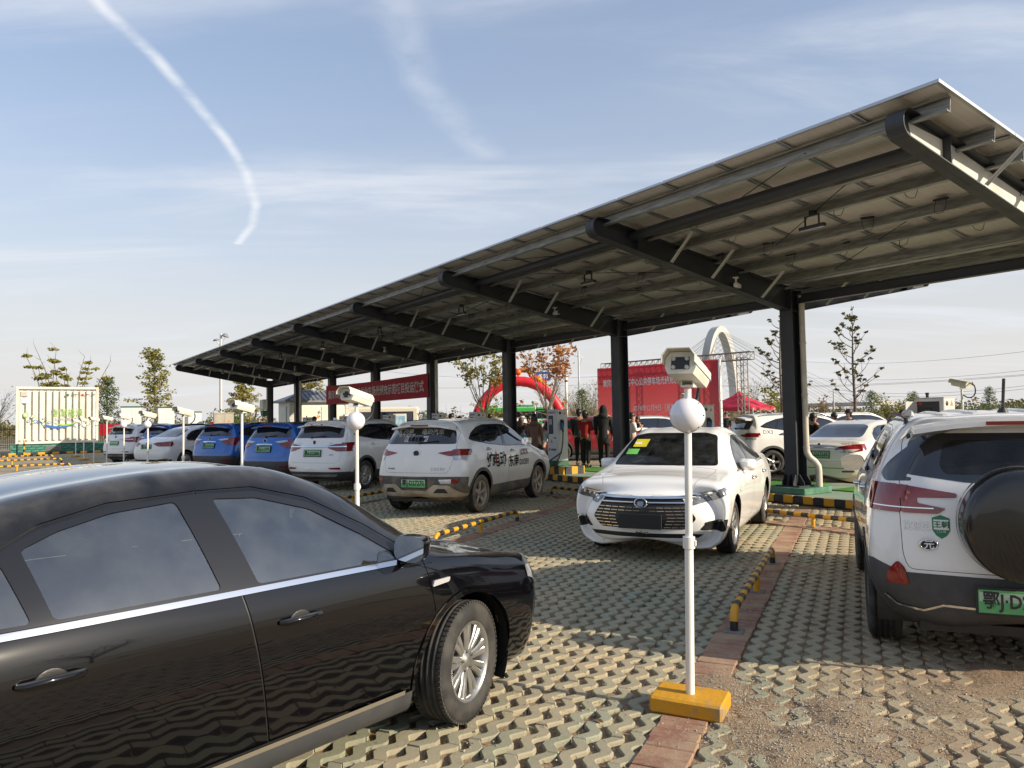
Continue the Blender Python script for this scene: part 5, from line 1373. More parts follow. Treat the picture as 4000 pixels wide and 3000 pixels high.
# white front-facing saloon
def sed_q(root):
    mt = WPAINT; sc = (1.01, 1.0, 1.005); wb, R = 2.718, .32; sh = shell(SED, SED_R, SED_F, sc, 6, cf=(.27, .12)); sh.paint = mt; P = lambda p, j: sp_(sh, p, j)
    GL = glass_mat('clear_tinted_glass', (.42, .50, .47), 1.45, .10, (.3, .33, .33)); SG = glass_mat('side_tinted_glass', (.10, .11, .115), 1.8, .3, (.45, .46, .47))
    sh.panel(P([(1.28, .66), (1.75, .63), (2.15, .50), (2.28, 0), (2.15, -.50), (1.75, -.63), (1.28, -.66), (1.24, 0)], 'top'), 'top', 'hood', mt, .004)
    common_sed(sh, wb, R, mt, SG, ws=GL, dx=.06)
    # nose
    sh.cut(rounded([(-.45, .725), (.45, .725), (.60, .50), (.49, .385), (-.49, .385), (-.60, .50)], .03), 'front', 'grille', BLACK, -.012)
    sh.cut(rounded([(.47, .712), (.70, .765), (.90, .845), (.89, .745), (.80, .705), (.56, .645)], .015), 'front', 'headlight', HEADL, .006, BOTH)
    sh.cut(stroke([(-.80, .80), (-.66, .765), (-.45, .728), (0, .724), (.45, .728), (.66, .765), (.80, .80)], .024), 'front', 'chrome_strip', CHROME, .014)
    sh.cut(rounded([(.62, .375), (.70, .465), (.90, .48), (.90, .36), (.84, .34)], .015), 'front', 'fog_lamp', BLACK, -.01, BOTH)
    sh.cut(stroke([(.68, .452), (.86, .465), (.875, .38)], .016), 'front', 'chrome_strip', CHROME, .010, BOTH)
    sh.cut([(-.66, .325), (-.5, .335), (.5, .335), (.66, .325), (.60, .285), (-.60, .285)], 'front', 'lower_intake', BLACK, -.008)
    sh.cut(rounded([(-.50, -.44), (.12, -.44), (.12, .44), (-.50, .44)], .05), 'top', 'sunroof', DGLASS, .001)
    sh.cut(P(rounded([(.36, .95), (.60, .96), (.95, .96), (.95, .82), (.5, .82)], .02), 'rear'), 'rear', 'tail_light', TAILRED, .008, BOTH)
    bars = MB()
    for k in range(7):
        z = .405 + k * .036
        w = np.interp(z, [.385, .50, .725], [.485, .59, .46])
        segs = 13; ys = np.linspace(-w, w, segs)
        for a, c in zip(ys[:-1], ys[1:]):
            if z < .57 and abs((a + c) / 2) < .25: continue
            pa, _ = sh.hit((4, a + .006, z), (-1, 0, 0)); pc, _ = sh.hit((4, c - .006, z), (-1, 0, 0))
            if pa is None or pc is None: continue
            bars.bar(pa + Vector((.004, 0, 0)), pc + Vector((.004, 0, 0)), .014, .0075)
    bars.build('grille_bars', CHROME, root)
    p0, _ = sh.hit((4, 0, .595), (-1, 0, 0)); m_ = MB()
    for sg in BOTH:
        pts = []
        for y in np.linspace(.085, .50, 8): q, _ = sh.hit((4, sg * y, .675), (-1, 0, 0)); pts.append(q + Vector((.008, 0, 0)))
        m_.tube(pts, .011, 6)
    m_.build('chrome_strip', CHROME, root)
    emblem(sh, root, 0, .668, .06, True); decal_rear(sh, root, text_mesh('秦', .085, .02, .001), CHROME, 0, .668, 'lettering', .022, True)
    q, _ = sh.hit((4, 0, .47), (-1, 0, 0)); MB().box((q.x + .02, 0, .47), (.012, .50, .165), b=.005).build('blank_plate', mat('matt_black_plate', (.014, .014, .015), .6), root)
    for sg in BOTH:
        handle(sh, root, .02, .80, sg, CHROME, .18); handle(sh, root, -1.0, .82, sg, CHROME, .18)
        p = sh.side_y(.72, .955, sg); mirror_(root, .64, p.y, 1.0, sg, mt, 1.08)
        decal(sh, root, text_mesh('EV', .05, .01, .001), CHROME, 1.1, .72, sg)
    # lamp internals
    for sg in BOTH:
        m_ = MB()
        for y in (.54, .60, .66, .72, .78):
            q, _ = sh.hit((4, sg * y, .695 + (y - .54) * .30), (-1, 0, 0)); m_.sphere(q + Vector((.002, 0, 0)), .022, 10, 6, 0, (.35, 1, 1.1))
        m_.build('headlight_reflector', CHROME, root)
    interior(root, seatm=mat('plastic_covered_seat', (.16, .165, .16), .25, col2=(.30, .31, .30), scale=7, coat=.5))
    # papers on the windscreen (car's right, top) and a card behind the seats
    YE = mat('yellow_sticker', (.65, .55, .02), .5); GS = mat('green_sticker', (.16, .50, .10), .5); PA = mat('white_paper', (.75, .75, .72), .6)
    def ws_patch(y0, y1, z0, z1, m, nm):
        v = []; n = 5
        for i in range(n):
            for j in range(n):
                y, z = y0 + (y1 - y0) * i / (n - 1), z0 + (z1 - z0) * j / (n - 1); q, nn = sh.hit((4, y + (z - z0) * .12, z), (-1, 0, 0)); v.append(q + nn * .004)
        MB().add(v, [(i * n + j, (i + 1) * n + j, (i + 1) * n + j + 1, i * n + j + 1) for i in range(n - 1) for j in range(n - 1)]).build(nm, m, root)
    ws_patch(-.50, -.32, 1.24, 1.335, YE, 'windscreen_sticker'); ws_patch(-.49, -.33, 1.275, 1.298, PA, 'windscreen_sticker'); ws_patch(-.555, -.40, 1.15, 1.215, GS, 'windscreen_sticker')
    c = MB(); c.box((-.55, .10, 1.18), (.004, .34, .20)); c.box((-.5475, .10, 1.24), (.004, .14, .03), mi=1); c.add([(-.546, .02, 1.11), (-.546, -.06, 1.11), (-.546, -.02, 1.18)], [(0, 1, 2)], 2); c.build('paper_card', [PA, GS, mat('orange_print', (.6, .18, .02), .6)], root)
    for y in (-.34, .30): MB().tube([(1.18, y + .32, 1.018), (1.20, y, 1.008), (1.24, y - .05, .995)], .009, 6).build('wiper', BLACK, root)
    finish_car(sh, root, wb, R, 1.54, wheel_meshes('q', R, .215, .215, 10, 'blade', ALLOY), mt, mat('grey_headlining', (.05, .05, .048), .8))
qn = thing('saloon_car', 'gleaming white saloon facing the camera with a blank black plate on its grille', 'car', group='cars parked at the charging bays')
sed_q(qn); place(qn, (2.43, 10.74, 0), 205.5)

def sed_rear(root, mt, ptxt, plate_z=.80, style=0):
    sc = (1.0, 1.0, 1.06 if style == 0 else .99); wb, R = 2.70, .325; sh = shell(SED, SED_R, SED_F, sc, 5); sh.paint = mt; P = lambda p, j: sp_(sh, p, j)
    sh.panel(P(rounded([(-.62, 1.075), (.62, 1.075), (.66, .90), (.58, .66 if style == 0 else .60), (-.58, .66 if style == 0 else .60), (-.66, .90)], .06), 'rear'), 'rear', 'boot_lid', mt, .004)
    common_sed(sh, wb, R, mt)
    if style == 0:
        sh.cut(P(rounded([(.30, .90), (.46, .945), (.95, .975), (.95, .80), (.52, .81)], .025), 'rear'), 'rear', 'tail_light', TAILRED, .008, BOTH)
        sh.cut(P(rounded([(-2.5, .975), (-1.96, .955), (-2.04, .85), (-2.5, .80)], .02), 'side'), 'side', 'tail_light', TAILRED, .008, BOTH)
        sh.cut(P([(-.95, .36), (-.8, .37), (.8, .37), (.95, .36), (.9, .16), (-.9, .16)], 'rear'), 'rear', 'bumper_trim', BLACK, .003)
        sh.cut(P(rounded([(.42, .37), (.80, .40), (.82, .33), (.50, .30)], .02), 'rear'), 'rear', 'exhaust_trim', CHROME, .012, BOTH); sh.cut(P(rounded([(.46, .355), (.76, .38), (.78, .34), (.52, .315)], .015), 'rear'), 'rear', 'exhaust', BLACK, .013, BOTH)
    else:
        sh.cut(P(rounded([(.34, .86), (.44, .92), (.62, .955), (.95, .985), (.95, .86), (.74, .80), (.48, .80)], .03), 'rear'), 'rear', 'tail_light', TAILRED, .010, BOTH)
        sh.cut(P(rounded([(.37, .845), (.62, .862), (.80, .862), (.72, .812), (.48, .81)], .015), 'rear'), 'rear', 'tail_light_lens', CLEARL, .014, BOTH)
        sh.cut(P(rounded([(-2.5, .985), (-1.90, .965), (-2.02, .88), (-2.5, .84)], .02), 'side'), 'side', 'tail_light', TAILRED, .010, BOTH)
        sh.cut(P(stroke([(-.34, .905), (.34, .905)], .03), 'rear'), 'rear', 'chrome_strip', CHROME, .014)
        sh.cut(P(rounded([(.48, .40), (.72, .41), (.72, .37), (.50, .365)], .01), 'rear'), 'rear', 'rear_reflector', REFL, .006, BOTH)
        sh.cut(P(stroke([(-.75, .455), (.75, .455)], .014), 'rear'), 'rear', 'bumper_seam', BLACK, -.003)
    sh.cut(rounded(P([(.43, .665), (.66, .72), (.88, .77), (.86, .67), (.53, .61)], 'front'), .02), 'front', 'headlight', HEADL, .006, BOTH)
    for sg in BOTH:
        handle(sh, root, .02, .80, sg, CHROME, .17); handle(sh, root, -1.0, .82, sg, CHROME, .17)
        p = sh.side_y(.72, .95, sg); mirror_(root, .64, p.y, .99, sg, mt)
    q, _ = sh.hit((-4, 0, plate_z), (1, 0, 0)); plate(root, (q.x - .012, 0, plate_z), ptxt, -PI / 2, tilt=-.1)
    emblem(sh, root, 0, .955 if style else .965, .035, sx=1.0)
    if style: decal_rear(sh, root, text_mesh('SYLPHY', .05, .01, .001), CHROME, -.50, .965)
    finish_car(sh, root, wb, R, 1.55, wheel_meshes('rw3', R, .21, .218, 9, 'twin', ALLOY), mt)
ms = thing('saloon_car', 'white saloon seen from behind beyond the two blue SUVs, green plate', 'car', group='cars parked at the charging bays')
sed_rear(ms, WPAINT, '鄂J·D06006', .85, 0); place(ms, (-12.2, 29.5, 0), 24.5)
sy = thing('saloon_car', 'cream saloon seen from behind just right of the nearest steel column, plate ending 57339', 'car', group='cars on the far side of the carport')
sed_rear(sy, PEARL, '鄂J·D57339', .74, 1); place(sy, (8.41, 18.37, 0), 47)

# -- near black saloon
def sed_bk(root):
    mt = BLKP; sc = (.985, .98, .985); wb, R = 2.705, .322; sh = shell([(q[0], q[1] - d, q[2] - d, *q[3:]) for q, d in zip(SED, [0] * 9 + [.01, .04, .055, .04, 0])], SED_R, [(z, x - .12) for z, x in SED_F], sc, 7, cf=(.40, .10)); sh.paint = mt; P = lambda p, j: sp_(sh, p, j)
    GL = glass_mat('grey_tinted_glass', (.34, .42, .42), 3.0, .08, (.36, .40, .41))
    sh.panel(P([(1.28, .68), (1.75, .65), (2.12, .50), (2.26, 0), (2.12, -.50), (1.75, -.65), (1.28, -.68), (1.24, 0)], 'top'), 'top', 'hood', mt, .004)
    common_sed(sh, wb, R, mt, GL, GL, GL, gap=.005, dx=.15)
    sh.cut(rounded(P([(.46, .665), (.68, .73), (.90, .78), (.88, .66), (.60, .60)], 'front'), .02), 'front', 'headlight', HEADL, .006, BOTH)
    sh.cut(rounded(P([(1.94, .74), (2.3, .70), (2.3, .62), (2.0, .64)], 'side'), .02), 'side', 'headlight', HEADL, .006, BOTH)
    sh.cut(rounded(P([(-.40, .62), (.40, .62), (.34, .42), (-.34, .42)], 'front'), .03), 'front', 'grille', BLACK, -.01)
    sh.cut(rounded(P([(.3, .95), (.60, .96), (.95, .96), (.95, .80), (.5, .80)], 'rear'), .02), 'rear', 'tail_light', TAILRED, .008, BOTH)
    sh.cut([(-wb / 2 + .37, .17), (wb / 2 - .37, .17), (wb / 2 - .38, .285), (-wb / 2 + .38, .285)], 'side', 'sill_trim', CLAD, .012, BOTH)
    sh.cut(stroke([(-wb / 2 + .42, .292), (wb / 2 - .46, .292)], .022), 'side', 'chrome_strip', mat('dull_chrome', (.52, .47, .38), .35, .8), .016, BOTH)
    for x in (wb / 2, -wb / 2): sh.cut(circle(x, R, R + .085, 36), 'side', 'arch_lip', mt, .008, BOTH)
    for sg in BOTH:
        handle(sh, root, .25, .80, sg, mt, .21); handle(sh, root, -.74, .81, sg, mt, .21)
        p = sh.side_y(.95, .92, sg); mirror_(root, .90, p.y, 1.0, sg, mt, .92)
        p = sh.side_y(1.13, .795, sg)
        if p: m_ = MB(); m_.prism(rounded([(-.065, -.012), (.06, -.004), (.07, .02), (-.05, .018)], .01), 0, .012, 0, Matrix.Translation(p) @ Matrix(((1, 0, 0, 0), (0, 0, sg, 0), (0, 1, 0, 0), (0, 0, 0, 1)))); m_.build('side_repeater', [CLEARL], root)
    interior(root, wheel_y=.36)
    m_ = MB(); m_.box((.50, 0, 1.30), (.04, .24, .07), b=.015); m_.build('rear_view_mirror', BLACK, root)
    finish_car(sh, root, wb, R, 1.56, wheel_meshes('bk', R, .215, .208, 9, 'twin', ALLOY, treads=72), mt, mat('dark_headlining', (.02, .02, .02), .9), .22, .055)
bk = thing('saloon_car', 'glossy black saloon in the near corner, its windows reflecting the sky', 'car')
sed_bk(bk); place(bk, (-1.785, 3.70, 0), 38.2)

# -- near white SUV with the spare wheel on its tailgate
YUAN = [(q[0], q[1] + .012, q[2] + .012, q[3] * 1.04, *q[4:]) for q in SUV]
def suv_yu(root):
    mt = WPAINT; sc = (.965, .985, .985); wb, R = 2.535, .335
    rear = [(.25, -2.0), (.35, -2.07), (.5, -2.11), (.65, -2.105), (.8, -2.085), (1.0, -2.06), (1.15, -2.03), (1.25, -1.99), (1.4, -1.90), (1.5, -1.84), (1.6, -1.78)]
    sh = shell(YUAN, rear, SUV_F, sc, 7, cr=(.17, .10)); sh.paint = mt; P = lambda p, j: sp_(sh, p, j)
    GL = glass_mat('rear_tinted_glass', (.55, .62, .60), 1.5, .05); DK = DGLASS
    sh.panel(rounded([(-.70, 1.10), (-.64, 1.47), (-.52, 1.55), (.52, 1.55), (.64, 1.47), (.70, 1.10), (.69, .72), (.66, .625), (-.66, .625), (-.69, .72)], .04), 'rear', 'tailgate', mt, .004)
    common_suv(sh, wb, R, CLAD)
    sh.cut(rounded([(-.66, 1.235), (-.3, 1.185), (.3, 1.185), (.66, 1.235), (.61, 1.44), (.555, 1.50), (-.555, 1.50), (-.61, 1.44)], .04), 'rear', 'window_frame', DK, .001)
    sh.cut(rounded([(-.42, 1.235), (.42, 1.235), (.45, 1.29), (.41, 1.455), (-.41, 1.455), (-.45, 1.29)], .06), 'rear', 'rear_window', GL, -.003)
    sh.cut(rounded([(-1.97, 1.20), (-1.74, 1.18), (-1.64, 1.23), (-1.68, 1.43), (-1.78, 1.49), (-1.97, 1.47)], .03), 'side', 'side_rear_glass', DK, .002, (1,)); sh.cut(rounded([(-1.97, 1.20), (-1.74, 1.18), (-1.64, 1.23), (-1.68, 1.43), (-1.78, 1.49), (-1.97, 1.47)], .03), 'side', 'side_rear_glass', DK, .002, (-1,))
    sh.cut([(-.95, .655), (-.86, .665), (-.70, .605), (.70, .605), (.86, .665), (.95, .655), (.95, .2), (-.95, .2)], 'rear', 'bumper_cladding', CLAD, .005)
    sh.cut([(-2.3, .68), (-1.86, .62), (-1.70, .46), (-1.70, .25), (-2.3, .25)], 'side', 'bumper_cladding', CLAD, .005, BOTH)
    sh.cut(rounded([(.655, .525), (.68, .63), (.72, .675), (.775, .60), (.785, .525)], .02), 'rear', 'rear_reflector', REFL, .012, BOTH)
    sh.cut(stroke([(.79, .44), (.72, .385), (.58, .37), (.47, .415), (0, .408), (-.47, .415), (-.58, .37), (-.72, .385), (-.79, .44)], .014), 'rear', 'chrome_strip', CHROME, .012)
    sh.cut(rounded([(.685, 1.165), (.95, 1.165), (.95, .985), (.685, .985)], .02), 'rear', 'tail_light', TAILRED, .012, BOTH)
    sh.cut(rounded([(.365, 1.115), (.68, 1.165), (.68, .985), (.48, .985), (.43, 1.02), (.59, 1.05), (.595, 1.085), (.37, 1.09)], .010), 'rear', 'tail_light', TAILRED, .010, BOTH)
    sh.cut(stroke([(.50, 1.018), (.90, 1.018)], .007), 'rear', 'chrome_strip', CHROME, .014, BOTH)
    sh.cut(rounded([(-2.3, 1.165), (-1.80, 1.16), (-1.88, 1.07), (-1.94, .985), (-2.3, .985)], .02), 'side', 'tail_light', TAILRED, .012, BOTH)
    sh.cut(rounded([(.45, .82), (.84, .90), (.80, .76), (.55, .72)], .03), 'front', 'headlight', HEADL, .006, BOTH)
    # spare wheel under a hard cover
    Q = Matrix.Translation((-2.04, .045, .955)) @ Matrix.Rotation(-PI / 2, 4, 'Y')
    rc = .335; s_ = MB(); s_.lathe([(rc * 1.03, -.02), (rc * 1.05, .03), (rc * 1.04, .05)], 56, 1, Q)
    s_.lathe([(rc * 1.02, .05), (rc * 1.015, .16), (rc * .99, .20), (rc * .93, .225), (rc * .80, .237), (rc * .5, .25), (0, .255)], 56, 0, Q); s_.build('spare_wheel_cover', [FRAMEB, ALLOY], root)
    spoiler(root, mt, sc, x=-1.86, z=1.625, ln=.10, w=.60)
    roof_rail(sh, root, -1.62, .3, .60, BLACK)
    for sg in BOTH: MB().box((-1.60, sg * .60, 1.632), (.26, .055, .05), b=.014).build('rail_end', ALLOY, root)
    m_ = MB(); m_.tube([(-1.42, 0, 1.615), (-1.42, 0, 1.66)], [.045, .022], 12); m_.tube([(-1.42, 0, 1.65), (-1.50, 0, 1.86)], .010, 8); m_.build('roof_aerial', BLACK, root)
    r_ = MB()
    for y in (.18, .36, -.18, -.36):
        pts = [sh.hit((x, y, 3), (0, 0, -1))[0] + Vector((0, 0, .004)) for x in np.linspace(-1.5, .1, 8)]; r_.tube(pts, .014, 6)
    r_.build('roof_rib', mt, root)
    for sg in BOTH:
        handle(sh, root, 0, 1.02, sg, CHROME, .17); handle(sh, root, -.96, 1.07, sg, CHROME, .17)
        p = sh.side_y(.74, 1.09, sg); mirror_(root, .66, p.y, 1.15, sg, FRAMEB, 1.05)
    plate(root, (-2.125, .06, .485), '鄂J·D27190', -PI / 2)
    decal_rear(sh, root, text_mesh('比亚迪', .065, .02, .001, width=.15), CHROME, .60, .905)
    e = emblem(sh, root, .54, .79, .036, fill=INK, sx=1.55); decal_rear(sh, root, text_mesh('元', .06, .02, .001), CHROME, .54, .79, off=.020)
    CG = mat('club_green', (.02, .20, .09), .5); WT = mat('sticker_white', (.75, .78, .75), .5)
    decal_rear(sh, root, flat_mesh([[(-.05, .055), (0, .075), (.05, .055), (.05, -.02), (.03, -.055), (0, -.075), (-.03, -.055), (-.05, -.02)]]), CG, .465, .905, 'club_sticker'); decal_rear(sh, root, flat_mesh([[(-.042, .045), (.042, .045), (.042, -.018), (-.042, -.018)]]), WT, .465, .905, 'club_sticker', .005)
    decal_rear(sh, root, text_mesh('王朝', .045, .02, .0005), CG, .465, .92, off=.007); decal_rear(sh, root, text_mesh('CLUB', .022, .02, .0005), WT, .465, .877, off=.006)
    interior(root, wheel_y=.36, seatm=mat('grey_seat', (.02, .022, .026), .8))
    finish_car(sh, root, wb, R, 1.56, wheel_meshes('yu', R, .22, .222, 5, 'broad', ALLOY), mt, mat('dark_headlining', (.02, .02, .02), .9))
yu = thing('suv_car', 'near white SUV with a black spare wheel cover on its tailgate', 'car', group='cars parked at the charging bays')
suv_yu(yu); place(yu, (3.92, 6.56, 0), 22.5)

# -- cars on the far side of the carport
d2 = thing('crossover_car', 'white crossover with a blue swoosh and E SPORT lettering left of the nearest column', 'car', group='cars on the far side of the carport')
suv_dx(d2, WPAINT, False, False)
SW = mat('blue_graphic', (.02, .16, .45), .5)
tmp = CarShell(car_grid(SUV, (SUV_R, .16, .10), (SUV_F, .22, .10), 5, 5, 1))
decal(tmp, d2, flat_mesh([[(-.95, .17), (-.6, .10), (-.25, -.06), (.15, -.2), (.6, -.27), (.1, -.27), (-.3, -.17), (-.62, .03)]]), SW, .05, .90, -1, 'side_graphic')
decal(tmp, d2, flat_mesh([[(-.55, .05), (-.4, -.02), (-.2, -.16), (-.05, -.2), (-.35, -.19), (-.6, -.12), (-.42, -.12)]]), INK, .05, .86, -1, 'side_graphic')
decal(tmp, d2, text_mesh('E SPORT', .11, .01, .001), INK, .0, .56, -1); decal(tmp, d2, text_mesh('DX3', .15, -.004, .001), INK, -1.40, 1.16, -1)
tmp.bm.free()
place(d2, (8.2, 21.6, 0), 84)
GRP = 'cars on the far side of the carport'
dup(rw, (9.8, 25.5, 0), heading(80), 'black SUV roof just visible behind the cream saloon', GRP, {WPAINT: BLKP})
pl = dup(d2, (10.6, 28.6, 0), heading(82), 'plum SUV behind the cream saloon, with two men standing beside it', GRP, {WPAINT: PLUMP})
for c in list(pl.children):
    if c.name.startswith(('side_graphic', 'lettering')): D.objects.remove(c)
dup(dx, (13.2, 29.2, 0), heading(80), 'pale crossover far back between the two roofs behind the cream saloon', GRP, {DWHITE: WPAINT})
rd = dup(rw, (3.1, 29.6, 0), heading(86), 'wine red SUV behind the group of people at the charger', GRP, {WPAINT: REDP})
w5 = dup(rw, (-.9, 30.8, 0), heading(270), 'white SUV behind the woman in the brown coat, its front to the left', GRP)
w6 = dup(dx, (6.0, 31.6, 0), heading(84), 'white roofed car behind the man in the white shirt', GRP, {DWHITE: WPAINT})
w7 = dup(rw, (-7.3, 38.2, 0), heading(88), 'white car whose roof shows over the clean white SUV', GRP)
for r in (rd, w5, w7, w6):
    for c in list(r.children):
        if c.name.startswith('lettering'): D.objects.remove(c)
# ---------------------------------------------------------------- camera posts, rails, chargers
GLOBE = mat('opal_globe', (0.74, 0.74, 0.80), 0.25, coat=0.5)
CAMW = mat('camera_ivory', (0.70, 0.68, 0.58), 0.4, col2=(0.62, 0.60, 0.50), scale=6)
def post_parts(globe, top=1.80):
    t = thing('camera_post', '', 'camera post')
    b = MB(); b.box((0, 0, .045), (.40, .27, .09), b=.012); b.build('base_block', mat('chipped_yellow_paint', (0.55, 0.27, 0.012), 0.55, col2=(0.30, 0.22, 0.12), scale=7, lo=.55, hi=.72, bump=.5, bscale=30), t)
    b = MB(); b.tube([(0, 0, .085), (0, 0, .95)], .0245, 14); b.tube([(0, 0, .93), (0, 0, top)], .0205, 14)
    b.tube([(0, 0, .90), (0, 0, .965)], .034, 14); b.box((.03, 0, .93), (.02, .025, .03)); b.build('pole', WHITE, t)
    c = MB(); T = Matrix.Translation((0, 0, top + .10)) @ Matrix.Rotation(-.20, 4, 'X')      # looks along -y, nose down
    sec = [(-.070, -.055), (-.085, -.02), (-.085, .03), (-.058, .068), (.058, .068), (.085, .03), (.085, -.02), (.070, -.055)]
    YM = Matrix(((1, 0, 0, 0), (0, 0, 1, 0), (0, 1, 0, 0), (0, 0, 0, 1)))
    c.prism(sec, -.17, .19, 0, T @ YM)
    hood = [(-.092, -.005), (-.092, .034), (-.062, .076), (.062, .076), (.092, .034), (.092, -.005), (.088, -.005), (.088, .032), (.06, .071), (-.06, .071), (-.088, .032), (-.088, -.005)]
    c.prism(hood, -.235, .20, 0, T @ YM); c.build('housing', CAMW, t)
    c = MB(); c.box((0, -.1715, .004), (.10, .006, .068), Mx=T); c.build('lens_window', BLACK, t)
    c = MB()
    for sx in (-1, 1):
        for sz in (-1, 1): c.lathe([(0, .012), (.011, .012), (.012, 0)], 12, 0, T @ Matrix.Translation((sx * .037, -.172, .004 + sz * .024)) @ Matrix.Rotation(PI / 2, 4, 'X'))
    c.build('infrared_lamp', OFFW, t)
    c = MB(); c.box((0, .03, top + .015), (.07, .10, .012)); c.box((-.033, .03, top + .035), (.006, .08, .05)); c.box((.033, .03, top + .035), (.006, .08, .05)); c.build('bracket', WHITE, t)
    cpts = [(0, .20, .10), (0, .30, .06), (-.02, .30, -.08), (-.05, .20, -.16), (-.05, .06, -.16), (-.01, .015, -.11)]
    MB().tube([Vector(p) + Vector((0, 0, top)) for p in smooth(cpts, 4)], .012, 8).build('cable', BLACK, t)
    if globe:
        g = MB(); g.sphere((0, -.012, 1.65), .10, 32, 18); g.build('globe', GLOBE, t)
        g = MB()
        for k in range(8):
            a = 2 * PI * k / 8; g.lathe([(0, .006), (.004, .005), (.005, 0)], 8, 0, Matrix.Translation((.097 * math.cos(a), -.038, 1.65 + .095 * math.sin(a))) @ Matrix.Rotation(PI / 2, 4, 'X'))
        g.build('globe_bolt', BLACK, t)
    return t
def smooth(pts, n):
    P = np.array(pts)[:, None, :].astype(float); return [Vector(p[0]) for p in cr_spline(P, n, lambda a: a)]
pa, pb = post_parts(True), post_parts(False)
used = {}
NEARP = 'camera posts in the row nearest the cars\' tails'
wording = ['nearest white camera post with globe and yellow base block before the white saloon', 'camera post with a globe rising in front of the white SUV with plate D22800',
           'camera post without a globe in front of the blue SUV with plate D11999', 'camera post without a globe in front of the blue SUV with plate D33316',
           'camera post with a globe standing over the boot of the far white saloon', 'camera post with a globe just left of the far white saloon',
           'camera post without a globe just right of the white container, before the red fence banner', 'camera post without a globe at the right hand edge of the white container',
           'camera post with a globe before the container, second farthest of the row', 'farthest camera post with a globe, its foot at the green plinth']
for i in range(10):
    p = P1 + AXV * POST_STEP * i; g = i in (0, 1, 4, 5, 8, 9); src = pa if g else pb
    rz = heading(206) + PI / 2 + (0.05 * math.sin(i * 3.1))
    if g not in used: used[g] = 1; src.location = p; src.rotation_euler = (0, 0, rz); src['label'] = wording[i]; src['group'] = NEARP; o = src
    else: o = dup(src, p, rz, wording[i], NEARP)
    if i == 0: o.rotation_euler = (0.006, 0.020, rz)
far_words = ['camera post seen from behind at the right edge, above the near SUV roof', 'camera post whose ivory camera peeps out right of the big globe', 'camera post seen from behind in front of the green bus', 'camera post seen from behind over the muddy crossover roof, beside a steel column', 'camera post seen from behind in front of the white transformer house']
for i, (u, v, Y) in enumerate(((3755, 1490, 15.0), (2680, 1545, 21.7), (2090, 1572, 27.5), (1703, 1578, 33.0), (1247, 1607, 44.5))):
    q = ray_pt(u, v, Y); o = dup(pb, (q.x, q.y, .13 + (q.z - 2.08)), heading(-8 if i else -14) + PI / 2, far_words[i], 'camera posts on the far side of the carport')

def rail(p0, p1, label, zt=.165, r=.031, legs=3, group='striped wheel stop rails'):
    p0, p1 = Vector(p0), Vector(p1); d = p1 - p0; L = d.length; rz = math.atan2(d.y, d.x)
    t = thing('wheel_stop_rail', label, 'barrier rail', (p0.x, p0.y, p0.z), rz, group)
    b = MB(); rb = .085; path = [(0, 0, zt - rb)] + [(rb - rb * math.cos(a), 0, zt - rb + rb * math.sin(a)) for a in np.linspace(0, PI / 2, 6)[1:]]
    n = max(5, int(round((L - 2 * rb) / .125))) | 1
    b.tube(path, r, 12, 0); path2 = [(L - x, 0, z) for x, y, z in path]; b.tube(path2, r, 12, 0 if n % 2 == 0 else 0)
    xs = np.linspace(rb, L - rb, n + 1)
    for k in range(n): b.tube([(xs[k], 0, zt), (xs[k + 1], 0, zt)], r, 12, 1 if k % 2 == 0 else 0, caps=False)
    b.build('bar', [YELLOW, BLACKP], t)
    for k in range(legs):
        x = L * k / (legs - 1); g = MB()
        if k in (0, legs - 1): g.tube([(x, 0, zt - rb), (x, 0, -.02)], r, 12, 1)
        else: g.tube([(x, 0, zt - r * .6), (x, 0, -.02)], r, 12, 0)
        g.box((x, 0, .006), (.14, .14, .012), mi=2); g.build('leg', [YELLOW, BLACKP, mat('grey_mortar', (.22, .21, .19), .95, col2=(.16, .15, .13), scale=20)], t)
    return t
rl = ['nearest striped rail, running from the lower middle towards the right of the white saloon', 'striped rail in front of the muddy crossover, between it and the white saloon', 'striped rail between the muddy crossover and the white SUV', 'striped rail between the white SUV and the first blue SUV',
      'striped rail between the two blue SUVs', 'striped rail between a blue SUV and the far white saloon', 'striped rail left of the far white saloon', 'farthest striped rail of the parking row']
for i in range(8):
    p = P1 + AXV * POST_STEP * i
    rail(p + BV * 1.66, p + BV * (4.50 if i == 0 else 4.25), rl[i])
rw_ = ['striped rail along the kerb between the white saloon and the near SUV', 'striped rail along the kerb right of the muddy crossover nose', 'striped rail along the kerb in front of the white SUV', 'striped rail along the kerb in front of the first blue SUV']
for i in range(4): rail(on_line(-3.9 + POST_STEP * i, -3.0), on_line(-.95 + POST_STEP * i, -3.0), rw_[i])
lw = ['striped rail at the left edge, farthest of the three side by side', 'striped rail at the left edge, middle of the three side by side', 'striped rail at the left edge, nearest of the three, just above the black roof']
for i, (a, c) in enumerate((((-160, 1806), (206, 1793)), ((-160, 1825), (240, 1808)), ((-160, 1852), (274, 1831)))):
    rail(ray_ground(*a), ray_ground(*c), lw[i], zt=.2, r=.036, legs=3, group='striped rails at the left edge')

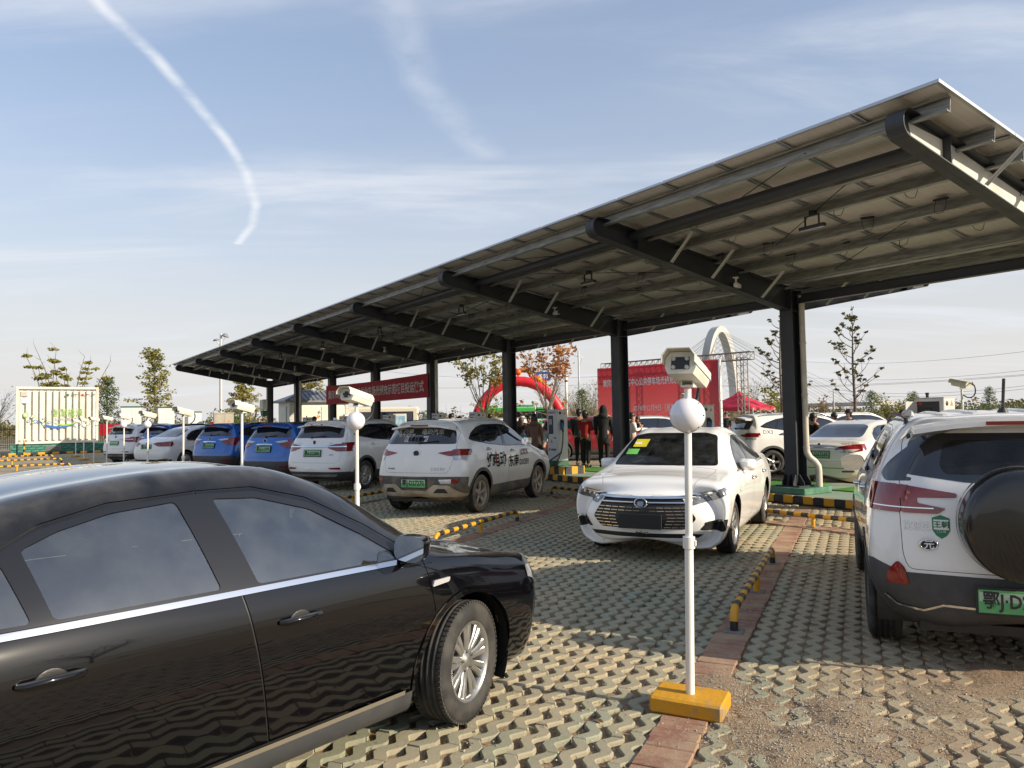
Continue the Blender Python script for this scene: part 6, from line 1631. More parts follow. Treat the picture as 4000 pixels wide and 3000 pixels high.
# chargers
CH_G = mat('charger_grey', (0.58, 0.585, 0.57), 0.4, col2=(0.52, 0.525, 0.51), scale=2)
ORANGE = mat('warning_orange', (0.65, 0.22, 0.01), 0.5); LOGO_R = mat('logo_red', (0.55, 0.03, 0.02), 0.5); LOGO_G = mat('logo_green', (0.02, 0.16, 0.10), 0.5)
SCR = mat('screen_grey', (0.30, 0.33, 0.35), 0.15); GUNB = mat('gun_blue', (0.01, 0.14, 0.42), 0.4)
def charger():
    t = thing('charging_pile', '', 'charger')
    b = MB(); b.box((0, 0, .83), (.46, .36, 1.40), b=.012); b.box((0, 0, 1.535), (.47, .37, .014), b=.004); b.build('cabinet', CH_G, t)
    MB().box((0, 0, .065), (.48, .38, .13), b=.006).build('foot', GREENP, t)
    b = MB(); b.box((-.06, -.184, 1.12), (.20, .012, .50), b=.01); b.build('display_panel', BLACK, t)
    MB().box((-.06, -.192, 1.20), (.13, .004, .15)).build('screen', SCR, t)
    MB().box((-.195, -.183, .78), (.03, .012, .22), b=.004).build('door_handle', BLACK, t)
    b = MB(); b.add([(.02, -.1835, .62), (-.10, -.1835, .62), (-.04, -.1835, .73)], [(1, 0, 2)]); b.build('warning_label', ORANGE, t)
    MB().box((.12, -.181, .76), (.13, .003, .03)).build('green_label', GREENP, t)
    MB().box((-.15, -.181, 1.45), (.05, .003, .06)).build('logo', LOGO_R, t); text('国网电动汽车', .05, INK, t, (.03, -.183, 1.455), width=.26, depth=.001)
    b = MB(); b.lathe([(0, .002), (.035, .002), (.035, 0)], 16, 0, Matrix.Translation((-.14, -.18, .44)) @ Matrix.Rotation(PI / 2, 4, 'X')); b.build('round_logo', LOGO_G, t); text('国家电网', .06, INK, t, (.05, -.183, .44), width=.22, bold=.02, depth=.001)
    b = MB(); b.box((.238, -.02, 1.12), (.016, .12, .28), b=.006); b.tube(smooth([(.25, -.02, 1.22), (.30, -.03, 1.20), (.325, -.05, 1.10), (.315, -.06, .98), (.31, -.05, .92)], 3), .028, 8); b.build('gun_holster', BLACK, t)
    MB().tube(smooth([(.305, -.05, 1.17), (.345, -.07, 1.10), (.335, -.075, 1.0)], 3), .022, 8).build('charging_gun', GUNB, t)
    MB().tube(smooth([(.31, -.05, .93), (.32, -.10, .5), (.33, -.30, .12), (.32, -.62, -.05), (.2, -.85, -.14), (.0, -.80, -.14), (-.1, -.62, -.08), (.05, -.5, .05), (.2, -.30, .22), (.245, -.1, .34), (.235, -.05, .36)], 4), .017, 8).build('charging_cable', BLACK, t)
    b = MB(); b.tube([(-.12, 0, 1.54), (-.12, 0, 1.60)], .024, 10); b.tube([(-.12, 0, 1.59), (-.12, 0, 1.625)], .03, 10); b.build('beacon', BLACK, t)
    b = MB(); b.lathe([(0, .002), (.04, .002), (.04, 0)], 14, 0, Matrix.Translation((.23, -.08, 1.44)) @ Matrix.Rotation(PI / 2, 4, 'Y')); b.add([(.2315, .02, 1.40), (.2315, .12, 1.40), (.2315, .07, 1.49)], [(0, 1, 2)], 1); b.build('side_label', [BLACK, ORANGE], t)
    return t
ch0 = charger(); RZC = heading(236) + PI / 2
plz = MB(); n_ = 7
for k in range(n_):
    for sy in (-1, 1): plz.box(((k - 3) * .2, sy * .34, .1), (.2, .06, .2), mi=k % 2, b=.004)
for k in range(3):
    for sx in (-1, 1): plz.box((sx * .7, (k - 1) * .2067, .1), (.06, .2067, .2), mi=(k + 1) % 2, b=.004)
plz.box((0, 0, .09), (1.35, .64, .18), mi=2); plz_me = plz.mesh('charger_plinth', [YELLOW, BLACKP, CONC_G])
cw = {2177: 'charging pile with black screen and blue gun, beside the woman in the red jacket', 1865: 'charging pile whose grey top shows over the muddy crossover, left of a column', 1716: 'charging pile whose grey top shows over the roof of the muddy crossover, beside two men',
      1520: 'charging pile top between the globe post and the muddy crossover', 1347: 'charging pile top over the clean white SUV, second from its left', 1201: 'charging pile top over the first blue SUV, beside a man scratching his head',
      2738: 'charging pile behind the white saloon roof, right of the big globe', 3655: 'charging pile with its front door open, rising over the near SUV roof'}
for i, (u, lab) in enumerate(cw.items()):
    p = col_line(u); s_ = carport_s(p.x, p.y)
    if i == 0: ch0.location = (p.x, p.y, .33); ch0.rotation_euler = (0, 0, RZC); ch0['label'] = lab; ch0['group'] = 'charging piles on the island'; o = ch0
    else: o = dup(ch0, (p.x, p.y, .33), RZC, lab, 'charging piles on the island')
    pl_ = obj('charger_plinth', plz_me, None, (p.x, p.y, .131), RZC, label=lab.replace('charging pile', 'striped plinth under the charging pile')[:118], cat='plinth', group='striped plinths')
    w = pl_['label'].split(); pl_['label'] = ' '.join(w[:16])
    if u == 3655:
        d_ = MB(); d_.box((0, -.02, .83), (.02, .40, 1.30), b=.004); dr = d_.build('open_door', CH_G, o, (-.22, -.20, 0), -.25); MB().box((-.02, -.1805, .85), (.36, .004, 1.25)).build('dark_opening', BLACK, o)

# ---------------------------------------------------------------- banner between the columns, wall box
CLOTH = mat('red_banner_cloth', (0.42, 0.012, 0.022), 0.75, col2=(0.36, 0.010, 0.02), scale=1.5)
PALE = mat('pale_lettering', (0.62, 0.52, 0.48), 0.6)
sx0, sx1 = SP * 3 - .05, SP * 5 + .25
bn = thing('red_banner', 'long red cloth banner with pale characters strung between the rear steel columns', 'banner', on_line((sx0 + sx1) / 2, -.19, 0), AX_RZ)
Lb = sx1 - sx0; b = MB(); K = 40; v = []
for k in range(K + 1):
    x = -Lb / 2 + Lb * k / K; sag = -.05 * math.sin(PI * k / K); y = .012 * math.sin(k * .8)
    v += [(x, y, 2.44 + sag * .5), (x, y + .004, 2.95 + sag), (x, y, 3.30 + sag)]
b.add(v, [(3 * k + j, 3 * k + 3 + j, 3 * k + 4 + j, 3 * k + 1 + j) for k in range(K) for j in range(2)], 0, True); b.build('cloth', CLOTH, bn)
text('黄冈市政务服务中心公共停车场光储充示范项目投运仪式', .42, PALE, bn, (0, .02, 2.86), PI, bold=.02, depth=.002, width=Lb * .94)
MB().tube([(-Lb / 2, 0, 3.29), (-Lb / 2 - .3, .1, 3.4)], .006, 5).tube([(Lb / 2, 0, 3.29), (Lb / 2 + .3, .1, 3.4)], .006, 5).build('tie_cord', BLACK, bn)
q = on_line(SP * 7, -.35)
wb_ = thing('wall_cabinet', 'pale rounded cabinet fixed to the farthest steel column above a green hopper', 'cabinet', (q.x, q.y, 0), AX_RZ + PI)
b = MB(); b.box((0, -.02, 2.66), (.70, .26, .60), b=.05); b.box((.02, -.155, 2.60), (.12, .01, .05)); b.build('box', OFFW, wb_)
MB().add([(-.26, -.14, 2.34), (.26, -.14, 2.34), (.26, .12, 2.34), (-.26, .12, 2.34), (-.18, -.10, 2.0), (.18, -.10, 2.0), (.18, .1, 2.0), (-.18, .1, 2.0)], [(0, 1, 2, 3), (4, 7, 6, 5), (0, 4, 5, 1), (1, 5, 6, 2), (2, 6, 7, 3), (3, 7, 4, 0)]).build('hopper', GREENP, wb_)

# ---------------------------------------------------------------- container yard at the left
CREAM = mat('cream_container_paint', (0.70, 0.67, 0.58), 0.5, col2=(0.62, 0.585, 0.49), scale=1.3)
cL, cR = ray_ground(43, 1772), ray_ground(393, 1764)
cL = Vector((-28.9, 44.3, 0)); cR = Vector((-25.35, 46.6, 0)); dv = (cR - cL); Wc = dv.length; rzc = math.atan2(dv.y, dv.x)
ct = thing('storage_container', 'cream corrugated container with green Chinese characters and blue swoosh graphics', 'container', cL, rzc)
b = MB(); zb, zt, dc = .62, 3.98, 2.4
b.box((Wc / 2, dc / 2 + .08, (zb + zt) / 2), (Wc - .1, dc - .1, zt - zb - .1)); b.build('body', CREAM, ct)
for k in range(12):
    x = .22 + k * (Wc - .44) / 11
    MB().prism([(x - .10, .03), (x - .06, -.02), (x + .06, -.02), (x + .10, .03)], zb + .22, zt - .22).build('corrugation', CREAM, ct)
b = MB()
for x in (0.06, Wc - .06): b.box((x, .02, (zb + zt) / 2), (.13, .14, zt - zb), b=.01)
b.box((Wc / 2, .02, zt - .07), (Wc - .26, .12, .14), b=.01); b.box((Wc / 2, .02, zb + .07), (Wc - .26, .12, .14), b=.01); b.build('corner_frame', CREAM, ct)
MB().box((.42, -.06, zt - .42), (.36, .06, .30), b=.01).build('vent_hood', CREAM, ct)
for k in range(5): MB().box((.42, -.095, zt - .31 - k * .055), (.30, .03, .016)).build('louvre', mat('grey_louvre', (.25, .25, .24), .5), ct)
MB().box((.42, -.04, zt - .80), (.36, .05, .34), b=.01).build('vent_box', WHITE, ct)
LGN = mat('light_green_print', (0.20, 0.42, 0.06), 0.5); BLU = mat('blue_print', (0.015, 0.13, 0.40), 0.5); GRY = mat('grey_print', (0.30, 0.36, 0.42), 0.5)
text('智慧能源', .52, LGN, ct, (Wc * .62, -.055, 2.45), width=1.55); text('200kWh储能电站', .2, GRY, ct, (Wc * .62, -.055, 2.06), width=1.36)
text('国家电网', .12, INK, ct, (Wc * .70, -.055, 3.54), width=.40); text('STATE GRID', .07, INK, ct, (Wc * .70, -.055, 3.44), width=.36); text('国网电动汽车服务', .10, INK, ct, (Wc * .90, -.055, 3.53), width=.5)
b = MB(); b.lathe([(0, .0), (.085, .0)], 18, 0, Matrix.Translation((Wc * .615, -.056, 3.5)) @ Matrix.Rotation(PI / 2, 4, 'X')); b.build('round_logo', LOGO_G, ct)
b = MB(); b.lathe([(0, .0), (.08, .0)], 18, 0, Matrix.Translation((Wc * .80, -.056, 3.5)) @ Matrix.Rotation(PI / 2, 4, 'X')); b.build('round_logo', LOGO_R, ct)
def swoosh(pts, m, w):
    P = smooth([(x, 0, z) for x, z in pts], 5); b = MB(); n = len(P); v = []
    for i, p in enumerate(P): ww = w * math.sin(PI * (0.12 + .88 * i / (n - 1))) ; v += [(p.x, -.058, p.z - ww / 2), (p.x, -.058, p.z + ww / 2)]
    b.add(v, [(2 * i, 2 * i + 2, 2 * i + 3, 2 * i + 1) for i in range(n - 1)]); b.build('swoosh', m, ct)
swoosh([(1.15, 1.98), (1.45, 1.72), (1.95, 1.58), (2.5, 1.60), (3.1, 1.82)], BLU, .15); swoosh([(1.95, 1.82), (2.35, 1.70), (2.8, 1.74), (3.4, 2.02), (3.8, 2.22)], LGN, .10)
for (x, z, r, m) in ((.48, 2.33, .15, LGN), (.86, 2.24, .10, LGN), (.76, 2.18, .06, BLU), (.62, 1.94, .08, BLU), (.97, 1.94, .11, BLU), (.87, 1.88, .06, LGN), (1.36, 2.09, .06, BLU), (1.56, 2.03, .05, LGN), (1.38, 1.78, .10, LGN), (1.66, 1.86, .08, BLU)):
    b = MB(); b.lathe([(0, .002), (r, 0)], 18, 0, Matrix.Translation((x, -.057, z)) @ Matrix.Rotation(PI / 2, 4, 'X')); b.lathe([(0, .004), (r * .62, .004)], 14, 1, Matrix.Translation((x, -.057, z)) @ Matrix.Rotation(PI / 2, 4, 'X')); b.build('icon_disc', [m, CREAM], ct)
STONE = mat('green_rough_stone', (0.035, 0.155, 0.115), 0.85, col2=(0.07, 0.22, 0.16), scale=6, bump=1.0, bscale=12)
pn_ = thing('stone_plinth', 'green painted rough stone plinth under the container and cabinets', 'plinth', cL - dv.normalized() * .25, rzc)
MB().box((2.4 + .9, 1.3, .29), (6.6, 2.5, .56)).build('core', STONE, pn_)
st_ = [MB().box((0, 0, 0), (.40 + .02 * k, .08, .132), b=.02).mesh('stone', STONE) for k in range(2)]
for r in range(4):
    for k in range(16):
        o = obj('stone', st_[(r + k) % 2], pn_, (.2 + k * .415 + (.2 if r % 2 else 0), .03 + jit() * .012, .075 + r * .14)); o.rotation_euler = (jit() * .06, 0, jit() * .04)
MB().box((2.15, -.02, .34), (.75, .03, .30), b=.005).build('vent_grille', mat('grey_louvre', (.25, .25, .24), .5), pn_)
for k in range(5): MB().box((2.15, -.045, .23 + k * .055), (.70, .02, .018)).build('louvre', BLACK, pn_)
def striped_line(p0, p1, nm, lab, step=.36, w=.14, h=.13):
    p0, p1 = Vector(p0), Vector(p1); d = p1 - p0; L = d.length; t = MB().box((L / 2, 0, -.02), (L, w * .9, .03)).build(nm, BLACKP, None, (p0.x, p0.y, 0), math.atan2(d.y, d.x), kind='structure')
    a = MB().box((0, 0, h / 2), (step - .006, w, h), b=.012); m1, m2 = a.mesh('kerb_block', YELLOW), a.mesh('kerb_block', BLACKP)
    for k in range(int(L / step)): obj('kerb_block', m1 if k % 2 else m2, t, ((k + .5) * step, 0, 0))
striped_line(cL + Vector((-.35, -.75, 0)), cL + Vector((-.35, -.75, 0)) + dv.normalized() * 7.2, 'striped_yard_kerb', '')
bl_ = thing('striped_bollard', 'short striped bollard in front of the container', 'bollard', cL + dv.normalized() * .55 + Vector((.2, -.55, 0)))
b = MB()
for k in range(5): b.tube([(0, 0, k * .17), (0, 0, k * .17 + .17)], .045, 10, k % 2, caps=(k == 4))
b.build('post', [YELLOW, BLACKP], bl_); MB().box((0, 0, .89), (.10, .10, .08), b=.01).build('cap', WHITE, bl_)
LGREY = mat('pale_grey_enamel', (0.60, 0.62, 0.60), 0.45, col2=(0.54, 0.56, 0.54), scale=1.5); BEIGE = mat('beige_enamel', (0.42, 0.38, 0.30), 0.5, col2=(0.36, 0.32, 0.25), scale=2)
def cabinet(u0, u1, vt, Y, zb, m, lab, topm=GREENP, warn=False):
    a, c = ray_pt(u0, vt, Y), ray_pt(u1, vt, Y + .5); w = (c - a).length; z = a.z
    t = thing('equipment_cabinet', lab, 'cabinet', (a.x, a.y, 0), math.atan2(c.y - a.y, c.x - a.x), 'equipment cabinets by the fence')
    MB().box((w / 2, .5, (zb + z) / 2), (w, 1.0, z - zb), b=.01).build('housing', m, t); MB().box((w / 2, .5, z + .04), (w + .06, 1.06, .08), b=.01).build('roof', topm, t)
    MB().box((w / 2, .5, zb / 2), (w + .1, 1.1, zb), b=.01).build('foot', GREENP, t)
    for k in range(2): MB().box((w * (.27 + .46 * k), -.006, (zb + z) / 2), (w * .43, .012, (z - zb) * .9), b=.004).build('door', m, t)
    MB().box((w * .52, -.02, (zb + z) / 2), (.03, .02, .16)).build('handle', BLACK, t)
    if warn: b = MB(); b.add([(w * .66, -.016, z - .55), (w * .84, -.016, z - .55), (w * .75, -.016, z - .38)], [(0, 1, 2)]); b.build('warning_sign', ORANGE, t)
cabinet(472, 552, 1592, 47.5, .45, LGREY, 'tall pale cabinet nearest the container, beside the red fence banner'); cabinet(617, 682, 1594, 50, .4, LGREY, 'tall pale cabinet behind the far white SUV'); cabinet(735, 787, 1612, 51, .4, LGREY, 'lower grey green cabinet between the tall cabinets and the lamp post')
cabinet(836, 913, 1617, 50, .4, BEIGE, 'beige cabinet with a warning triangle left of the blue SUVs', BEIGE, True)
# fence with cloth
IRON = mat('black_iron', (0.012, 0.012, 0.013), 0.5)
fn = thing('iron_fence', 'black iron picket fence along the back of the container yard', 'fence', (-40, 54.0, 0), math.radians(3))
for z in (.35, 1.45): MB().box((15, 0, z), (30, .04, .05)).build('rail', IRON, fn)
pk = MB(); pk.box((0, 0, .85), (.022, .022, 1.7)); pk.lathe([(.02, 1.70), (.0, 1.80)], 6); pk_me = pk.mesh('picket', IRON); ps = MB().box((0, 0, .95), (.07, .07, 1.9)).mesh('fence_post', IRON)
for k in range(200): obj('picket' if k % 16 else 'fence_post', pk_me if k % 16 else ps, fn, (k * .15, 0.03, 0))
def fence_cloth(u0, u1, v0, v1, Y, lab):
    a, c = ray_pt(u0, v0, Y), ray_pt(u1, v0, Y); zb = ray_pt(u0, v1, Y).z
    b = MB(); K = 14; v = []
    for k in range(K + 1): x = a.x + (c.x - a.x) * k / K; y = Y + .03 * math.sin(k * 1.9); v += [(x, y, zb), (x, y, a.z)]
    b.add(v, [(2 * k, 2 * k + 2, 2 * k + 3, 2 * k + 1) for k in range(K)], 0, True)
    o = b.build('red_cloth_sheet', CLOTH); o['label'] = lab; o['category'] = 'cloth'
fence_cloth(388, 472, 1657, 1702, 53.6, 'red cloth hung on the iron fence just right of the container'); fence_cloth(820, 840, 1648, 1668, 53.4, 'small red cloth on the fence behind the far blue SUV roof')

# white transformer house
hq = ray_pt(1131, 1640, 46.0); hs = thing('transformer_house', 'small white transformer house with a grey tiled hip roof and cream doors', 'small building', (hq.x, hq.y, 0), AX_RZ - PI / 2)
w_, d_, e_ = 3.75, 2.2, 2.95                      # local x along the front, y back
MB().box((w_ / 2, d_ / 2, e_ / 2), (w_, d_, e_)).build('wall', LGREY, hs)
BRW = mat('white_quoin', (.58, .56, .52), .8, col2=(.46, .44, .40), scale=9, bump=.6)
for z in np.arange(.1, 2.8, .16):
    for x in (.12, w_ - .12): MB().box((x + .03 * (int(z * 10) % 2), -.015, z), (.26, .05, .135), b=.008).build('quoin', BRW, hs)
for x0 in (.42, 1.98): MB().box((x0 + .68, -.02, 1.32), (1.36, .05, 2.5), b=.008).build('door', mat('cream_door', (.66, .61, .50), .5, col2=(.60, .55, .44), scale=1), hs)
for x in (1.74, 3.3): b = MB(); b.add([(x - .13, -.052, 1.85), (x + .13, -.052, 1.85), (x, -.052, 2.08)], [(0, 1, 2)]); b.build('warning_sign', ORANGE, hs)
MB().box((-.03, 1.0, 1.5), (.04, .9, 2.2), b=.01).build('side_door', LGREY, hs)
TILE = mat('grey_roof_tile', (.10, .115, .14), .4, col2=(.17, .18, .20), scale=6)
ov = .32; b = MB(); A_ = [(-ov, -ov, e_), (w_ + ov, -ov, e_), (w_ + ov, d_ + ov, e_), (-ov, d_ + ov, e_)]; r0, r1 = (1.15, d_ / 2, e_ + .62), (w_ - 1.15, d_ / 2, e_ + .62)
b.add(A_ + [r0, r1], [(0, 1, 5, 4), (1, 2, 5), (2, 3, 4, 5), (3, 0, 4), (3, 2, 1, 0)]); b.box((w_ / 2, d_ / 2, e_ - .06), (w_ + 2 * ov, d_ + 2 * ov, .11)); rf = b.build('roof', TILE, hs)
for k in range(16):
    f0 = k / 15; xa = -ov + (w_ + 2 * ov) * f0; xb_ = min(max(xa, 1.15), w_ - 1.15); tt = 1 if xb_ == xa else (xa + ov) / (1.15 + ov) if xa < 1.15 else (w_ + ov - xa) / (1.15 + ov)
    MB().tube([(xa, -ov, e_ + .02), (xa, -ov + (d_ / 2 + ov) * tt, e_ + .02 + .62 * tt)], .035, 6).build('tile', TILE, rf)
for (a, c) in ((A_[0], r0), (A_[1], r1), (r0, r1)): MB().tube([a, c], .055, 8).build('ridge_tile', TILE, rf)
# cream minibus and promotion board behind it
def minibus(loc, rz, L, Wd, Hh, m, lab, cat='minibus', green=False):
    t = thing('minibus' if not green else 'city_bus', lab, cat, loc, rz)
    b = MB(); b.box((L / 2, 0, Hh * .55), (L, Wd, Hh * .82), b=.12); b.build('body', m, t)
    zw = Hh * (.66 if green else .70); hw = Hh * .24; nwin = max(3, int(L / 1.5)); st = (L - .9) / nwin
    for sg in (-1, 1):
        MB().box((L / 2, sg * (Wd / 2 + .004), zw), (L - .7, .03, hw + .12), b=.01).build('window_band', BLACK, t)
        for k in range(nwin): MB().box((.55 + (k + .5) * st, sg * (Wd / 2 + .022), zw), (st * .88, .01, hw), b=.003).build('window', DGLASS, t)
    MB().box((L + .005, 0, zw - .05), (.05, Wd * .86, hw + .35), b=.02).build('windscreen', DGLASS, t)
    for sg in (-1, 1): MB().box((L + .01, sg * Wd * .34, Hh * .28), (.05, .36, .16), b=.02).build('headlight', HEADL, t)
    for x in (L * .2, L * .78):
        for sg in (-1, 1):
            b = MB(); b.lathe([(.0, .13), (.2, .13), (.22, .12), (.46, .12), (.47, 0), (.46, -.12), (0, -.12)], 20, 0, Matrix.Rotation(PI / 2, 4, 'X')); b.lathe([(0, .135), (.21, .132)], 16, 1, Matrix.Rotation(PI / 2 * sg, 4, 'X')); b.build('wheel', [RUBBER, ALLOY], t, (x, sg * (Wd / 2 - .1), .47))
    for sg in (-1, 1): MB().tube([(L, sg * Wd * .5, Hh * .8), (L + .3, sg * Wd * .52, Hh * .78), (L + .3, sg * Wd * .52, Hh * .55)], .05, 6).build('mirror', BLACK, t)
    if green:
        b = MB(); b.box((L * .55, 0, Hh + .06), (L * .45, Wd * .7, .22), b=.06); b.box((L * .15, 0, Hh + .04), (L * .2, Wd * .6, .16), b=.05); b.build('roof_unit', m, t); MB().box((L - 1.0, -Wd / 2 - .01, Hh * .86), (1.6, .02, .2)).build('route_board', BLACK, t)
    return t
p = ray_pt(1363, 1640, 50); minibus((p.x, p.y, 0), .08, 4.6, 1.9, 2.62, mat('cream_bus_paint', (.62, .58, .46), .4, coat=.5), 'cream minibus roof beyond the cars, right of the transformer house')
GBUS = mat('bus_green', (0.04, 0.36, 0.07), 0.35, coat=.6)
p = ray_pt(1880, 1630, 88); minibus((p.x, p.y, 0), .05, 7.9, 2.5, 3.0, GBUS, 'bright green city bus seen through the red inflatable arch', 'bus', True)
p = ray_pt(1562, 1640, 36); pb_ = thing('promotion_board', 'white board with a blue picture standing behind the clean white SUV', 'display board', (p.x, p.y, 0), .1)
MB().box((0, 0, 1.55), (.62, .04, .8), b=.006).build('panel', WHITE, pb_); MB().box((0, -.024, 1.55), (.5, .006, .6)).build('picture', mat('sky_blue_print', (.16, .38, .60), .4, col2=(.5, .6, .7), scale=3), pb_)
for x in (-.28, .28): MB().tube([(x, .02, 0), (x, .02, 1.9)], .02, 6).build('leg', WHITE, pb_)

# red stage backdrop on a truss
a, c = ray_pt(2340, 1640, 40.0), ray_pt(2812, 1640, 34.6); a.z = c.z = 0; d = c - a; Wd_ = d.length
bd = thing('stage_backdrop', 'large red printed backdrop with white characters on a scaffold truss', 'backdrop', a, math.atan2(d.y, d.x))
RB = D.materials.new('printed_red_vinyl'); RB.use_nodes = True; t = NT(RB.node_tree); bs = t.n('ShaderNodeBsdfPrincipled'); o_ = t.n('ShaderNodeOutputMaterial'); t.l(bs.outputs[0], o_.inputs[0])
tc = t.n('ShaderNodeTexCoord'); mp = t.n('ShaderNodeMapping'); t.l(tc.outputs['Object'], mp.inputs[0]); mp.inputs['Location'].default_value = (-4.6, 0, .6)
wv = t.n('ShaderNodeTexWave', wave_type='RINGS', rings_direction='SPHERICAL'); t.l(mp.outputs[0], wv.inputs[0]); wv.inputs['Scale'].default_value = 1.6; wv.inputs['Distortion'].default_value = 1.5; wv.inputs['Detail'].default_value = 1
sz = t.n('ShaderNodeSeparateXYZ'); t.l(tc.outputs['Object'], sz.inputs[0])
f = t.math('MULTIPLY', t.ramp(wv.outputs['Fac'], .80, .98), t.ramp(sz.outputs[2], 2.9, 1.2))
c1 = t.mix(t.ramp(sz.outputs[2], 4.2, 1.0), (.50, .045, .06), (.64, .12, .12)); c1 = t.mix(t.math('MULTIPLY', f, .45), c1, (.70, .30, .27)); t.l(c1, bs.inputs[0]); bs.inputs['Roughness'].default_value = .55; tl_ = t.n('ShaderNodeBsdfTranslucent'); t.l(c1, tl_.inputs[0]); mx_ = t.n('ShaderNodeMixShader'); mx_.inputs[0].default_value = .45; t.l(bs.outputs[0], mx_.inputs[1]); t.l(tl_.outputs[0], mx_.inputs[2]); t.l(mx_.outputs[0], o_.inputs[0])
b = MB(); b.add([(0, -.012, .15), (Wd_, -.012, .15), (Wd_, -.012, 4.17), (0, -.012, 4.17)], [(0, 1, 2, 3)]); b.build('print', RB, bd)
MB().box((Wd_ + .03, .08, 2.16), (.05, .16, 4.02)).build('side_cloth', mat('white_vinyl', (.7, .68, .66), .6), bd)
WTX = mat('white_print', (.80, .74, .72), .5)
text('黄冈市政务服务中心公共停车场光储充示范项目投运仪式', .40, WTX, bd, (Wd_ * .5, -.03, 3.36), width=Wd_ * .90, bold=.025); text('2019年12月9日（星期一）', .34, WTX, bd, (Wd_ * .52, -.03, 2.05), width=Wd_ * .40, bold=.012)
for (x, w, h) in ((.56, .16, .95), (.53, .10, .55), (.59, .12, .62), (.62, .10, .45), (.50, .08, .4), (.66, .14, .35), (.45, .12, .3)):
    b = MB(); b.add([(Wd_ * x - w / 2, -.018, .5), (Wd_ * x + w / 2, -.018, .5), (Wd_ * x + w / 2, -.018, .5 + h * .8), (Wd_ * x, -.018, .5 + h), (Wd_ * x - w / 2, -.018, .5 + h * .8)], [(0, 1, 2, 3, 4)]); b.build('printed_skyline', mat('pale_pink_print', (.66, .36, .33), .55), bd)
TR = mat('scaffold_tube', (.28, .24, .20), .5, .4)
def truss(p0, p1, w=.34):
    b = MB(); p0, p1 = Vector(p0), Vector(p1); dd = (p1 - p0); L = dd.length; dn = dd.normalized(); u = Vector((0, 1, 0)) * w; s_ = dn.cross(Vector((0, 1, 0))) * w
    for o2 in (Vector(), u, s_, u + s_): b.tube([p0 + o2, p1 + o2], .024, 5)
    n = int(L / w)
    for k in range(n + 1):
        q = p0 + dn * (L * k / n); b.tube([q, q + u], .014, 4); b.tube([q, q + s_], .014, 4); b.tube([q + u, q + u + s_], .014, 4)
        if k < n: q2 = p0 + dn * (L * (k + 1) / n); b.tube([q, q2 + s_], .012, 4); b.tube([q + u, q2 + u + s_], .012, 4)
    return b
truss((-.05, .3, 4.10), (Wd_ + 1.45, .3, 4.10)).build('top_truss', TR, bd)
for x in (.05, Wd_ * .5, Wd_ - .3, Wd_ + 1.1): truss((x, .3, 0), (x, .3, 4.2)).build('truss_leg', TR, bd)

# red tent
REDT = mat('red_tent_cloth', (.50, .012, .04), .7, col2=(.42, .01, .035), scale=1)
p = ray_pt(2888, 1618, 44); tn = thing('canopy_tent', 'red pop-up canopy tent with people under it, right of the backdrop', 'tent', (p.x, p.y, 0), PI / 4 + .06)
b = MB(); hw, ze, zv, za = 1.48, 2.06, 1.86, 3.0; v = []
K = 8; ring = []
for k in range(4):
    a0, a1 = PI / 4 + k * PI / 2, PI / 4 + (k + 1) * PI / 2; p0, p1 = Vector((hw * 1.414 * math.cos(a0), hw * 1.414 * math.sin(a0))), Vector((hw * 1.414 * math.cos(a1), hw * 1.414 * math.sin(a1)))
    for j in range(K): f = j / K; q = p0.lerp(p1, f); ring.append((q.x, q.y, -.10 * math.sin(PI * f)))
n = len(ring); rows = 7
for r in range(rows):
    f = r / (rows - 1); zz = za - (za - ze) * (f ** .72)
    v += [(x * f, y * f, zz + dz * f * f * 0.4) for x, y, dz in ring]
v += [(x * 1.01, y * 1.01, zv) for x, y, dz in ring]
b.add(v, [(r * n + j, (r + 1) * n + j, (r + 1) * n + (j + 1) % n, r * n + (j + 1) % n) for r in range(rows) for j in range(n)], 0, True); b.build('roof_cloth', REDT, tn)
for sx in (-1, 1):
    for sy in (-1, 1): MB().box((sx * hw, sy * hw, 1.0), (.045, .045, 2.0)).build('leg', OFFW, tn)
for sg in (-1, 1):
    b = MB(); b.tube([(-hw, sg * hw, 1.95), (0, sg * hw, 1.65), (hw, sg * hw, 1.95)], .014, 5); b.tube([(-hw, sg * hw, 1.65), (0, sg * hw, 1.95), (hw, sg * hw, 1.65)], .014, 5); b.tube([(sg * hw, -hw, 1.95), (sg * hw, 0, 1.65), (sg * hw, hw, 1.95)], .014, 5); b.build('scissor_frame', OFFW, tn)

# inflatable arch with dragons
REDI = mat('red_inflatable', (.62, .018, .03), .45, col2=(.55, .012, .022), scale=1.2); GOLD = mat('gold_print', (.62, .36, .02), .45, col2=(.45, .12, .01), scale=4, lo=.45, hi=.55); NAVY = mat('blue_sign', (.02, .07, .30), .5)
p = ray_pt(2027, 1632, 60); ar = thing('inflatable_arch', 'red inflatable arch topped by two golden dragons and a lantern ball', 'inflatable arch', (p.x, p.y, 0), -.10)
ax_, az_, rt_ = 3.55, 4.55, .40
pts = [(ax_, 0, -.02), (ax_, 0, .35)] + [(ax_ * math.cos(a) * (1 if True else 1), 0, .5 + (az_ - .5) * math.sin(a)) for a in np.linspace(.08, PI - .08, 34)] + [(-ax_, 0, .35), (-ax_, 0, -.02)]
b = MB(); rr = [rt_ * (1 + .018 * ((i % 2) * 2 - 1)) for i in range(len(pts))]; b.tube(pts, rr, 18); b.build('tube', REDI, ar)
for sg in (-1, 1): MB().box((sg * ax_, 0, .05), (1.1, 1.1, .1), b=.03).build('foot', GREENP, ar)
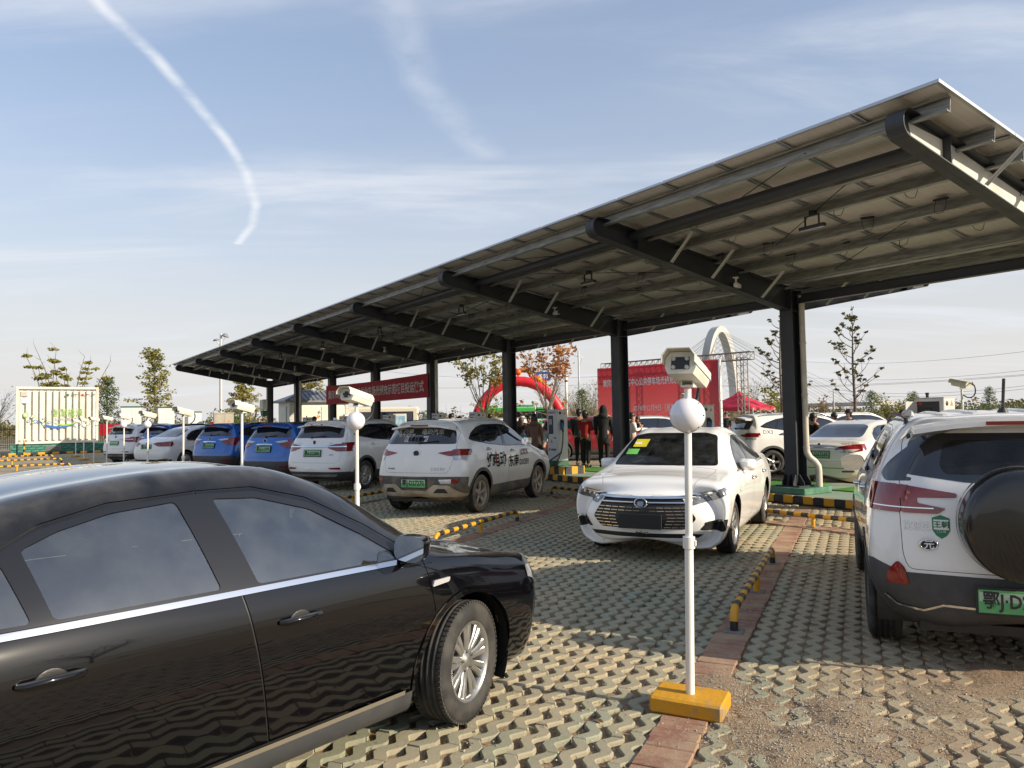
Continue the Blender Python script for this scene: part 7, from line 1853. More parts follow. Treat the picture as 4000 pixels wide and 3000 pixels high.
for sg in (-1, 1):
    A_s = np.linspace(.92, 1.30, 9); dp_ = [(sg * ax_ * math.cos(a) * 1.07, 0, .5 + (az_ - .5) * math.sin(a) + .48 + (.06 * math.sin(i * 1.6))) for i, a in enumerate(A_s)]
    b = MB(); b.tube(dp_, [.05, .12, .17, .19, .20, .19, .18, .17, .15], 10)
    for i, q in enumerate(dp_[1:]): b.sphere((q[0], 0, q[2] + .18), .09, 8, 6, 1, (1, .4, 1.2))
    h = Vector(dp_[-1]); b.tube([h, h + Vector((-sg * .12, 0, .32)), h + Vector((-sg * .30, 0, .50))], [.15, .16, .17], 10); hd = h + Vector((-sg * .45, 0, .52))
    b.sphere(hd, .20, 12, 8, 0, (1.3, .8, .8)); b.tube([hd + Vector((-sg * .15, 0, .05)), hd + Vector((-sg * .5, 0, .10))], [.13, .07], 8, 0); b.tube([hd + Vector((-sg * .1, 0, -.10)), hd + Vector((-sg * .42, 0, -.13))], [.09, .05], 8, 1)
    for s2 in (-1, 1): b.tube([hd + Vector((sg * .05, s2 * .08, .14)), hd + Vector((sg * .28, s2 * .12, .40))], [.035, .012], 6, 1)
    for q in dp_[2:8:3]: b.tube([q, (q[0] + sg * .1, -.3, q[2] - .25)], [.07, .04], 6, 0)
    b.build('dragon', [GOLD, REDI], ar)
b = MB(); b.sphere((0, 0, az_ + .72), .25, 14, 10, 0, (1, 1, 1.1)); b.tube([(0, 0, az_ + .35), (0, 0, az_ + .5)], .08, 8, 1); b.build('lantern_ball', [mat('orange_ball', (.65, .16, .02), .45, col2=(.5, .03, .01), scale=5), GOLD], ar)

# lamp posts and sign gantry
STL = mat('pale_lamp_steel', (.55, .56, .57), .4, .3)
p = ray_pt(863, 1652, 60); lp = thing('lamp_post', 'tall lamp post with two floodlight heads behind the far end of the carport', 'lamp post', (p.x, p.y, 0), .2)
b = MB(); b.tube([(0, 0, 0), (0, 0, 5.4)], .12, 10); b.tube([(0, 0, 5.4), (0, 0, 8.75)], .085, 10); b.build('pole', STL, lp)
MB().tube([(0, 0, 7.5), (.14, 0, 7.9), (.28, 0, 8.35)], .04, 6).build('arm', STL, lp); MB().tube([(0, 0, 7.7), (-.3, 0, 8.1)], .04, 6).build('arm', STL, lp)
MB().lathe([(.0, .26), (.14, .24), (.26, .08), (.30, 0), (.0, -.06)], 14, 0, Matrix.Translation((.30, 0, 8.5)) @ Matrix.Rotation(.3, 4, 'Y')).build('lamp_head', mat('lamp_grey', (.20, .20, .21), .4), lp); MB().lathe([(.0, .12), (.16, .10), (.26, 0), (.0, -.05)], 14, 0, Matrix.Translation((-.36, 0, 8.2)) @ Matrix.Rotation(-.25, 4, 'Y')).build('lamp_head', mat('lamp_grey', (.20, .20, .21), .4), lp)
p = ray_pt(2265, 1629, 70); lp = thing('street_lamp', 'slim street lamp with one drooping head left of the backdrop', 'street lamp', (p.x, p.y, 0), 0)
b = MB(); b.tube([(0, 0, 0), (0, 0, 3.6)], .13, 10); b.tube([(0, 0, 3.6), (0, 0, 7.75)], .085, 10); b.build('pole', STL, lp)
MB().tube([(.0, 0, 7.2), (-.95, 0, 7.55), (-1.1, 0, 7.62)], .035, 6).tube([(0, 0, 7.35), (.36, 0, 7.12), (.36, 0, 7.05), (0, 0, 6.2)], .035, 6).build('arm', STL, lp); MB().box((-1.45, 0, 7.76), (.75, .28, .09), 0, 0, None, .03).build('lamp_head', mat('lamp_grey', (.20, .20, .21), .4), lp)
p = ray_pt(2214, 1630, 80); gs = thing('sign_gantry', 'white road gantry pole with a blue sign on its arm, behind the arch', 'road sign', (p.x, p.y, 0), 0)
MB().tube([(0, 0, 0), (0, 0, 6.1)], .15, 10).build('pole', WHITE, gs); MB().tube([(0, 0, 5.75), (-3.1, 0, 5.72)], .07, 8).build('arm', STL, gs)
b = MB(); b.box((-2.4, -.1, 6.0), (1.5, .04, .95)); b.build('sign_panel', NAVY, gs); text('黄冈', .5, WTX, gs, (-2.4, -.125, 6.0), bold=.02)
# ---------------------------------------------------------------- trees
def leaf_mat(name, a, c, scale=1.2):
    m = D.materials.new(name); m.use_nodes = True; MATS[name] = m
    t = NT(m.node_tree); o = t.n('ShaderNodeOutputMaterial'); b = t.n('ShaderNodeBsdfPrincipled')
    geo = t.n('ShaderNodeNewGeometry'); f = t.ramp(t.noise(geo.outputs['Position'], scale, 4, .7), .36, .64); col = t.mix(f, a, c)
    t.l(col, b.inputs['Base Color']); b.inputs['Roughness'].default_value = .6
    tl = t.n('ShaderNodeBsdfTranslucent'); t.l(col, tl.inputs[0]); mx = t.n('ShaderNodeMixShader'); mx.inputs[0].default_value = .28
    t.l(b.outputs[0], mx.inputs[1]); t.l(tl.outputs[0], mx.inputs[2]); t.l(mx.outputs[0], o.inputs[0]); return m
BARK = mat('pale_bark', (.20, .165, .125), .9, col2=(.12, .095, .07), scale=6); BARKD = mat('dark_bark', (.085, .07, .06), .9, col2=(.14, .11, .085), scale=6)
L_OLIVE = leaf_mat('olive_leaves', (.17, .18, .035), (.28, .24, .05)); L_GREEN = leaf_mat('green_leaves', (.065, .11, .03), (.13, .16, .045)); L_ORANGE = leaf_mat('russet_leaves', (.34, .10, .03), (.42, .22, .06), 1.6)
L_YEL = leaf_mat('yellowing_leaves', (.32, .26, .045), (.19, .18, .045)); L_MAG = leaf_mat('magnolia_leaves', (.05, .06, .022), (.15, .13, .035), 2.5); L_BROWN = leaf_mat('dry_brown_leaves', (.20, .14, .06), (.12, .115, .045), .5)
class Leaves:
    def __init__(s): s.v = []; s.n = 0
    def clump(s, c, r, n, size, flat=1.0, droop=0.0):
        c = np.array(c); P = RNG.normal(0, 1, (n, 3)); P /= np.maximum(1e-6, np.linalg.norm(P, axis=1))[:, None]; P *= (RNG.random(n) ** .5)[:, None] * r; P[:, 2] *= flat; P += c
        d1 = RNG.normal(0, 1, (n, 3)); d1[:, 2] = d1[:, 2] * .5 - droop; d1 /= np.linalg.norm(d1, axis=1)[:, None]; d2 = np.cross(d1, RNG.normal(0, 1, (n, 3))); d2 /= np.maximum(1e-6, np.linalg.norm(d2, axis=1))[:, None]
        sz = size * RNG.uniform(.6, 1.3, n)[:, None]
        s.v.append(np.stack([P - d1 * sz * .5, P + d2 * sz * .32, P + d1 * sz * .6, P - d2 * sz * .32], 1).reshape(-1, 3)); s.n += n
    def build(s, name, m, parent=None, **tg):
        if not s.n: return None
        V = np.concatenate(s.v); me = D.meshes.new(name); me.from_pydata(V.tolist(), [], np.arange(len(V)).reshape(-1, 4).tolist()); me.materials.append(m); me.update()
        return obj(name, me, parent, **tg)
def branch(b, p, d, L, r, bend, n=5, up=.0):
    pts = [Vector(p)]; d = Vector(d).normalized(); rr = [r]
    for k in range(n):
        d = (d + Vector((RNG.normal() * bend, RNG.normal() * bend, RNG.normal() * bend * .6 + up))).normalized(); pts.append(pts[-1] + d * (L / n)); rr.append(r * (1 - .75 * (k + 1) / n))
    b.tube(pts, rr, 6 if r > .03 else 4, caps=False); return pts, d
def tree(label, loc, h, style, lm, bark=BARK, seed=1, group=None, spread=1.0, name='tree', dens=1.0):
    global RNG
    keep = RNG; RNG = np.random.default_rng(seed); t = thing(name, label, 'tree', loc, 0, group); b = MB(); lv = Leaves()
    if style == 'candelabra':
        tr = [(0, 0, 0), (.02, .0, h * .3), (-.02, .02, h * .6), (.03, 0, h * .85), (.05, .02, h)]; b.tube(tr, [h * .013, h * .011, h * .008, h * .004, h * .002], 7)
        N = 26
        for k in range(N):
            f = .28 + .68 * k / N; z = h * f; a = k * 2.4 + RNG.normal() * .3; Lb = spread * h * .30 * (1.05 - f) ** .55 * RNG.uniform(.6, 1.1)
            pts, d = branch(b, (0, 0, z), (math.cos(a), math.sin(a), .25), Lb, h * .0042, .10, 6, .16); ends = [pts[-1]]
            for q in pts[2:-1]:
                if RNG.random() < .65: p2, _ = branch(b, q, (math.cos(a + RNG.normal()), math.sin(a + RNG.normal()), .7), Lb * .35, h * .002, .12, 3, .15); ends.append(p2[-1])
            for q in ends:
                if RNG.random() < .82 * dens: lv.clump(q + Vector((0, 0, .02)), .13, 9, .19, .5, .1)
        p2, _ = branch(b, (.05, .02, h * .98), (.1, 0, 1), h * .05, h * .002, .1); lv.clump(p2[-1], .12, 8, .18)
    elif style == 'vase':
        zt = h * .36; b.tube([(0, 0, 0), (.03, 0, zt * .5), (0, 0, zt)], [h * .017, h * .014, h * .012], 8)
        for k in range(9):
            a = k * 2.4; inc = RNG.uniform(.22, .62); d = (math.cos(a) * inc * spread, math.sin(a) * inc * spread, 1); pts, dd = branch(b, (0, 0, zt * RNG.uniform(.9, 1)), d, h * RNG.uniform(.50, .64), h * .0075, .06, 7, .05)
            for q in pts[2:]:
                for _ in range(2):
                    p2, _d = branch(b, q, (dd.x + RNG.normal() * .5, dd.y + RNG.normal() * .5, .9), h * RNG.uniform(.08, .16), h * .0022, .12, 3, .05)
                    if q.z > h * .62 and RNG.random() < .9 * dens: lv.clump(p2[-1], h * .055, 16, h * .034, .8, .25)
                    elif RNG.random() < .16: lv.clump(p2[-1], h * .03, 5, h * .03, .8, .25)
        for k in range(2):
            a = RNG.random() * 6.3; p2, _ = branch(b, (0, 0, zt * .95), (math.cos(a), math.sin(a), .12), h * .32, h * .004, .12, 5, .03); lv.clump(p2[-1], h * .05, 12, h * .032, .8, .3)
    elif style == 'layered':
        tr = [(0, 0, 0), (.05, 0, h * .35), (-.05, 0, h * .7), (.05, 0, h * .97)]; b.tube(tr, [h * .02, h * .016, h * .009, h * .002], 8)
        for k in range(24):
            f = .22 + .76 * k / 24; a = k * 2.4 + RNG.normal() * .4; w = spread * h * .27 * (1.15 - f) ** .7 * RNG.uniform(.5, 1.2); pts, d = branch(b, (0, 0, h * f), (math.cos(a), math.sin(a), .55), w, h * .0048, .14, 5, .05)
            for q in pts[2:]: 
                for _ in range(2): lv.clump(q + Vector((RNG.normal() * .22, RNG.normal() * .22, .1 + RNG.normal() * .1)), h * .055, int(24 * dens), h * .027, .5)
        lv.clump((.05, 0, h * .96), h * .07, int(60 * dens), h * .03, .7)
    elif style == 'multi':
        for k in range(13):
            a = k * 2.4; inc = RNG.uniform(.06, .50); pts, d = branch(b, (RNG.normal() * .25, RNG.normal() * .25, 0), (math.cos(a) * inc * spread, math.sin(a) * inc * spread, 1), h * RNG.uniform(.72, 1.0), h * .008, .07, 8, .03)
            bare = k % 4 == 3
            for q in pts[2:]:
                p2, _ = branch(b, q, (RNG.normal(), RNG.normal(), .8), h * .09, h * .002, .15, 3)
                if not bare:
                    for _ in range(2): lv.clump(q + Vector((RNG.normal() * .16, RNG.normal() * .16, 0)), h * .045, int(14 * dens), h * .030, .35)
    elif style == 'column':
        b.tube([(0, 0, 0), (0, 0, h * .9)], [h * .02, h * .006], 7)
        for k in range(46):
            f = .16 + .84 * k / 46; a = k * 2.4; w = spread * h * .17 * (1.02 - f) ** .4 * RNG.uniform(.55, 1.1); pts, d = branch(b, (0, 0, h * f * .97), (math.cos(a), math.sin(a), .4), w, h * .004, .1, 3)
            lv.clump(pts[-1], h * .065, int(46 * dens), h * .026, .9); lv.clump(pts[1], h * .06, int(20 * dens), h * .026, .9)
    elif style == 'bush':
        for k in range(12):
            a = k * 2.4; pts, d = branch(b, (0, 0, 0), (math.cos(a) * .6 * spread, math.sin(a) * .6 * spread, 1), h * RNG.uniform(.5, .95), h * .012, .12, 5)
            for q in pts[1:]: lv.clump(q, h * .15, int(34 * dens), h * .055, .8)
    else:   # bare
        b.tube([(0, 0, 0), (.03, 0, h * .4)], [h * .012, h * .009], 6)
        for k in range(12):
            a = k * 2.4; pts, d = branch(b, (.03, 0, h * RNG.uniform(.2, .4)), (math.cos(a) * .45 * spread, math.sin(a) * .45 * spread, 1), h * RNG.uniform(.4, .62), h * .005, .08, 6, .02)
            for q in pts[1:]:
                for _ in range(3):
                    p2, _d = branch(b, q, (d.x + RNG.normal() * .6, d.y + RNG.normal() * .6, .8), h * .14, h * .0018, .12, 3)
                    if RNG.random() < .3 * dens: lv.clump(p2[-1], h * .02, 4, h * .02)
    b.build('trunk', bark, t); lv.build('crown', lm, t); RNG = keep; return t
def tp(u, Y): q = ray_pt(u, 1640, Y); return (q.x, q.y, -.02)
tree('sparse magnolia with upswept bare branches and tufts of leaves, right of the nearest column', tp(3341, 41), 7.1, 'candelabra', L_MAG, BARKD, 3)
tree('sparse magnolia half hidden behind the nearest steel column', tp(3055, 45), 7.2, 'candelabra', L_MAG, BARKD, 8)
tree('russet leaved tree in front of the left side of the red arch', tp(1889, 40), 5.1, 'vase', L_YEL, BARK, 5, 'autumn trees by the arch')
tree('russet leaved tree in front of the right side of the red arch', tp(2140, 38), 5.3, 'vase', L_ORANGE, BARK, 6, 'autumn trees by the arch')
GT = 'trees behind the container yard'
tree('many stemmed yellow green tree rising behind the cream container', tp(262, 58), 8.0, 'multi', L_OLIVE, BARK, 12, GT, 1.1, 'tree', 1.9)
tree('dense dark green upright tree just right of the container', tp(418, 60), 5.5, 'column', L_GREEN, BARKD, 13, GT, 1.25)
tree('slim olive tree standing alone between the container and the lamp post', tp(606, 60), 7.4, 'layered', L_OLIVE, BARK, 14, GT, .95, 'tree', .62)
tree('olive tree under the far end of the carport, right of the lamp post', tp(946, 62), 5.7, 'layered', L_YEL, BARK, 15, GT, 1.35)
tree('yellowing tree behind the tiled roof of the transformer house', tp(1215, 64), 6.0, 'layered', L_YEL, BARK, 16, GT, 1.2)
tree('bare tree at the far left edge', tp(-15, 62), 5.6, 'bare', L_BROWN, BARK, 17, GT, 1.2)
GS = 'shrubs along the horizon'
for i, (u, Y, h, st, lm, lab) in enumerate(((800, 58, 3.0, 'bush', L_GREEN, 'round green bush behind the grey green cabinet'), (590, 56, 2.9, 'bush', L_BROWN, 'brownish bush below the slim olive tree'), (905, 60, 3.1, 'bush', L_GREEN, 'dull green bush behind the beige cabinet'),
      (1630, 80, 3.4, 'bush', L_GREEN, 'green bush between the globe post and the next column'), (1790, 84, 3.0, 'bare', L_BROWN, 'leafless shrub left of the red arch'), (1935, 82, 4.6, 'bush', L_OLIVE, 'olive bush seen inside the arch above the bus'),
      (2150, 84, 6.0, 'bare', L_BROWN, 'tall twiggy tree behind the right leg of the arch'), (2310, 66, 5.6, 'bare', L_BROWN, 'twiggy tree just left of the red backdrop'), (2245, 68, 4.9, 'bare', L_OLIVE, 'twiggy tree left of the street lamp'), (2275, 60, 3.9, 'column', L_GREEN, 'narrow green shrub at the foot of the street lamp'),
      (2935, 75, 5.3, 'bare', L_BROWN, 'twiggy tree right of the arch bridge leg'), (3000, 62, 4.6, 'bush', L_OLIVE, 'olive bush right of the tent peak'), (3190, 78, 3.9, 'bush', L_BROWN, 'brown bush between the column and the magnolia'), (3316, 60, 3.3, 'bare', L_ORANGE, 'reddish twiggy shrub beside the magnolia trunk'),
      (3405, 58, 3.3, 'column', L_GREEN, 'small round topped tree right of the magnolia trunk'), (3500, 74, 4.1, 'bush', L_OLIVE, 'yellow green bush left of the open charger'), (3570, 60, 3.2, 'column', L_GREEN, 'dark conical shrub right against the open charger'), (3868, 80, 4.1, 'column', L_GREEN, 'feathery light green tree right of the far camera post'),
      (3942, 62, 3.0, 'bush', L_GREEN, 'small clipped tree at the right edge above the aerial'), (3800, 74, 2.7, 'bush', L_GREEN, 'low dark bush right of the far camera post foot'))):
    tree(lab, tp(u, Y), h, st, lm, BARK if st != 'column' else BARKD, 30 + i, GS, 1.0 if st != 'column' else 1.5, 'shrub' if h < 4.5 else 'tree', .8)
# hedge line and thicket far off, too many to count
hl = Leaves()
for _ in range(1500):
    Y = RNG.uniform(85, 135); x = RNG.uniform(-1, 1) * Y * .80; hh = (1.2 + 2.2 * value_noise(x * .09, Y * .05, 9) ** 1.3 + (.9 if x > 20 else .0)) * RNG.uniform(.3, 1.0)
    hl.clump((x, Y, hh * .8), .75, 15, .42, .8)
hl.build('hedge_line', L_BROWN, kind='stuff')
hl = Leaves()
for _ in range(620):
    Y = RNG.uniform(100, 150); x = RNG.uniform(-1, 1) * Y * .80; hh = (1.4 + 2.6 * value_noise(x * .07 + 7, Y * .05, 19) ** 1.5) * RNG.uniform(.3, 1.0); hl.clump((x, Y, hh * .8), .8, 15, .45, .8)
hl.build('green_hedge_line', L_GREEN, kind='stuff')
tv, tf = [], []; nb = 0
for _ in range(2600):
    Y = RNG.uniform(72, 110); u = RNG.choice([RNG.uniform(2180, 2345), RNG.uniform(0, 4000), RNG.uniform(2850, 3250)]); p = ray_pt(u, 1640, Y); hh = RNG.uniform(1.2, 3.4) * (1.45 if 2180 < u < 2345 else 1.0); a = RNG.normal(0, .25, 2); w = .022
    tv += [(p.x - w, p.y, 0), (p.x + w, p.y, 0), (p.x + a[0] * hh * .6, p.y + a[1] * hh, hh)]; tf.append((nb, nb + 1, nb + 2)); nb += 3
me = D.meshes.new('twig_thicket'); me.from_pydata(tv, [], tf); me.materials.append(mat('dry_stalk', (.26, .20, .12), .9, col2=(.17, .13, .085), scale=.3)); obj('twig_thicket', me, kind='stuff')
# trees behind the viewer, on the sunny side: they mirror in the black car
for i, (x, y, h, st, lm) in enumerate(((11, -4.5, 6.2, 'vase', L_GREEN), (17, -9, 6.5, 'bare', L_BROWN), (14, 0.5, 5.6, 'bare', L_BROWN))):
    tree(['leafy tree beyond the parking lot behind the viewer', 'bare tree beyond the parking lot behind the viewer', 'second bare tree to the right of the viewer'][i], (x + 6, y - 4, 0), h, st, lm, BARKD, 60 + i, None, 1.2)

# ---------------------------------------------------------------- far structures
CONC = mat('haze_pale_concrete', (.52, .51, .48), .7, col2=(.44, .43, .41), scale=.06)  # pale tone stands in for distance haze over the bridge
p = ray_pt(2816, 1625, 430); br = thing('arch_bridge', 'tall pale bridge arch with fans of stay cables behind the backdrop', 'bridge', (p.x, p.y, 0), .62)
b = MB(); aw, ah = 13.2, 50; n = 40; ring = []
for k in range(n + 1):
    a = PI * k / n; cx, cz = aw * math.cos(a), ah * math.sin(a) ** .92; tx, tz = math.cos(a) / aw, math.sin(a) / ah; L = math.hypot(tx, tz); nx, nz = tx / L, tz / L; th = 1.7
    ring += [(cx + nx * th, -2.6, cz + nz * th), (cx + nx * th, 2.6, cz + nz * th), (cx - nx * th, 2.6, cz - nz * th), (cx - nx * th, -2.6, cz - nz * th)]
b.add(ring, [(4 * k + j, 4 * k + (j + 1) % 4, 4 * k + 4 + (j + 1) % 4, 4 * k + 4 + j) for k in range(n) for j in range(4)], 0, False); b.build('arch_tower', CONC, br)
MB().box((0, 0, 5.5), (24, 190, 1.6)).build('deck', CONC, br)
CBL = mat('stay_cable', (.42, .43, .44), .6)
for sg in (-1, 1):
    for sy in (-1, 1):
        for k in range(11):
            a = PI * (.16 + .30 * k / 10); top = (sg * aw * math.cos(a), 0, ah * math.sin(a) ** .92); MB().tube([top, (sg * 8, sy * (22 + 6.2 * k), 6.2)], .09, 4, caps=False).build('stay_cable', CBL, br)
WIRE = mat('power_wire', (.05, .05, .055), .6)
for i, (v0, v1, u0, Y0, Y1) in enumerate(((1413, 1361, 3150, 150, 85), (1474, 1436, 3150, 150, 85), (1500, 1455, 2700, 150, 85), (1504, 1459, 2700, 150, 85), (1521, 1494, 3255, 118, 80), (1533, 1506, 3255, 118, 80), (1492, 1500, 1080, 150, 120), (1447, 1470, 1480, 150, 120))):
    a, c = ray_pt(u0, v0, Y0), ray_pt(4100 if u0 > 2500 else 2350, v1, Y1); K = 16
    MB().tube([a.lerp(c, k / K) + Vector((0, 0, -.9 * 4 * (k / K) * (1 - k / K))) for k in range(K + 1)], .022, 4, caps=False).build('power_line', WIRE, None, label=['topmost thin power line crossing the sky at the right', 'second power line from the top at the right', 'upper wire of the close pair of power lines', 'lower wire of the close pair of power lines', 'upper sagging wire from the small utility pole', 'lower sagging wire from the small utility pole', 'thin wire above the transformer house', 'thin wire just under the carport roof edge'][i], cat='power line', group='power lines')
for i, (u, v, Y) in enumerate(((3255, 1520, 118), (3915, 1572, 130))):
    p = ray_pt(u, v, Y); t = thing('utility_pole', ['small utility pole right of the nearest column, on the horizon', 'faint utility pole on the horizon at the far right'][i], 'utility pole', (p.x, p.y, 0), 0, 'utility poles')
    MB().tube([(0, 0, 0), (0, 0, p.z)], [.13, .09], 8).build('pole', CONC, t); MB().box((0, 0, p.z - .4), (1.6, .1, .1)).build('crossarm', CONC, t)
HAZB = mat('haze_pale_block', (.45, .45, .46), .8); WND = mat('far_window', (.20, .22, .25), .4)  # haze over the far blocks is put into these pale colours
for i, (u, w, v) in enumerate(((3232, 12, 1583), (3262, 16, 1566), (3286, 12, 1577), (3310, 9, 1592))):
    Y = 900; p = ray_pt(u, v, Y); ww = w * Y / 2972; t = thing('apartment_block', ['leftmost pale block of the distant city group', 'tallest pale block of the distant city group', 'pale block right of the tallest one on the horizon', 'lowest pale block of the distant city group'][i], 'apartment block', (p.x, p.y, 0), .3, 'distant city blocks')
    MB().box((0, 0, p.z / 2), (ww, ww * .8, p.z)).build('wall', HAZB, t); b = MB()
    for k in range(int(p.z / 3)): b.box((0, -ww * .4 - .05, 1.8 + k * 3), (ww * .85, .12, 1.2))
    o = b.build('window_row', WND, t); o['kind'] = 'stuff'

# ---------------------------------------------------------------- people
SKIN = mat('skin', (.42, .24, .16), .55, col2=(.38, .20, .13), scale=6); HAIR = mat('black_hair', (.008, .007, .007), .45, col2=(.016, .012, .010), scale=30); HAIRB = mat('brown_hair', (.06, .028, .014), .5, col2=(.03, .015, .01), scale=30)
def skinned(pts, edges, sub=1):
    """one continuous surface grown round a skeleton of (x, y, z, radius or (rx, ry)) joints"""
    me = D.meshes.new('figure'); me.from_pydata([p[:3] for p in pts], edges, []); o = D.objects.new('figure', me); COL.objects.link(o)
    md = o.modifiers.new('s', 'SKIN'); md.use_smooth_shade = True
    if not me.skin_vertices: me.skin_vertices.new()
    for i, p in enumerate(pts):
        r = p[3]; me.skin_vertices[0].data[i].radius = r if isinstance(r, tuple) else (r, r); me.skin_vertices[0].data[i].use_root = (i == 0)
    sb = o.modifiers.new('u', 'SUBSURF'); sb.levels = sb.render_levels = sub
    dg = bpy.context.evaluated_depsgraph_get(); m2 = D.meshes.new_from_object(o.evaluated_get(dg)); D.objects.remove(o); D.meshes.remove(me)
    m2.materials.clear(); m2.polygons.foreach_set('use_smooth', [True] * len(m2.polygons)); return m2
def person(label, loc, az, h=1.70, top=None, legs=None, hair=HAIR, long_hair=False, hood=None, pose='stand', woman=False, group='people at the ceremony', coat=False, head_turn=0.0, shoes=None):
    """faces +x; heights follow a 1.70 m figure"""
    k = h / 1.70; t = thing('person', label, 'person', loc, heading(az), group); w = .165 if woman else .19; lean = {'stand': 0, 'bend': .30, 'sit': 0}.get(pose, 0)
    bx = lambda z: lean * max(0, z - .9) * 1.0
    S = [(0, 0, .93, (.13, .15)), (bx(1.1), 0, 1.10, (.115, .14)), (bx(1.3), 0, 1.28, (.125, .17)), (bx(1.42) , 0, 1.42, (.085, .10)), (bx(1.48) + .01, 0, 1.48, .052), (bx(1.56) + .02, 0, 1.555, (.085, .070)), (bx(1.63) + .025, 0, 1.63, (.098, .078)), (bx(1.68) + .015, 0, 1.685, (.06, .055))]
    E = [(i, i + 1) for i in range(7)]; arm_i = []; ah = .0
    elbows = {'stand': ((.02, .05), (.06, .02)), 'bend': ((.12, .05), (.30, -.02))}.get(pose, ((.02, .05), (.06, .02)))
    for sg in (-1, 1):
        n = len(S); fwd = 1.0 if (pose != 'wave' or sg > 0) else 0
        S += [(bx(1.40), sg * w, 1.40, .062), (bx(1.15) + elbows[0][0], sg * (w + .045), 1.13, .045), (bx(.95) + elbows[0][0] + elbows[1][0] + .06, sg * (w + .03), .90, .032), (bx(.9) + elbows[0][0] + elbows[1][0] + .085, sg * (w + .025), .82, (.036, .020))]
        if pose == 'phone': S[n + 1] = (.04, sg * (w + .03), 1.14, .045); S[n + 2] = (.24, sg * .10, 1.20, .032); S[n + 3] = (.29, sg * .07, 1.25, (.03, .02))
        if pose == 'wave' and sg < 0: S[n + 1] = (.10, sg * (w + .10), 1.28, .045); S[n + 2] = (.12, sg * .14, 1.50, .032); S[n + 3] = (.13, sg * .10, 1.57, (.03, .02))
        E += [(3, n), (n, n + 1), (n + 1, n + 2), (n + 2, n + 3)]; arm_i += [n, n + 1, n + 2]
        hx, hy, hz = S[n + 3][:3]; d = Vector(S[n + 3][:3]) - Vector(S[n + 2][:3]); d.normalize()
        for q in range(5):
            o = (q - 1.5) * .017; m0 = len(S); L = (.030 if q == 4 else (.05, .058, .055, .044)[q % 4]); off = Vector((o if q < 4 else .035, 0, 0))
            r0 = Vector((hx, hy, hz)) + off * .8 + d * (.028 if q < 4 else .0); r1 = r0 + d * L + Vector((0, -sg * .008, 0)) + (Vector((.012, 0, 0)) if q == 4 else Vector()); r2 = r1 + d * L * .6 + Vector((0, -sg * .012, 0))
            S += [(*r1, .0085), (*r2, .0075)]; E += [(n + 3, m0), (m0, m0 + 1)]
    leg_i = []
    for sg in (-1, 1):
        n = len(S); st = .06 * sg if pose in ('stand', 'phone', 'wave') else .03 * sg
        S += [(0, sg * .095, .86, .092), (st * .5 + .02, sg * .10, .48, .062), (st, sg * .105, .10, .040), (st + .10, sg * .12, .04, (.038, .030))]; E += [(0, n), (n, n + 1), (n + 1, n + 2), (n + 2, n + 3)]; leg_i += [n, n + 1, n + 2]
    sc = lambda P, f=1.0, g=0.0: [(p[0] * k, p[1] * k, p[2] * k, tuple(r * f * k + g for r in (p[3] if isinstance(p[3], tuple) else (p[3], p[3])))) for p in P]
    m = skinned(sc(S), E); m.materials.append(SKIN); bo = obj('body', m, t)
    hx, hz = (bx(1.60) + .02) * k, 1.60 * k
    f = MB(); f.tube([(hx + .075 * k, 0, hz + .02 * k), (hx + .105 * k, 0, hz - .012 * k), (hx + .085 * k, 0, hz - .022 * k)], [.008, .014, .010], 6)
    for sg in (-1, 1): f.sphere((hx - .01 * k, sg * .078 * k, hz - .005 * k), .024 * k, 8, 6, 0, (.6, .35, 1.2)); f.sphere((hx + .080 * k, sg * .032 * k, hz + .025 * k), .011 * k, 8, 6, 1, (.6, 1, .6))
    f.box((hx + .088 * k, 0, hz - .052 * k), (.01, .045 * k, .008), mi=2); f.build('face', [SKIN, INK, mat('lip', (.30, .10, .09), .5)], t)
    hr = MB(); hr.sphere((hx - .022 * k, 0, hz + .042 * k), .108 * k, 18, 12, 0, (1.02, .88, .98))
    if long_hair:
        pr = [(.105, .05), (.115, -.06), (.12, -.18), (.10, -.30), (.03, -.34)]; T = Matrix.Translation((hx - .05 * k, 0, hz)) @ Matrix.Scale(.72, 4, (1, 0, 0)); hr.lathe([(r * k, z * k) for r, z in pr], 16, 0, T)
    else: hr.sphere((hx - .06 * k, 0, hz - .03 * k), .075 * k, 12, 8, 0, (.7, .95, 1.0))
    hr.build('hair', hair, t)
    # clothes grown over the same skeleton
    top = top or INK; legs = legs or INK
    J = S[0:4]; JE = [(0, 1), (1, 2), (2, 3)]; zt0 = .80 if coat else .90; J = [(0, 0, zt0, (.155, .185) if coat else (.145, .168))] + [(p[0], p[1], p[2], tuple(r * 1.16 for r in (p[3] if isinstance(p[3], tuple) else (p[3], p[3])))) for p in J] ; JE = [(i, i + 1) for i in range(4)]
    if coat: J = [(0, 0, .62, (.15, .19))] + J; JE = [(i, i + 1) for i in range(5)]
    sh_ = len(J) - 1
    for a in (0, 3):
        n = len(J); J += [(S[i][0], S[i][1], S[i][2], (S[i][3] if not isinstance(S[i][3], tuple) else S[i][3][0]) * 1.32 + .004) for i in arm_i[a:a + 3]]; JE += [(sh_, n), (n, n + 1), (n + 1, n + 2)]
    m = skinned(sc(J), JE); m.materials.append(top); obj('coat' if coat else 'jacket', m, t)
    if hood: MB().sphere(((bx(1.46) - .07) * k, 0, 1.44 * k), .13 * k, 14, 10, 0, (.75, 1.05, .7)).build('hood', hood, t)
    TR_ = [(0, 0, .95, (.125, .15)), (0, 0, .90, (.125, .155))]; TE = [(0, 1)]
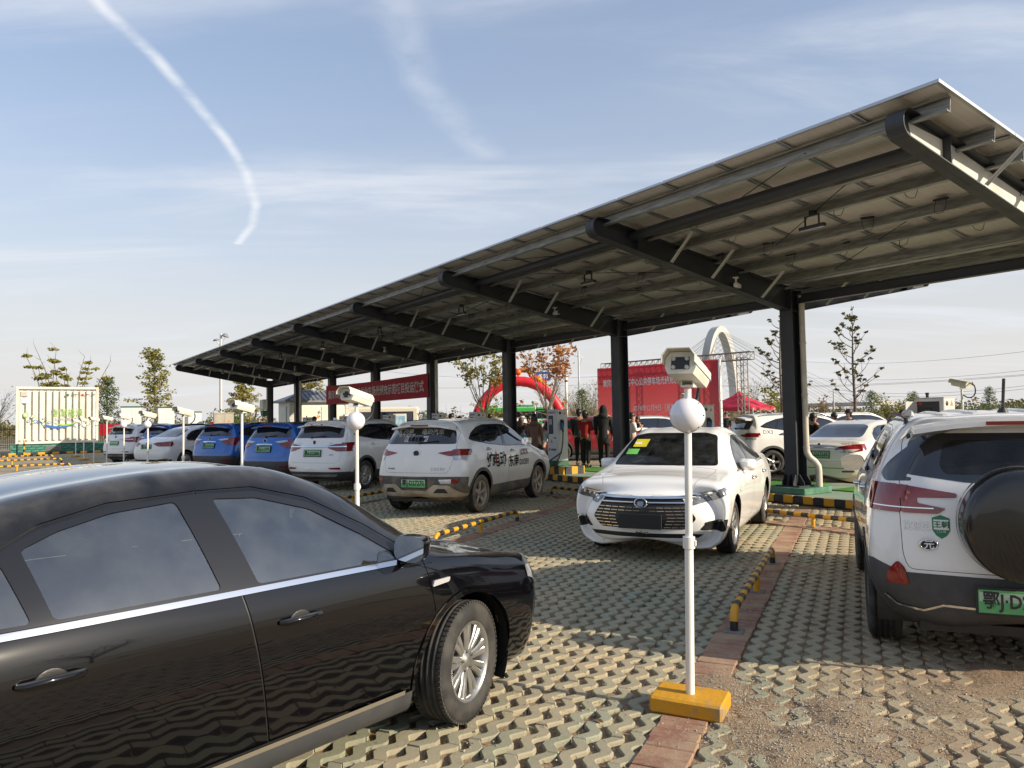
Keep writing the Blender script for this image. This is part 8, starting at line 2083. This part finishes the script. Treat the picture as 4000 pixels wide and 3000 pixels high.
    for a in (0, 3):
        n = len(TR_); TR_ += [(S[i][0], S[i][1], S[i][2] if j < 2 else .09, S[i][3] * (1.22 if j < 2 else 1.55)) for j, i in enumerate(leg_i[a:a + 3])]; TE += [(1, n), (n, n + 1), (n + 1, n + 2)]
    m = skinned(sc(TR_), TE); m.materials.append(legs); obj('trousers', m, t)
    for q, sg in zip((leg_i[2], leg_i[5]), (-1, 1)):
        x, y = S[q][0] * k, S[q][1] * k; MB().sphere((x + .055 * k, y + sg * .008, .045), .09 * k, 12, 8, 0, (1.5, .5, .52)).build('shoe', shoes or BLACK, t)
    return t
CL = {n: mat(n + '_cloth', c, .85, col2=tuple(x * .75 for x in c), scale=9) for n, c in dict(red=(.34, .012, .014), black=(.010, .010, .012), charcoal=(.03, .03, .034), brown=(.20, .115, .08), navy=(.015, .02, .045), white=(.70, .70, .70), sky=(.10, .28, .42), grey=(.18, .18, .19), pink=(.5, .32, .34)).items()}
def gpos(u, Y, z=0.0): q = ray_pt(u, 1640, Y); return (q.x, q.y, z)
person('woman with long dark hair in a brown hooded coat, seen from behind', gpos(2088, 21.8, .15), 20, 1.58, CL['brown'], CL['black'], HAIR, True, CL['brown'], woman=True, coat=True)
person('small dark haired figure bending forward right of the brown coat', gpos(2117, 22.4, .15), 70, 1.32, CL['white'], CL['black'], HAIR, True, pose='bend', woman=True)
person('man in a dark jacket facing the camera behind the brown coat', gpos(2067, 25.0), 195, 1.70, CL['navy'], CL['black'])
person('woman with reddish brown hair left of the man in the dark jacket', gpos(2036, 27.0), 40, 1.64, CL['black'], CL['black'], HAIRB, True, woman=True)
person('child in a light blue jacket beside the brown coat', gpos(2043, 23.0, .15), 110, 1.22, CL['sky'], CL['navy'], HAIR, woman=True)
person('woman in a red jacket with black side panels and black trousers, hands forward', gpos(2286, 22.8, .15), 35, 1.66, CL['red'], CL['black'], HAIR, pose='phone', woman=True, head_turn=.4)
person('dark figure standing just behind the left shoulder of the red jacket', gpos(2262, 23.9, .15), 25, 1.72, CL['charcoal'], CL['black'])
person('tall figure all in black with a raised hood, right of the red jacket', gpos(2357, 22.6, .15), 15, 1.80, CL['black'], CL['black'], CL['black'], True, CL['black'], coat=True)
person('man in a white shirt turned to the right behind a steel column', gpos(2468, 25.5, .0), 80, 1.74, CL['white'], CL['grey'], pose='phone')
person('brown haired head in front of the backdrop, right of the white shirt', gpos(2491, 30.0), 250, 1.62, CL['charcoal'], CL['black'], HAIRB)
person('man turning right whose head shows over the muddy crossover roof', gpos(1763, 30.0), 90, 1.84, CL['navy'], CL['black'])
person('dark haired head to the right of the man over the crossover roof', gpos(1795, 28.5), 60, 1.72, CL['black'], CL['black'])
person('dark head against the green bus, left of a steel column', gpos(1915, 29.0), 10, 1.80, CL['charcoal'], CL['black'])
person('man raising a hand to his face before the transformer house', gpos(1228, 37.0), 110, 1.86, CL['grey'], CL['black'], pose='wave')
person('man in a black padded jacket left of the cream saloon roof', gpos(3177, 20.5), 80, 1.62, CL['black'], CL['black'])
person('left one of two men side by side behind the cream saloon', gpos(3259, 24.0), 300, 1.62, CL['black'], CL['black'])
person('right one of two men side by side behind the cream saloon', gpos(3316, 23.0), 280, 1.72, CL['navy'], CL['black'])
person('black hair just showing over the near SUV roof rail', gpos(3527, 18.0), 30, 1.66, CL['black'], CL['black'])
for i, (u, lab) in enumerate(((2836, 'leftmost head under the red tent'), (2903, 'middle head under the red tent, by its front leg'), (2946, 'rightmost head under the red tent'))): person(lab, gpos(u, 42.5), 200 + i * 40, 1.76, CL[('black', 'grey', 'navy')[i]], CL['black'])
person('figure in black trousers standing behind the red cloth on the fence', gpos(421, 55.0), 180, 1.66, CL['black'], CL['black'])
